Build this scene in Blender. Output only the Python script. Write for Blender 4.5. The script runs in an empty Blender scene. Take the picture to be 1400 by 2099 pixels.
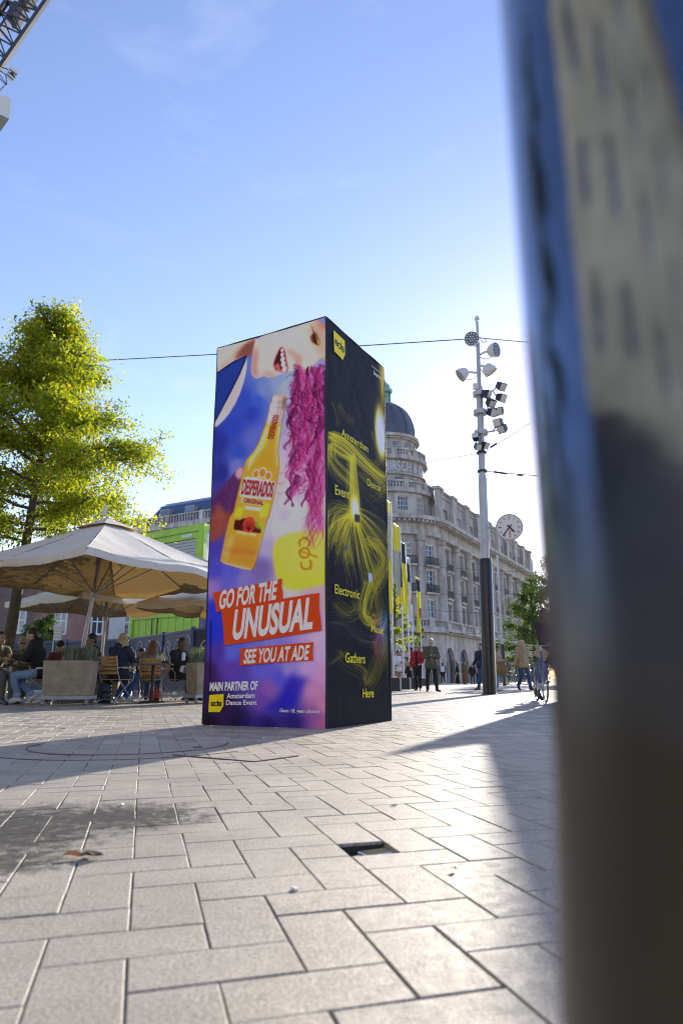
import bpy, bmesh, math, random
import numpy as np
from mathutils import Vector, Matrix, Euler, noise as mnoise
scene = bpy.context.scene
R = math.radians
# ------------------------------------------------------------------ camera
CAM_H, PITCH, ROLL, FPX = 0.43, 0.2403, 0.005, 1405.0      # photo pixels, 1400 wide
cam_data = bpy.data.cameras.new('camera'); cam = bpy.data.objects.new('camera', cam_data)
scene.collection.objects.link(cam); scene.camera = cam
cam_data.sensor_fit = 'HORIZONTAL'; cam_data.sensor_width = 24.0; cam_data.lens = 24.0 * FPX / 1400.0
cam_data.clip_start = 0.02; cam_data.clip_end = 2000
cam.location = (0, 0, CAM_H)
cam.rotation_euler = (Matrix.Rotation(math.pi / 2 + PITCH, 3, 'X') @ Matrix.Rotation(-ROLL, 3, 'Z')).to_euler()
cam_data.dof.use_dof = True; cam_data.dof.focus_distance = 6.9; cam_data.dof.aperture_fstop = 3.6
cam_data.dof.aperture_blades = 9
# ------------------------------------------------------------------ sky, sun, exposure
SUN_AZ, SUN_EL = R(22.5), R(17.5)           # azimuth to the right of the view axis (+Y)
SUN_DIR = Vector((math.sin(SUN_AZ) * math.cos(SUN_EL), math.cos(SUN_AZ) * math.cos(SUN_EL), math.sin(SUN_EL)))
world = bpy.data.worlds.new('World'); scene.world = world; world.use_nodes = True
wn = world.node_tree; wn.nodes.clear()
sky = wn.nodes.new('ShaderNodeTexSky'); sky.sky_type = 'NISHITA'; sky.sun_disc = False
sky.sun_elevation = SUN_EL; sky.sun_rotation = SUN_AZ
sky.air_density = 1.0; sky.dust_density = 0.15; sky.ozone_density = 2.2; sky.altitude = 0
bg = wn.nodes.new('ShaderNodeBackground'); bg.inputs['Strength'].default_value = 0.12
wo = wn.nodes.new('ShaderNodeOutputWorld')
tint = wn.nodes.new('ShaderNodeMix'); tint.data_type = 'RGBA'; tint.blend_type = 'MULTIPLY'; tint.inputs[0].default_value = 1.0
tint.inputs[7].default_value = (1.07, 0.90, 0.98, 1)      # white balance, even over the whole sky
wn.links.new(sky.outputs[0], tint.inputs[6]); 
# thin high cirrus, the same all round the sky
wtc = wn.nodes.new('ShaderNodeTexCoord'); wmp = wn.nodes.new('ShaderNodeMapping'); wmp.inputs['Scale'].default_value = (2.2, 2.2, 7.0); wmp.inputs['Rotation'].default_value = (0.25, 0.1, 0.6)
wnz = wn.nodes.new('ShaderNodeTexNoise'); wnz.inputs['Scale'].default_value = 1.6; wnz.inputs['Detail'].default_value = 9; wnz.inputs['Roughness'].default_value = 0.62; wnz.inputs['Distortion'].default_value = 0.7
wrp = wn.nodes.new('ShaderNodeValToRGB'); wrp.color_ramp.elements[0].position = 0.56; wrp.color_ramp.elements[0].color = (0, 0, 0, 1); wrp.color_ramp.elements[1].position = 0.86; wrp.color_ramp.elements[1].color = (0.16, 0.16, 0.16, 1)
cir = wn.nodes.new('ShaderNodeMix'); cir.data_type = 'RGBA'; cir.inputs[7].default_value = (4.2, 4.4, 4.8, 1)
wn.links.new(wtc.outputs['Generated'], wmp.inputs[0]); wn.links.new(wmp.outputs[0], wnz.inputs['Vector']); wn.links.new(wnz.outputs['Fac'], wrp.inputs[0]); wn.links.new(wrp.outputs[0], cir.inputs[0])
wn.links.new(tint.outputs[2], cir.inputs[6]); wn.links.new(cir.outputs[2], bg.inputs[0]); wn.links.new(bg.outputs[0], wo.inputs[0])
sun_data = bpy.data.lights.new('sun', 'SUN'); sun = bpy.data.objects.new('sun', sun_data)
scene.collection.objects.link(sun)
sun_data.energy = 3.3; sun_data.angle = R(0.55); sun_data.color = (1.0, 0.91, 0.78)
sun.rotation_euler = SUN_DIR.to_track_quat('Z', 'Y').to_euler(); sun.location = (30, 70, 40)
scene.view_settings.view_transform = 'Standard'; scene.view_settings.look = 'None'
scene.view_settings.exposure = 1.42; scene.view_settings.gamma = 1.0
scene.view_settings.use_curve_mapping = False
scene.render.engine = 'CYCLES'
try:
    scene.cycles.use_denoising = True; scene.cycles.max_bounces = 7
    scene.cycles.diffuse_bounces = 3; scene.cycles.transparent_max_bounces = 8
    scene.cycles.sample_clamp_indirect = 6.0; scene.cycles.filter_width = 1.1
except Exception: pass
col = scene.collection

# ------------------------------------------------------------------ photo pixel -> point
def ray(px, py):
    U = (px - 700) / FPX; V = -(py - 1049.5) / FPX; c, s = math.cos(ROLL), math.sin(ROLL)
    u = U * c + V * s; v = -U * s + V * c
    return Vector((u, math.cos(PITCH) - v * math.sin(PITCH), math.sin(PITCH) + v * math.cos(PITCH)))
def G(px, py, z=0.0):                       # point on the level z under that pixel
    r = ray(px, py); return r * ((z - CAM_H) / r.z) + Vector((0, 0, CAM_H))
def D(px, py, Y):                           # point at depth Y (from what it stands on)
    r = ray(px, py); return r * (Y / r.y) + Vector((0, 0, CAM_H))
def XG(px, Y):                              # ground point in pixel column px at depth Y
    p = D(px, 1394, Y); return Vector((p.x, Y, 0))

# ------------------------------------------------------------------ objects
OFF = {}
def link(o, parent=None):
    col.objects.link(o)
    if parent is not None: o.parent = parent
    return o
def tag(o, label=None, cat=None, group=None, kind=None):
    if label: o['label'] = label
    if cat: o['category'] = cat
    if group: o['group'] = group
    if kind: o['kind'] = kind
    return o
def thing(name, label, cat, base=(0, 0, 0), group=None, world_built=True, rz=0.0):
    """Empty at the base of a thing. world_built: its parts are modelled in world coordinates."""
    o = bpy.data.objects.new(name, None); o.empty_display_size = 0.2
    o.location = base; o.rotation_euler = (0, 0, rz); link(o); tag(o, label, cat, group)
    OFF[o] = Vector(base) if world_built else Vector((0, 0, 0))
    return o
def finish(name, me, mat, parent=None, smooth=False):
    o = bpy.data.objects.new(name, me); link(o, parent)
    if mat is not None: me.materials.append(mat)
    off = OFF.get(parent, Vector((0, 0, 0))) if parent is not None else Vector((0, 0, 0))
    if off.length > 0: me.transform(Matrix.Translation(-off))
    OFF[o] = off
    if smooth:
        for p in me.polygons: p.use_smooth = True
    return o
def copy_tree(o, parent=None):
    c = o.copy(); col.objects.link(c)
    if parent is not None: c.parent = parent
    OFF[c] = OFF.get(o, Vector((0, 0, 0)))
    for ch in list(o.children): copy_tree(ch, c)
    return c
class MB:
    def __init__(s): s.v = []; s.f = []
    def add(s, vs, fs):
        b = len(s.v); s.v += [tuple(v) for v in vs]; s.f += [tuple(b + i for i in f) for f in fs]; return s
    def box(s, c, size, rz=0.0, M=None):
        hx, hy, hz = [d / 2 for d in size]
        vs = [Vector((x, y, z)) for z in (-hz, hz) for y in (-hy, hy) for x in (-hx, hx)]
        m = M if M is not None else Matrix.Rotation(rz, 3, 'Z')
        c = Vector(c); vs = [c + m @ v for v in vs]
        return s.add(vs, [(0, 2, 3, 1), (4, 5, 7, 6), (0, 1, 5, 4), (2, 6, 7, 3), (0, 4, 6, 2), (1, 3, 7, 5)])
    def bar(s, a, b, w, d, up=(0, 0, 1)):
        a, b = Vector(a), Vector(b); z = (b - a); L = z.length; z.normalize()
        x = z.cross(Vector(up))
        if x.length < 1e-4: x = z.cross(Vector((0, 1, 0)))
        x.normalize(); y = z.cross(x)
        M = Matrix((x, y, z)).transposed()
        return s.box((a + b) / 2, (w, d, L), M=M)
    def cyl(s, a, b, r0, r1=None, n=12, cap=True):
        r1 = r0 if r1 is None else r1
        a, b = Vector(a), Vector(b); z = (b - a).normalized()
        x = z.orthogonal().normalized(); y = z.cross(x)
        vs = []
        for c, r in ((a, r0), (b, r1)):
            for i in range(n):
                t = 2 * math.pi * i / n; vs.append(c + x * (r * math.cos(t)) + y * (r * math.sin(t)))
        fs = [(i, (i + 1) % n, n + (i + 1) % n, n + i) for i in range(n)]
        if cap: fs += [tuple(range(n))[::-1], tuple(range(n, 2 * n))]
        return s.add(vs, fs)
    def tube(s, pts, r, n=6, closed=False, r_end=None):
        pts = [Vector(p) for p in pts]; m = len(pts); vs = []; fs = []
        px = None
        for i, p in enumerate(pts):
            if closed: t = pts[(i + 1) % m] - pts[i - 1]
            else: t = pts[min(i + 1, m - 1)] - pts[max(i - 1, 0)]
            if t.length < 1e-9: t = Vector((0, 0, 1))
            t.normalize()
            x = t.orthogonal().normalized() if px is None else (px - t * px.dot(t))
            if x.length < 1e-5: x = t.orthogonal()
            x.normalize(); px = x; y = t.cross(x)
            rr = r if r_end is None else r + (r_end - r) * i / max(1, m - 1)
            for k in range(n):
                a = 2 * math.pi * k / n; vs.append(p + x * (rr * math.cos(a)) + y * (rr * math.sin(a)))
        for i in range(m if closed else m - 1):
            j = (i + 1) % m
            for k in range(n): fs.append((i * n + k, i * n + (k + 1) % n, j * n + (k + 1) % n, j * n + k))
        if not closed: fs += [tuple(range(n))[::-1], tuple(range((m - 1) * n, m * n))]
        return s.add(vs, fs)
    def lathe(s, prof, c=(0, 0, 0), n=24, a0=0.0, a1=2 * math.pi, M=None):
        full = abs(a1 - a0 - 2 * math.pi) < 1e-6; k = n if full else n + 1
        c = Vector(c); vs = []
        for r, z in prof:
            for i in range(k):
                a = a0 + (a1 - a0) * i / n
                p = Vector((r * math.cos(a), r * math.sin(a), z)); vs.append(c + (M @ p if M is not None else p))
        fs = []
        for j in range(len(prof) - 1):
            for i in range(n):
                i2 = (i + 1) % k; fs.append((j * k + i, j * k + i2, (j + 1) * k + i2, (j + 1) * k + i))
        return s.add(vs, fs)
    def ball(s, c, r, n=10, m=7, M=None):
        rx, ry, rz = (r, r, r) if isinstance(r, (int, float)) else r
        vs = [(0, 0, rz)]; c = Vector(c)
        for j in range(1, m):
            t = math.pi * j / m
            for i in range(n):
                a = 2 * math.pi * i / n; vs.append((rx * math.sin(t) * math.cos(a), ry * math.sin(t) * math.sin(a), rz * math.cos(t)))
        vs.append((0, 0, -rz)); L = len(vs) - 1
        fs = [(0, 1 + i, 1 + (i + 1) % n) for i in range(n)]
        for j in range(m - 2):
            for i in range(n): fs.append((1 + j * n + i, 1 + (j + 1) * n + i, 1 + (j + 1) * n + (i + 1) % n, 1 + j * n + (i + 1) % n))
        b = 1 + (m - 2) * n; fs += [(b + i, L, b + (i + 1) % n) for i in range(n)]
        vs = [c + (M @ Vector(v) if M is not None else Vector(v)) for v in vs]
        return s.add(vs, fs)
    def prism(s, poly, o, ex, ey, ez, depth):
        """poly in (ex,ey) at o, extruded by depth along ez"""
        o, ex, ey, ez = Vector(o), Vector(ex), Vector(ey), Vector(ez); n = len(poly)
        vs = [o + ex * p[0] + ey * p[1] for p in poly] + [o + ex * p[0] + ey * p[1] + ez * depth for p in poly]
        return s.add(vs, [tuple(range(n))[::-1], tuple(range(n, 2 * n))] + [(i, (i + 1) % n, n + (i + 1) % n, n + i) for i in range(n)])
    def mesh(s, name):
        me = bpy.data.meshes.new(name); me.from_pydata(s.v, [], s.f); me.update(); return me
    def build(s, name, mat, parent=None, smooth=False, bevel=0.0, seg=2, fixn=True):
        me = s.mesh(name)
        if bevel > 0 or fixn:
            bm = bmesh.new(); bm.from_mesh(me)
            if fixn: bmesh.ops.recalc_face_normals(bm, faces=bm.faces)
            if bevel > 0:
                es = [e for e in bm.edges if len(e.link_faces) == 2 and e.calc_face_angle(0) > 0.5]
                bmesh.ops.bevel(bm, geom=es, offset=bevel, segments=seg, profile=0.5, affect='EDGES', clamp_overlap=True)
            bm.to_mesh(me); bm.free()
        o = finish(name, me, mat, parent, smooth)
        if smooth:
            try: me.set_sharp_from_angle(angle=R(38))
            except Exception: pass
        return o

# ------------------------------------------------------------------ materials
def srgb(r, g, b):
    f = lambda c: (c / 255) / 12.92 if c / 255 <= 0.04045 else ((c / 255 + 0.055) / 1.055) ** 2.4
    return (f(r), f(g), f(b), 1.0)
MATS = {}
def mat(name, c, rough=0.6, metal=0.0, var=0.0, vscale=6.0, bump=0.0, bscale=40.0, spec=0.5, transl=None, coat=0.0, island=0.0, c2=None, coords='Object'):
    """Principled with optional noise colour variation, fine bump and translucency."""
    if name in MATS: return MATS[name]
    m = bpy.data.materials.new(name); m.use_nodes = True; nt = m.node_tree; N = nt.nodes; L = nt.links
    b = N['Principled BSDF']; out = N['Material Output']
    c = tuple(c[:3]) + (1.0,)
    b.inputs['Base Color'].default_value = c; b.inputs['Roughness'].default_value = rough
    b.inputs['Metallic'].default_value = metal; b.inputs['Specular IOR Level'].default_value = spec
    if coat: b.inputs['Coat Weight'].default_value = coat; b.inputs['Coat Roughness'].default_value = 0.08
    tc = N.new('ShaderNodeTexCoord'); src = None
    if var > 0 or c2 is not None:
        nz = N.new('ShaderNodeTexNoise'); nz.inputs['Scale'].default_value = vscale; nz.inputs['Detail'].default_value = 6
        nz.inputs['Roughness'].default_value = 0.65
        L.new(tc.outputs[coords], nz.inputs['Vector'])
        rp = N.new('ShaderNodeValToRGB'); rp.color_ramp.elements[0].position = 0.3; rp.color_ramp.elements[1].position = 0.72
        lo = tuple(x * (1 - var) for x in c[:3]) + (1,); hi = tuple(min(1, x * (1 + var)) for x in c[:3]) + (1,)
        if c2 is not None: lo, hi = c, tuple(c2[:3]) + (1,)
        rp.color_ramp.elements[0].color = lo; rp.color_ramp.elements[1].color = hi
        L.new(nz.outputs['Fac'], rp.inputs[0]); src = rp.outputs[0]
    if island > 0:
        ge = N.new('ShaderNodeNewGeometry'); mr = N.new('ShaderNodeMapRange')
        mr.inputs['To Min'].default_value = 1 - island; mr.inputs['To Max'].default_value = 1 + island
        L.new(ge.outputs['Random Per Island'], mr.inputs['Value'])
        mx = N.new('ShaderNodeMix'); mx.data_type = 'RGBA'; mx.blend_type = 'MULTIPLY'; mx.inputs[0].default_value = 1
        if src is None: mx.inputs[6].default_value = c
        else: L.new(src, mx.inputs[6])
        L.new(mr.outputs[0], mx.inputs[7]); src = mx.outputs[2]
    if src is not None: L.new(src, b.inputs['Base Color'])
    if bump > 0:
        nb = N.new('ShaderNodeTexNoise'); nb.inputs['Scale'].default_value = bscale; nb.inputs['Detail'].default_value = 5
        L.new(tc.outputs[coords], nb.inputs['Vector'])
        bp = N.new('ShaderNodeBump'); bp.inputs['Strength'].default_value = bump; bp.inputs['Distance'].default_value = 0.01
        L.new(nb.outputs['Fac'], bp.inputs['Height']); L.new(bp.outputs[0], b.inputs['Normal'])
    if transl is not None:
        tr = N.new('ShaderNodeBsdfTranslucent'); tr.inputs['Color'].default_value = tuple(transl[1][:3]) + (1,)
        if src is not None and len(transl) > 2:
            L.new(src, tr.inputs['Color'])
        ms = N.new('ShaderNodeMixShader'); ms.inputs[0].default_value = transl[0]
        L.new(b.outputs[0], ms.inputs[1]); L.new(tr.outputs[0], ms.inputs[2]); L.new(ms.outputs[0], out.inputs['Surface'])
    MATS[name] = m; return m
def text_mesh(txt, bold=0.0, shear=0.0, space=1.0, line=1.0, align='LEFT'):
    cu = bpy.data.curves.new('lettering', 'FONT'); cu.body = txt; cu.offset = bold; cu.shear = shear
    cu.space_character = space; cu.space_line = line; cu.align_x = align; cu.resolution_u = 4
    o = bpy.data.objects.new('lettering_source', cu); col.objects.link(o)
    dg = bpy.context.evaluated_depsgraph_get(); me = bpy.data.meshes.new_from_object(o.evaluated_get(dg))
    bpy.data.objects.remove(o); bpy.data.curves.remove(cu); me.materials.clear()
    return me
def place_text(name, txt, BL, BR, TL, m, parent, lift=(0, 0, 0), bold=0.0, shear=0.0, space=1.0, mapf=None, align='LEFT'):
    """flat lettering whose bounding box has the world corners BL, BR, TL"""
    me = text_mesh(txt, bold, shear, space, align=align)
    n = len(me.vertices)
    if n == 0: return None
    a = np.empty(n * 3); me.vertices.foreach_get('co', a); a = a.reshape(-1, 3)
    lo, hi = a.min(0), a.max(0); t = (a - lo) / np.maximum(hi - lo, 1e-6)
    if mapf is None:
        BL, BR, TL, lf = [np.array(tuple(v)) for v in (BL, BR, TL, lift)]
        w = BL + lf + t[:, :1] * (BR - BL) + t[:, 1:2] * (TL - BL)
    else: w = np.array([tuple(mapf(x, y)) for x, y, _ in t])
    me.vertices.foreach_set('co', w.ravel()); me.update()
    return finish(name, me, m, parent)
# ================================================================== ground and paving
rng = random.Random(7)
def paving_material():
    m = bpy.data.materials.new('paver_concrete'); m.use_nodes = True; nt = m.node_tree; N = nt.nodes; L = nt.links
    b = N['Principled BSDF']
    ge = N.new('ShaderNodeNewGeometry'); pos = ge.outputs['Position']
    def nz(scale, detail=5, rough=0.6, dist=0.0):
        n = N.new('ShaderNodeTexNoise'); n.inputs['Scale'].default_value = scale; n.inputs['Detail'].default_value = detail
        n.inputs['Roughness'].default_value = rough; n.inputs['Distortion'].default_value = dist
        L.new(pos, n.inputs['Vector']); return n.outputs['Fac']
    def ramp(v, p0, c0, p1, c1):
        r = N.new('ShaderNodeValToRGB'); e = r.color_ramp.elements; e[0].position, e[1].position = p0, p1
        e[0].color, e[1].color = c0, c1; L.new(v, r.inputs[0]); return r.outputs[0]
    def mix(a, bb, f, mode='MIX'):
        x = N.new('ShaderNodeMix'); x.data_type = 'RGBA'; x.blend_type = mode
        for s, v in ((0, f), (6, a), (7, bb)):
            if hasattr(v, 'is_linked') or hasattr(v, 'links'): L.new(v, x.inputs[s])
            else: x.inputs[s].default_value = v
        return x.outputs[2]
    def math_(op, a, bb):
        x = N.new('ShaderNodeMath'); x.operation = op
        for s, v in ((0, a), (1, bb)):
            if isinstance(v, (int, float)): x.inputs[s].default_value = v
            else: L.new(v, x.inputs[s])
        return x.outputs[0]
    speck = ramp(nz(150, 4, 0.85), 0.36, (0.21, 0.192, 0.165, 1), 0.62, (0.585, 0.53, 0.44, 1))
    blot = ramp(nz(2.2, 7, 0.7), 0.3, (0.68, 0.67, 0.65, 1), 0.7, (1.12, 1.11, 1.09, 1))
    c = mix(speck, blot, 1.0, 'MULTIPLY')
    mr = N.new('ShaderNodeMapRange'); mr.inputs['To Min'].default_value = 0.72; mr.inputs['To Max'].default_value = 1.14
    L.new(ge.outputs['Random Per Island'], mr.inputs['Value'])
    c = mix(c, mr.outputs[0], 1.0, 'MULTIPLY')
    # small dark scuffs and gum spots
    sp = ramp(nz(9.0, 4, 0.75, 0.4), 0.60, (0, 0, 0, 1), 0.72, (1, 1, 1, 1))
    sp2 = math_('MULTIPLY', sp, 0.55)
    c = mix(c, (0.12, 0.115, 0.11, 1), sp2)
    # the spilled wet patch in front of the parasols, with its own ragged outline
    sx = N.new('ShaderNodeSeparateXYZ'); L.new(pos, sx.inputs[0])
    def blob(cx, cy, rx, ry):
        dx = math_('DIVIDE', math_('SUBTRACT', sx.outputs[0], cx), rx); dy = math_('DIVIDE', math_('SUBTRACT', sx.outputs[1], cy), ry)
        return math_('ADD', math_('MULTIPLY', dx, dx), math_('MULTIPLY', dy, dy))
    w = math_('MINIMUM', blob(-1.0, 2.2, 0.40, 0.52), math_('MINIMUM', blob(-0.72, 2.4, 0.34, 0.30), blob(-0.9, 1.82, 0.26, 0.18)))
    wn_ = math_('ADD', w, math_('MULTIPLY', math_('SUBTRACT', nz(15, 9, 0.85), 0.5), 4.6))
    wet = ramp(wn_, 0.2, (1, 1, 1, 1), 0.95, (0, 0, 0, 1))
    c = mix(c, mix(c, (0.2, 0.18, 0.13, 1), 1.0, 'MULTIPLY'), math_('MULTIPLY', wet, 0.95))
    L.new(c, b.inputs['Base Color'])
    rg = ramp(nz(30, 4), 0.3, (0.5, 0.5, 0.5, 1), 0.7, (0.72, 0.72, 0.72, 1))
    L.new(mix(rg, (0.22, 0.22, 0.22, 1), math_('MULTIPLY', wet, 0.7)), b.inputs['Roughness'])
    bp = N.new('ShaderNodeBump'); bp.inputs['Strength'].default_value = 0.6; bp.inputs['Distance'].default_value = 0.005
    L.new(nz(120, 5, 0.8), bp.inputs['Height']); L.new(bp.outputs[0], b.inputs['Normal'])
    return m
M_PAVE = paving_material()
M_JOINT = mat('joint_sand', (0.055, 0.05, 0.044), 0.95, var=0.5, vscale=14, bump=0.5, bscale=90, coords='Object')
M_DIRT = mat('pit_dirt', (0.035, 0.03, 0.024), 0.7, var=0.6, vscale=30, bump=1.0, bscale=40)

P_UNIT = 0.1312; PU = Vector((0.9625, 0.2713, 0)).normalized(); PV = Vector((PU.y, -PU.x, 0)); P_ORG = Vector((-0.451, 1.608, 0))
def cell(i, j): return P_ORG + PU * (i * P_UNIT) + PV * (j * P_UNIT)
hole = cell(4.5, -1.5); hole_half = P_UNIT / 2
PIT_Z = -0.055
# ground sheet with the opening of the missing half paver cut out
def ground_sheet():
    S = 900.0; b = MB(); zz = -0.0026
    c0 = [cell(4, -2), cell(5.12, -2), cell(5.12, -1), cell(4, -1)]
    q = [cell(-9, -9), cell(16, -9), cell(16, 8), cell(-9, 8)]
    far = [Vector((-S, S, 0)), Vector((S, S, 0)), Vector((S, -S, 0)), Vector((-S, -S, 0))]
    vs = [Vector((p.x, p.y, zz)) for p in c0 + q + far]
    fs = []
    for k in range(4):
        k2 = (k + 1) % 4
        fs += [(k, k2, 4 + k2, 4 + k), (4 + k, 4 + k2, 8 + k2, 8 + k)]
    b.add(vs, fs)
    o = b.build('ground', M_JOINT); tag(o, kind='structure')
    return o
ground = ground_sheet()
me = ground.data
for p in me.polygons:
    pass
pit = MB()
c0 = [cell(4, -2), cell(5.12, -2), cell(5.12, -1), cell(4, -1)]
vs = [Vector((p.x, p.y, -0.008)) for p in c0] + [Vector((p.x, p.y, PIT_Z)) for p in c0]
# uneven floor of the pit as a small grid
pit.add(vs, [(k, 4 + k, 4 + (k + 1) % 4, (k + 1) % 4) for k in range(4)])
nn = 9
gv = []
for a in range(nn):
    for c in range(nn):
        p = c0[0] + (c0[1] - c0[0]) * (a / (nn - 1)) + (c0[3] - c0[0]) * (c / (nn - 1))
        gv.append(Vector((p.x, p.y, PIT_Z + 0.03 * mnoise.noise(Vector((a * 0.9, c * 0.9, 3.1))) + 0.012 * (c / nn))))
pit.add(gv, [(a * nn + c, (a + 1) * nn + c, (a + 1) * nn + c + 1, a * nn + c + 1) for a in range(nn - 1) for c in range(nn - 1)])
po = pit.build('paving_pit', M_DIRT, ground)
water = MB(); water.add([Vector((p.x, p.y, PIT_Z + 0.006)) for p in c0], [(0, 1, 2, 3)])
water.build('puddle', mat('pit_water', (0.01, 0.01, 0.012), 0.03, spec=0.6), ground)

PAV = P_UNIT - 0.0028
def paver_mesh(name, lx, ly, h=0.06, bev=0.0022):
    b = MB(); x, y = lx / 2, ly / 2
    vs = [(-x, -y, -h), (x, -y, -h), (x, y, -h), (-x, y, -h), (-x, -y, -bev), (x, -y, -bev), (x, y, -bev), (-x, y, -bev),
          (-x + bev, -y + bev, 0), (x - bev, -y + bev, 0), (x - bev, y - bev, 0), (-x + bev, y - bev, 0)]
    fs = [(8, 9, 10, 11)] + [(4 + k, 4 + (k + 1) % 4, 8 + (k + 1) % 4, 8 + k) for k in range(4)] + [(k, (k + 1) % 4, 4 + (k + 1) % 4, 4 + k) for k in range(4)]
    b.add(vs, fs); return b
ang = math.atan2(PU.y, PU.x)
L2 = 2 * P_UNIT - 0.0028
m_long = paver_mesh('paver', L2, PAV).mesh('paver'); m_long.materials.append(M_PAVE)
m_half = paver_mesh('paver_half', PAV, PAV).mesh('paver_half'); m_half.materials.append(M_PAVE)
MH_C = G(268, 1528)                       # centre of the round cover
MH_R = 0.93
spots = []
rr = random.Random(3)
YMAX = 27.0
for i in range(-190, 230):
    for j in range(-215, 40):
        k = (i - j) % 4
        if k == 0: c = cell(i + 0.5, j + 1.0); a = ang + math.pi / 2; half = False
        elif k == 1: c = cell(i + 1.0, j + 0.5); a = ang; half = False
        else: continue
        if c.y < 0.35 or c.y > YMAX: continue
        if c.x < -(c.y * 0.56 + 0.6) or c.x > c.y * 0.40 + 0.5: continue
        if (i, j) == (3, -2) and k == 1: c = cell(3.5, -1.5); half = True
        spots.append((c, a, half))
def ring_d(c): return abs((Vector((c.x, c.y, 0)) - MH_C).length - MH_R)
spots.sort(key=lambda s: (s[0].x * 0.6) ** 2 + s[0].y ** 2)
n_single = 0; rest = MB()
for c, a, half in spots:
    z = rr.gauss(0, 0.0006); tx, ty = rr.gauss(0, 0.0025), rr.gauss(0, 0.0025); da = rr.gauss(0, 0.004)
    dx, dy = rr.gauss(0, 0.0008), rr.gauss(0, 0.0008)
    inframe = c.y > 0.8 and -c.y * 0.52 - 0.15 < c.x < c.y * 0.31 + 0.1
    if n_single < 300 and inframe:
        o = bpy.data.objects.new('paver', m_half if half else m_long); col.objects.link(o); o.parent = ground
        o.location = (c.x + dx, c.y + dy, z); o.rotation_euler = (tx, ty, a + da + (math.pi if rr.random() < 0.5 else 0)); n_single += 1
    else:
        Mx = Euler((tx, ty, a + da)).to_matrix()
        src = m_half if half else m_long
        far = c.y > 9
        if far:
            x, y = L2 / 2, PAV / 2
            vs = [(-x, -y, 0), (x, -y, 0), (x, y, 0), (-x, y, 0)]; fs = [(0, 1, 2, 3)]
            rest.add([Vector((c.x, c.y, z)) + Mx @ Vector(v) for v in vs], fs)
        else:
            rest.add([Vector((c.x + dx, c.y + dy, z)) + Mx @ v.co for v in src.vertices], [tuple(p.vertices) for p in src.polygons])
ro = rest.build('pavers', M_PAVE, ground, fixn=False); tag(ro, kind='stuff')
# paved surface beyond the last separate stones: same stone, one sheet
far = MB()
def fq(x0, x1, y0, y1, z): far.add([(x0, y0, z), (x1, y0, z), (x1, y1, z), (x0, y1, z)], [(0, 1, 2, 3)])
fq(-300, 300, 26.9, 500, -0.0012); fq(-300, -15.6, -60, 26.9, -0.0012); fq(11.3, 300, -60, 26.9, -0.0012); fq(-15.6, 11.3, -60, 0.28, -0.0012)
tag(far.build('square_paving', M_PAVE), kind='structure')
# a few thin metal edging lines: the round cover let into the paving
M_STEEL_DARK = mat('worn_steel', (0.16, 0.13, 0.10), 0.45, 0.85, var=0.4, vscale=20, bump=0.2)
mh = thing('manhole_cover', 'round steel-edged cover inlaid with pavers in the shade of the advertising column', 'manhole cover', (MH_C.x, MH_C.y, 0))
def ring(r0, r1, z, a0=0, a1=2 * math.pi, n=72):
    b = MB(); b.lathe([(r1, z - 0.03), (r1, z), (r0, z), (r0, z - 0.03)], (MH_C.x, MH_C.y, 0), n, a0, a1); return b
ring(MH_R - 0.004, MH_R + 0.003, 0.0035, R(150), R(330)).build('outer_rim', M_STEEL_DARK, mh)
ring(MH_R * 0.7, MH_R * 0.7 + 0.012, 0.005, R(175), R(372)).build('inner_rim', M_STEEL_DARK, mh)
MB().cyl((MH_C.x + 0.5, MH_C.y - 0.2, 0.0), (MH_C.x + 0.5, MH_C.y - 0.2, 0.006), 0.03, n=12).build('lifting_eye', M_STEEL_DARK, mh)
gs = thing('drain_edging', 'thin angled steel edging strip let into the paving near the round cover', 'edging', tuple(G(520, 1563)))
for a, b in ((G(356, 1549), G(522, 1563)), (G(522, 1563), G(610, 1551))):
    MB().bar(a + Vector((0, 0, 0.001)), b + Vector((0, 0, 0.001)), 0.014, 0.008).build('strip', M_STEEL_DARK, gs)
# leaves, cigarette ends and scraps lying on the stones
def litter_leaf(px, py, L, colr, name, label, rz):
    p = G(px, py); b = MB(); n = 7
    vs = []
    for k in range(n):
        t = k / (n - 1); w = math.sin(math.pi * t) ** 0.8 * 0.33 * L + 0.001
        x = (t - 0.5) * L; z = 0.006 + 0.22 * L * (abs(t - 0.5)) ** 1.5 + 0.003 * math.sin(5 * t)
        vs += [(x, -w, z + 0.3 * w), (x, 0, z), (x, w, z + 0.4 * w)]
    fs = []
    for k in range(n - 1):
        for q in range(2): fs.append((k * 3 + q, k * 3 + q + 1, k * 3 + q + 4, k * 3 + q + 3))
    M = Matrix.Rotation(rz, 3, 'Z'); b.add([p + M @ Vector(v) for v in vs], fs)
    o = b.build(name, colr); tag(o, label, 'leaf', 'fallen leaves on the paving'); return o
M_LEAF_O = mat('dry_leaf_orange', (0.42, 0.16, 0.03), 0.6, var=0.3, vscale=60)
M_LEAF_B = mat('dry_leaf_brown', (0.11, 0.07, 0.04), 0.7, var=0.3, vscale=60)
litter_leaf(150, 1762, 0.055, M_LEAF_O, 'fallen_leaf', 'small orange fallen leaf lying by the wet patch', 0.1)
litter_leaf(187, 1762, 0.06, M_LEAF_B, 'fallen_leaf', 'curled brown fallen leaf lying by the wet patch', 0.4)
litter_leaf(190, 1759, 0.045, M_LEAF_B, 'fallen_leaf', 'small crumpled brown leaf touching the curled brown leaf', 2.1)
litter_leaf(930, 1787, 0.02, M_LEAF_O, 'fallen_leaf', 'tiny orange leaf scrap near the missing paver', 0.9)
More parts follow.
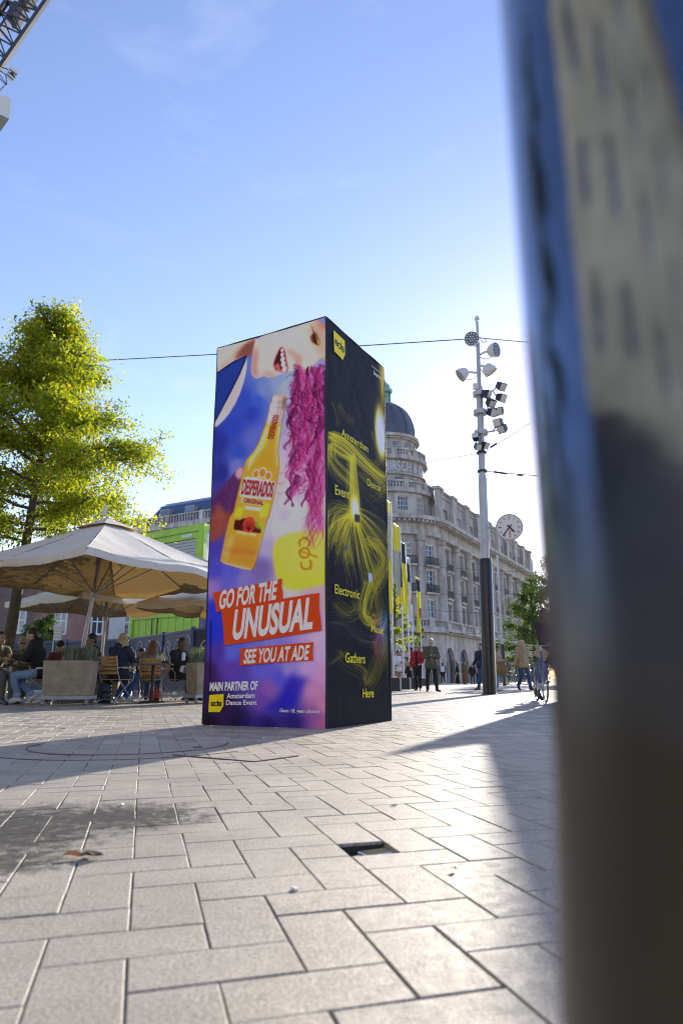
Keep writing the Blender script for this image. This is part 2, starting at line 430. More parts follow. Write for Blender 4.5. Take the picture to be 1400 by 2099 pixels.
litter_leaf(128, 1496, 0.06, M_LEAF_O, 'fallen_leaf', 'orange leaf on the sunlit paving behind the round cover', 0.7)
M_SCRAP = mat('white_scrap', (0.75, 0.75, 0.73), 0.7)
for k, (px, py) in enumerate([(434, 1489), (565, 1493), (540, 1514), (470, 1566), (604, 1827), (808, 1652), (250, 1652)]):
    p = G(px, py); b = MB(); b.box(p + Vector((0, 0, 0.004)), (0.022, 0.009, 0.006), rz=k * 1.3)
    tag(b.build('paper_scrap', M_SCRAP, bevel=0.0015, seg=1), 'tiny white paper scrap lying on the paving stones', 'litter', 'paper scraps on the paving')
# pebbles, broken stone and a bright tin lid in the pit
pb = thing('tin_box', 'small shiny metal box lying in the hole of the missing paver', 'tin box', tuple(cell(4.72, -1.55)) )
pc = cell(4.70, -1.50)
MB().box((pc.x, pc.y, PIT_Z + 0.020), (0.085, 0.05, 0.036), rz=ang + 0.25, ).build('case', mat('tin_dark', (0.05, 0.06, 0.11), 0.3, 0.6), pb, bevel=0.004)
MB().box((pc.x, pc.y, PIT_Z + 0.042), (0.089, 0.054, 0.006), rz=ang + 0.25).build('lid', mat('tin_bright', (0.75, 0.75, 0.78), 0.18, 1.0), pb, bevel=0.002)
M_PEB = mat('pebble', (0.4, 0.37, 0.33), 0.75, var=0.4, vscale=30, bump=0.3)
for k in range(16):
    q = cell(4.1 + 0.95 * rng.random(), -1.9 + 0.8 * rng.random()); r = rng.uniform(0.006, 0.016)
    b = MB(); b.ball((q.x, q.y, PIT_Z + r * 0.8 + 0.012), (r * 1.3, r, r * 0.8), 7, 5, Matrix.Rotation(rng.random() * 3, 3, 'Z'))
    tag(b.build('pebble', M_PEB, smooth=True), 'small pale pebble in the hole of the missing paver', 'pebble', 'pebbles in the paving hole')
# ================================================================== buildings
def wall_grid(b, mp, s0, s1, z0, z1, holes, reveal=0.3, ds=0.0):
    """wall surface mp(s,z,depth) with rectangular openings (s0,s1,z0,z1) and their reveals"""
    ss = {s0, s1}; zs = {z0, z1}
    for a, c, d, e in holes: ss |= {a, c}; zs |= {d, e}
    ss = sorted(x for x in ss if s0 <= x <= s1); zs = sorted(z for z in zs if z0 <= z <= z1)
    if ds > 0:
        o = [ss[0]]
        for x in ss[1:]:
            n = max(1, int(math.ceil((x - o[-1]) / ds))); p = o[-1]
            o += [p + (x - p) * k / n for k in range(1, n + 1)]
        ss = o
    for i in range(len(ss) - 1):
        for j in range(len(zs) - 1):
            ms, mz = (ss[i] + ss[i + 1]) / 2, (zs[j] + zs[j + 1]) / 2
            if any(a < ms < c and d < mz < e for a, c, d, e in holes): continue
            b.add([mp(ss[i], zs[j], 0), mp(ss[i + 1], zs[j], 0), mp(ss[i + 1], zs[j + 1], 0), mp(ss[i], zs[j + 1], 0)], [(0, 1, 2, 3)])
    for a, c, d, e in holes:
        for (p, q, r, t) in ((a, d, c, d), (c, d, c, e), (c, e, a, e), (a, e, a, d)):
            b.add([mp(p, q, 0), mp(r, t, 0), mp(r, t, -reveal), mp(p, q, -reveal)], [(0, 1, 2, 3)])
    return b
def slab(b, mp, s0, s1, z0, z1, d0, d1, ds=0.0):
    """solid strip on a wall, from depth d0 (back) to d1 (front)"""
    n = max(1, int(math.ceil((s1 - s0) / ds))) if ds > 0 else 1
    for k in range(n):
        a, c = s0 + (s1 - s0) * k / n, s0 + (s1 - s0) * (k + 1) / n
        vs = [mp(x, z, d) for d in (d0, d1) for z in (z0, z1) for x in (a, c)]
        fs = [(4, 5, 7, 6), (2, 6, 7, 3), (0, 1, 5, 4)]
        if k == 0: fs.append((0, 4, 6, 2))
        if k == n - 1: fs.append((1, 3, 7, 5))
        b.add(vs, fs)
    return b
M_STONE = mat('grey_sandstone', (0.45, 0.425, 0.385), 0.85, var=0.22, vscale=0.35, bump=0.5, bscale=3.0)
M_STONE2 = mat('sandstone_trim', (0.49, 0.465, 0.425), 0.85, var=0.25, vscale=0.9, bump=0.4, bscale=4)
M_SLATE = mat('dome_slate', (0.085, 0.092, 0.13), 0.5, var=0.25, vscale=1.2, bump=0.3, bscale=6)
M_COPPER = mat('verdigris_copper', (0.20, 0.40, 0.36), 0.7, var=0.3, vscale=2)
M_WFRAME = mat('white_window_frame', (0.72, 0.74, 0.76), 0.5)
M_GLASS = mat('window_glass', (0.05, 0.075, 0.13), 0.06, spec=1.0)
M_IRON = mat('black_iron', (0.02, 0.022, 0.025), 0.5)
M_LETTER = mat('white_letters', (0.5, 0.53, 0.58), 0.4)
M_ROOFGL = mat('pale_roof_panel', (0.35, 0.34, 0.33), 0.35, var=0.2, vscale=0.6)
def streaks(m, sc=0.5):
    N = m.node_tree.nodes; L = m.node_tree.links; b = N['Principled BSDF']; old = b.inputs['Base Color'].links[0].from_socket
    ge = N.new('ShaderNodeNewGeometry'); mp = N.new('ShaderNodeMapping'); mp.inputs['Scale'].default_value = (1.3, 1.3, 0.16); nz = N.new('ShaderNodeTexNoise'); nz.inputs['Scale'].default_value = 1.1; nz.inputs['Detail'].default_value = 7
    rp = N.new('ShaderNodeValToRGB'); rp.color_ramp.elements[0].position = 0.36; rp.color_ramp.elements[0].color = (sc, sc * 0.97, sc * 0.93, 1); rp.color_ramp.elements[1].position = 0.6; rp.color_ramp.elements[1].color = (1, 1, 1, 1)
    x = N.new('ShaderNodeMix'); x.data_type = 'RGBA'; x.blend_type = 'MULTIPLY'; x.inputs[0].default_value = 1
    L.new(ge.outputs['Position'], mp.inputs[0]); L.new(mp.outputs[0], nz.inputs['Vector']); L.new(nz.outputs['Fac'], rp.inputs[0]); L.new(old, x.inputs[6]); L.new(rp.outputs[0], x.inputs[7]); L.new(x.outputs[2], b.inputs['Base Color'])
streaks(M_STONE, 0.68); streaks(M_STONE2, 0.62)
def vary_panes(m):
    N = m.node_tree.nodes; L = m.node_tree.links; b = N['Principled BSDF']; oi = N.new('ShaderNodeObjectInfo'); rp = N.new('ShaderNodeValToRGB'); rp.color_ramp.interpolation = 'CONSTANT'
    e = rp.color_ramp.elements; e[0].color = (0.04, 0.06, 0.10, 1); e[1].position = 0.35; e[1].color = (0.09, 0.13, 0.2, 1); q = e.new(0.6); q.color = (0.3, 0.31, 0.33, 1); q = e.new(0.75); q.color = (0.055, 0.07, 0.09, 1); q = e.new(0.9); q.color = (0.22, 0.2, 0.17, 1)
    L.new(oi.outputs['Random'], rp.inputs[0]); L.new(rp.outputs[0], b.inputs['Base Color'])
vary_panes(M_GLASS)
def window(mp, s0, s1, z0, z1, root, cols=2, rows=3, depth=0.25, fm=None, ds=0.0, t=0.07):
    """window with its glass as a sub-part"""
    b = MB(); fm = fm or M_WFRAME
    slab(b, mp, s0, s0 + t, z0, z1, -depth - 0.05, -depth + 0.04); slab(b, mp, s1 - t, s1, z0, z1, -depth - 0.05, -depth + 0.04)
    slab(b, mp, s0 + t, s1 - t, z0, z0 + t, -depth - 0.05, -depth + 0.04); slab(b, mp, s0 + t, s1 - t, z1 - t, z1, -depth - 0.05, -depth + 0.04)
    for k in range(1, cols):
        x = s0 + (s1 - s0) * k / cols; slab(b, mp, x - t * 0.35, x + t * 0.35, z0 + t, z1 - t, -depth - 0.04, -depth + 0.02)
    for k in range(1, rows):
        z = z0 + (z1 - z0) * k / rows; slab(b, mp, s0 + t, s1 - t, z - t * 0.35, z + t * 0.35, -depth - 0.035, -depth + 0.015)
    w = b.build('window', fm, root)
    g = MB(); g.add([mp(s0, z0, -depth - 0.06), mp(s1, z0, -depth - 0.06), mp(s1, z1, -depth - 0.06), mp(s0, z1, -depth - 0.06)], [(0, 1, 2, 3)])
    g.build('pane', M_GLASS, w); return w

# ---- domed corner building ----
FP0 = Vector((10.5, 74.0, 0)); FD = Vector((math.sin(R(27.4)), math.cos(R(27.4)), 0)); FN = Vector((FD.y, -FD.x, 0))
TC = Vector((5.3, 77.0, 0)); TR_ = -((TC - FP0).dot(FN))
ds_build = thing('domed_building', 'grey sandstone corner building with a slate dome and copper lantern', 'building', tuple(TC))
s_t = (TC - FP0).dot(FD)                # tangent point along the facade
def mf(s, z, d): return FP0 + FD * (s_t + s) + FN * d + Vector((0, 0, z))
a_t = math.atan2(FN.y, FN.x)            # angle of the tangent direction on the drum
def drum(Rr):
    def mp(s, z, d):                    # s runs from the left round to the tangent point, negative = left
        a = a_t + s / Rr; return TC + Vector((math.cos(a) * (Rr + d), math.sin(a) * (Rr + d), z))
    return mp
Z1, Z2, Z3, Z4, Z5 = 5.3, 15.4, 17.2, 20.6, 22.2   # ledge, entablature, cornice, attic, roof
LEN = 47.0; BAY = 5.0; NB = 9
wall = MB(); holes = []; wins = []
for k in range(NB):
    c = 2.6 + BAY * k
    for z0, z1 in ((6.0, 8.4), (9.2, 11.6), (12.2, 14.6)):
        holes.append((c - 0.75, c + 0.75, z0, z1)); wins.append((c - 0.75, c + 0.75, z0, z1, 2, 4))
    holes.append((c - 1.0, c + 1.0, 17.9, 19.4)); wins.append((c - 1.0, c + 1.0, 17.9, 19.4, 4, 2))
wall_grid(wall, mf, 0, LEN, Z1, Z4, holes, 0.35)
wall.build('facade_wall', M_STONE, ds_build)
for w in wins: window(mf, *w[:4], ds_build, cols=w[4], rows=w[5], depth=0.3)
# ground floor: arches between rusticated piers
def arch_bay(mp, c, half, zs, s0, s1, ztop, ds=0.0):
    """wall panel s0..s1 with an arched opening"""
    b = MB(); n = 14; rev = 0.5
    arc_ = [(c + half * math.cos(math.pi * k / n), zs + half * math.sin(math.pi * k / n)) for k in range(n + 1)]
    prof = [(c + half, 0)] + arc_ + [(c - half, 0)]
    def strip(sa, sb, za, zb): slab(b, mp, sa, sb, za, zb, -0.5, 0, ds)
    strip(s0, c - half, 0, zs); strip(c + half, s1, 0, zs)
    for k in range(n):
        (xa, ya), (xb, yb) = arc_[k], arc_[k + 1]
        b.add([mp(xa, ya, 0), mp(xb, yb, 0), mp(xb, ztop, 0), mp(xa, ztop, 0)], [(0, 1, 2, 3)])
    strip(s0, c - half, zs, ztop); strip(c + half, s1, zs, ztop)
    for k in range(len(prof) - 1):
        (xa, ya), (xb, yb) = prof[k], prof[k + 1]
        b.add([mp(xa, ya, 0), mp(xb, yb, 0), mp(xb, yb, -rev), mp(xa, ya, -rev)], [(0, 1, 2, 3)])
    return b
def arch_fill(mp, c, half, zs, root):
    w = MB(); n = 12
    for r0, r1 in ((half - 0.14, half),):
        for k in range(n):
            a0, a1 = math.pi * k / n, math.pi * (k + 1) / n
            w.add([mp(c + r0 * math.cos(a0), zs + r0 * math.sin(a0), -0.42), mp(c + r1 * math.cos(a0), zs + r1 * math.sin(a0), -0.42), mp(c + r1 * math.cos(a1), zs + r1 * math.sin(a1), -0.42), mp(c + r0 * math.cos(a1), zs + r0 * math.sin(a1), -0.42)], [(0, 1, 2, 3)])
    for x in (c - half + 0.06, c, c + half - 0.06): slab(w, mp, x - 0.06, x + 0.06, 0, zs + 0.05, -0.47, -0.40)
    slab(w, mp, c - half, c + half, zs - 0.1, zs + 0.06, -0.475, -0.405)
    wo_ = w.build('arched_window', mat('shop_frame', (0.05, 0.05, 0.055), 0.4), root)
    g = MB(); pr = [(c + half * math.cos(math.pi * k / n), zs + half * math.sin(math.pi * k / n)) for k in range(n + 1)] + [(c - half, 0), (c + half, 0)]
    g.add([mp(x, z, -0.49) for x, z in pr], [tuple(range(len(pr)))]); g.build('pane', M_GLASS, wo_)
for k in range(NB):
    c = 2.6 + BAY * k
    b = arch_bay(mf, c, 1.45, 2.35, c - BAY / 2, c + BAY / 2, Z1)
    for j in range(4):                     # rusticated courses on the piers
        slab(b, mf, c - BAY / 2 + 0.1, c - 1.7, 0.15 + j * 0.62, 0.15 + j * 0.62 + 0.5, 0.001, 0.09); slab(b, mf, c + 1.7, c + BAY / 2 - 0.1, 0.15 + j * 0.62, 0.15 + j * 0.62 + 0.5, 0.001, 0.09)
    b.build('arcade_bay', M_STONE2, ds_build); arch_fill(mf, c, 1.45, 2.35, ds_build)
b = arch_bay(mf, 47.6, 1.2, 2.2, 45.1, LEN + 2, Z1); b.build('arcade_bay', M_STONE2, ds_build)
# giant engaged columns between the bays
for k in range(NB + 1):
    s = 0.1 + BAY * k; p = mf(s, 0, 0.25)
    b = MB(); b.lathe([(0.62, Z1 + 0.9), (0.62, Z1 + 1.1), (0.52, Z1 + 1.25), (0.50, 10), (0.44, Z2 - 0.75), (0.56, Z2 - 0.7), (0.46, Z2 - 0.6), (0.62, Z2 - 0.2), (0.66, Z2 - 0.001)], (p.x, p.y, 0), 14)
    o = b.build('column', M_STONE2, ds_build, smooth=True)
    q = MB(); slab(q, mf, s - 0.75, s + 0.75, Z1 + 0.02, Z1 + 0.9, -0.1, 0.95); q.build('pedestal', M_STONE2, o); q = MB(); slab(q, mf, s - 0.72, s + 0.72, Z2 - 0.22, Z2 - 0.003, 0.0, 0.9); q.build('capital', M_STONE2, o)
# window trims and balconies
def balcony(mp, s0, s1, z, root, dep=0.55, ds=0.0):
    b = MB(); slab(b, mp, s0 - 0.1, s1 + 0.1, z - 0.22, z, 0.0, dep, ds)
    o = b.build('balcony', M_STONE2, root)
    r = MB(); n = int((s1 - s0) / 0.16)
    for k in range(n + 1): x = s0 + (s1 - s0) * k / n; slab(r, mp, x - 0.025, x + 0.025, z, z + 0.78, dep - 0.1, dep - 0.05)
    slab(r, mp, s0 - 0.05, s1 + 0.05, z + 0.78, z + 0.86, dep - 0.12, dep - 0.03, ds); slab(r, mp, s0 - 0.05, s1 + 0.05, z + 0.1, z + 0.15, dep - 0.11, dep - 0.04, ds)
    r.build('railing', M_IRON, o); return o
for k in range(NB):
    c = 2.6 + BAY * k
    balcony(mf, c - 0.95, c + 0.95, 12.15, ds_build); balcony(mf, c - 0.95, c + 0.95, 9.15, ds_build, 0.4)
    for z0, z1 in ((6.0, 8.4), (9.2, 11.6), (12.2, 14.6)):
        t = MB(); slab(t, mf, c - 1.0, c - 0.75, z0 - 0.02, z1 + 0.1, 0.002, 0.12); slab(t, mf, c + 0.75, c + 1.0, z0 - 0.02, z1 + 0.1, 0.002, 0.12); slab(t, mf, c - 1.1, c + 1.1, z1 + 0.1, z1 + 0.34, 0.001, 0.22)
        t.build('window_surround', M_STONE2, ds_build)
def balustrade(mp, s0, s1, z, h, root, d0=0.1, step=0.34, ds=0.0, pier=2.5):
    b = MB(); slab(b, mp, s0, s1, z, z + 0.16, d0 - 0.18, d0 + 0.18, ds); slab(b, mp, s0, s1, z + h - 0.18, z + h, d0 - 0.2, d0 + 0.2, ds)
    n = int((s1 - s0) / step)
    for k in range(n + 1):
        x = s0 + (s1 - s0) * k / n; w = 0.075; slab(b, mp, x - w, x + w, z + 0.16, z + h - 0.18, d0 - 0.08, d0 + 0.08)
    if pier:
        m = max(1, int((s1 - s0) / pier))
        for k in range(m + 1): x = s0 + (s1 - s0) * k / m; slab(b, mp, x - 0.28, x + 0.28, z - 0.01, z + h + 0.06, d0 - 0.24, d0 + 0.24)
    return b.build('balustrade', M_STONE2, root)
balustrade(mf, 0.8, LEN, Z1 + 0.28, 0.95, ds_build, 0.62, pier=5.0)
b = MB(); slab(b, mf, 0, LEN + 2, Z1 - 0.15, Z1 + 0.02, 0.002, 0.55); slab(b, mf, 0, LEN + 2, Z1 + 0.02, Z1 + 0.28, 0.002, 0.9)
b.build('ledge', M_STONE2, ds_build)
ent = MB(); slab(ent, mf, 0, LEN + 2.4, Z2, Z2 + 0.55, 0.001, 0.55); slab(ent, mf, 0, LEN + 2.4, Z2 + 0.55, Z2 + 1.25, 0.001, 0.45); slab(ent, mf, 0, LEN + 2.4, Z2 + 1.25, Z2 + 1.5, 0.001, 0.9); slab(ent, mf, 0, LEN + 2.8, Z2 + 1.5, Z3 + 0.12, 0.001, 1.45)
for k in range(110): x = 0.2 + k * 0.44; slab(ent, mf, x, x + 0.24, Z2 + 1.27, Z2 + 1.49, 0.9, 1.28)
ent.build('cornice', M_STONE2, ds_build)
for k in range(NB + 1):
    s = 0.1 + BAY * k; b = MB(); slab(b, mf, s - 0.7, s + 0.7, Z3 + 0.13, Z4 + 0.5, 0.002, 0.45); slab(b, mf, s - 0.85, s + 0.85, Z4 + 0.5, Z4 + 0.8, -0.2, 0.6); b.build('attic_pier', M_STONE2, ds_build)
balustrade(mf, 0.9, LEN, Z4, 0.85, ds_build, 0.0, step=0.5, pier=0)
roof = MB()
def rquad(sa, sb, za, da, zb, db): roof.add([mf(sa, za, da), mf(sb, za, da), mf(sb, zb, db), mf(sa, zb, db)], [(0, 1, 2, 3)])
rquad(-1, LEN - 6, Z4 + 0.1, -1.2, Z5 + 2.0, -4.2); rquad(-1, LEN - 6, Z5 + 2.0, -4.2, Z5 + 2.3, -14)
roof.add([mf(LEN - 6, Z4, -1.2), mf(LEN - 6, Z4, -14), mf(LEN - 6, Z5 + 2.3, -14), mf(LEN - 6, Z5 + 2, -4.2)], [(0, 1, 2, 3)])
roof.add([mf(LEN + 2, 0, 0), mf(LEN + 2, 0, -14), mf(LEN + 2, Z4, -14), mf(LEN + 2, Z4, 0)], [(0, 1, 2, 3)]); roof.add([mf(LEN, Z1, 0), mf(LEN + 2, Z1, 0), mf(LEN + 2, Z4, 0), mf(LEN, Z4, 0)], [(0, 1, 2, 3)])
ro_ = roof.build('roof', M_SLATE, ds_build)
for k in range(8):
    s = 1.2 + BAY * k; b = MB()
    def tilt(sx, t, dd): p = mf(sx, Z4 + 0.35 + t * 3.3, -1.38 - t * 2.7); return p + (FN * 0.74 + Vector((0, 0, 0.67))) * dd
    vs = [tilt(x, t, d) for d in (0.02, 0.12) for t in (0.06, 0.94) for x in (s, s + 3.6)]
    b.add(vs, [(4, 5, 7, 6), (2, 6, 7, 3), (0, 1, 5, 4), (0, 4, 6, 2), (1, 3, 7, 5)]); b.build('roof_light', M_ROOFGL, ro_)
# ---- rounded corner and drum ----
mb_ = drum(TR_); A0 = -TR_ * R(150)     # the corner wraps 150 degrees to the left
cw = MB(); hl = []; wl = []
NBt = 5
for k in range(NBt):
    c = -1.9 - 3.15 * k
    for z0, z1 in ((6.2, 8.6), (9.4, 11.8), (12.3, 14.5)): hl.append((c - 0.7, c + 0.7, z0, z1)); wl.append((c - 0.7, c + 0.7, z0, z1))
wall_grid(cw, mb_, A0, 0, Z1, Z3, hl, 0.35, 0.45); cw.build('corner_wall', M_STONE, ds_build)
for w in wl: window(mb_, *w, ds_build, cols=2, rows=4)
for k in range(NBt):
    c = -1.9 - 3.15 * k; balcony(mb_, c - 0.95, c + 0.95, 12.25, ds_build, 0.5, 0.4); balcony(mb_, c - 0.95, c + 0.95, 9.35, ds_build, 0.4, 0.4)
    b = arch_bay(mb_, c, 1.05, 2.6, c - 1.575, c + 1.575, Z1, 0.4); b.build('arcade_bay', M_STONE2, ds_build); arch_fill(mb_, c, 1.05, 2.6, ds_build)
    x = c - 1.575; b = MB(); slab(b, mb_, x - 0.35, x + 0.35, Z1 + 0.9, Z2, 0.001, 0.35, 0.35); slab(b, mb_, x - 0.5, x + 0.5, Z2 - 0.6, Z2 - 0.002, 0.002, 0.55, 0.35); b.build('pilaster', M_STONE2, ds_build)
b = MB(); slab(b, mb_, -0.33, -0.0, 0, Z1, -0.5, 0.02, 0.3); slab(b, mb_, A0, 0, Z1 - 0.15, Z1 + 0.28, 0.002, 0.9, 0.5); b.build('ledge', M_STONE2, ds_build)
balustrade(mb_, A0, 0.4, Z1 + 0.29, 0.95, ds_build, 0.62, ds=0.5, pier=3.15)
b = MB(); slab(b, mb_, A0, 0, Z2, Z2 + 0.55, 0.001, 0.55, 0.5); slab(b, mb_, A0, 0, Z2 + 0.55, Z2 + 1.25, 0.001, 0.45, 0.5); slab(b, mb_, A0, 0, Z2 + 1.25, Z2 + 1.5, 0.001, 0.9, 0.5); slab(b, mb_, A0, 0, Z2 + 1.5, Z3 + 0.12, -2.5, 1.45, 0.5)
for k in range(36): x = A0 + 0.2 + k * 0.45; slab(b, mb_, x, x + 0.24, Z2 + 1.27, Z2 + 1.49, 0.9, 1.28)
b.build('cornice', M_STONE2, ds_build)
def tier(Rr, z0, z1, nwin, w, wz0, wz1, cols=4, rows=3):
    mp = drum(Rr); span = R(235); s0, s1 = -Rr * R(190), Rr * R(45); hs = []; c_s = []
    b = MB(); per = (s1 - s0) / nwin
    for k in range(nwin): c = s0 + per * (k + 0.5); hs.append((c - w / 2, c + w / 2, wz0, wz1))
    wall_grid(b, mp, s0, s1, z0, z1, hs, 0.25, 0.4); o = b.build('tower_tier', M_STONE, ds_build)
    for h_ in hs: window(mp, *h_, ds_build, cols=cols, rows=rows, depth=0.18, t=0.06)
    return mp, s0, s1
R1, R2, R3, R4 = 5.1, 4.75, 4.3, 3.45
mp1, a1, c1 = tier(R1, Z3, 20.6, 9, 1.3, 18.3, 19.9)
b = MB(); slab(b, mp1, a1, c1, 20.3, 20.7, -0.9, 0.45, 0.4); b.build('cornice', M_STONE2, ds_build)
balustrade(mp1, a1, c1, 20.7, 0.95, ds_build, 0.1, ds=0.4, pier=2.6)
mp2, a2, c2_ = tier(R3, 20.6, 25.0, 9, 1.25, 21.05, 22.35)
b = MB(); slab(b, mp2, a2, c2_, 22.55, 22.7, 0.001, 0.3, 0.4); b.build('string_course', M_STONE2, ds_build); b = MB(); slab(b, mp2, a2, c2_, 24.3, 24.7, -1.2, 0.5, 0.4); b.build('cornice', M_STONE2, ds_build)
balustrade(mp2, a2, c2_, 24.7, 0.9, ds_build, 0.15, ds=0.4, pier=2.3)
mp3, a3, c3_ = tier(R4, 24.6, 27.6, 9, 0.95, 25.35, 26.75, cols=3)
b = MB(); slab(b, mp3, a3, c3_, 27.1, 27.3, 0.001, 0.25, 0.35); slab(b, mp3, a3, c3_, 27.3, 27.65, -1.2, 0.5, 0.35); b.build('cornice', M_STONE2, ds_build)
lm = drum(R3 + 0.04)                    # lettering wraps round the drum
s_c = R3 * (math.atan2(-TC.y, -TC.x) - a_t); s_c = (s_c + math.pi * R3) % (2 * math.pi * R3) - math.pi * R3
def sx_of_px(px, Rr):                   # arc position of a pixel column on the drum
    best = None
    for k in range(-900, 500):
        s = k * 0.02 * Rr / 4; p = drum(Rr)(s, 23.5, 0); 
        d = Vector((p.x, p.y)) ; n = Vector((p.x - TC.x, p.y - TC.y))
        if n.dot(Vector((-p.x, -p.y))) < 0: continue
        d_ = p - Vector((0, 0, CAM_H)); dep = d_.y * math.cos(PITCH) + d_.z * math.sin(PITCH); u = d_.x / dep; e = abs(700 + FPX * u - px)
        if best is None or e < best[0]: best = (e, s)
    return best[1]
sL, sR = sx_of_px(786, R3), sx_of_px(866, R3)
place_text('lettering', 'HIRSCH & Cie', None, None, None, M_LETTER, ds_build, bold=0.012, mapf=lambda x, y: lm(sL + (sR - sL) * x, 22.95 + 1.15 * y, 0.06))
dome = MB(); nd = 40
prof = [(R4 + 0.25, 27.65)] + [((R4 + 0.2) * math.cos(t) ** 0.95 + 0.0, 27.65 + 4.9 * math.sin(t)) for t in np.linspace(0, R(76), 12)]
dome.lathe(prof, (TC.x, TC.y, 0), nd); dome.build('dome', M_SLATE, ds_build, smooth=True)
for k in range(14):
    a = 2 * math.pi * k / 14; b = MB(); b.tube([(TC.x + (r + 0.03) * math.cos(a), TC.y + (r + 0.03) * math.sin(a), z) for r, z in prof], 0.07, 5); b.build('dome_rib', M_SLATE, ds_build)
b = MB(); zz = prof[-1][1]
b.lathe([(0.95, zz - 0.1), (0.95, zz + 0.25), (0.75, zz + 0.3)], (TC.x, TC.y, 0), 16)
for k in range(8):
    a = 2 * math.pi * (k + 0.5) / 8; b.cyl((TC.x + 0.62 * math.cos(a), TC.y + 0.62 * math.sin(a), zz + 0.3), (TC.x + 0.62 * math.cos(a), TC.y + 0.62 * math.sin(a), zz + 1.7), 0.12, n=6)
b.lathe([(0.8, zz + 1.6), (0.95, zz + 1.8), (0.95, zz + 1.95), (0.75, zz + 2.0), (0.6, zz + 2.6), (0.3, zz + 2.95), (0.1, zz + 3.1), (0.12, zz + 3.3), (0.0, zz + 3.45)], (TC.x, TC.y, 0), 16)
b.lathe([(0.45, zz + 0.3), (0.45, zz + 1.6)], (TC.x, TC.y, 0), 10)
b.build('lantern', M_COPPER, ds_build)

# ---- mansard building behind the site cabins ----
def px_wall(pxa, Ya, pxb, Yb):
    A, B = XG(pxa, Ya), XG(pxb, Yb); d = (B - A); Lw = d.length; d.normalize(); n = Vector((d.y, -d.x, 0))
    if n.dot(-A) < 0: n = -n
    return (lambda s, z, dp: A + d * s + n * dp + Vector((0, 0, z))), Lw
mm, Lm = px_wall(262, 86, 480, 78)
mans = thing('mansard_building', 'pale stone building with a blue slate mansard roof and roof balustrade', 'building', tuple(mm(0, 0, 0)))
b = MB(); hs = []
n = int(Lm / 4.2)
for k in range(n):
    c = 2.2 + 4.2 * k
    for z in (1.2, 5.4, 9.4, 13.2): hs.append((c - 0.8, c + 0.8, z, z + 2.6))
zt = D(350, 1084, 83).z
wall_grid(b, mm, 0, Lm, 0, zt, hs, 0.3); b.build('wall', M_STONE, mans)
for h_ in hs: window(mm, *h_, mans, cols=2, rows=3)
b = MB(); slab(b, mm, -0.4, Lm + 0.4, zt, zt + 0.5, -0.8, 0.6); b.build('cornice', M_STONE2, mans)
balustrade(mm, 0, Lm, zt + 0.5, 1.2, mans, 0.25, step=0.45, pier=4.2)
b = MB(); zr = D(350, 1012, 84).z
pr = [(0.0, zt + 0.5), (-0.9, zt + 2.0), (-2.2, zr - 0.8), (-3.6, zr), (-12, zr + 0.6)]
for (d0, za), (d1, zb) in zip(pr[:-1], pr[1:]): b.add([mm(0.2, za, d0 - 0.6), mm(Lm, za, d0 - 0.6), mm(Lm, zb, d1 - 0.6), mm(0.2 + max(0, -d1 * 0.4), zb, d1 - 0.6)], [(0, 1, 2, 3)])
b.add([mm(0.2, zt, -0.6), mm(0.2, zt, -12), mm(1.6, zr, -12), mm(1.6, zr, -4.2)], [(0, 1, 2, 3)])
rf = b.build('roof', mat('blue_slate', (0.045, 0.075, 0.15), 0.35, var=0.2, vscale=1.5), mans)
for k in range(n):
    c = 3.2 + 4.2 * k; d = MB(); slab(d, mm, c - 0.75, c + 0.75, zt + 1.6, zt + 3.1, -2.6, -1.25); o = d.build('dormer', mat('dormer_grey', (0.3, 0.31, 0.33), 0.6), rf)
    g = MB(); g.add([mm(c - 0.62, zt + 1.7, -1.23), mm(c + 0.62, zt + 1.7, -1.23), mm(c + 0.62, zt + 2.95, -1.23), mm(c - 0.62, zt + 2.95, -1.23)], [(0, 1, 2, 3)]); g.build('pane', M_GLASS, rf)

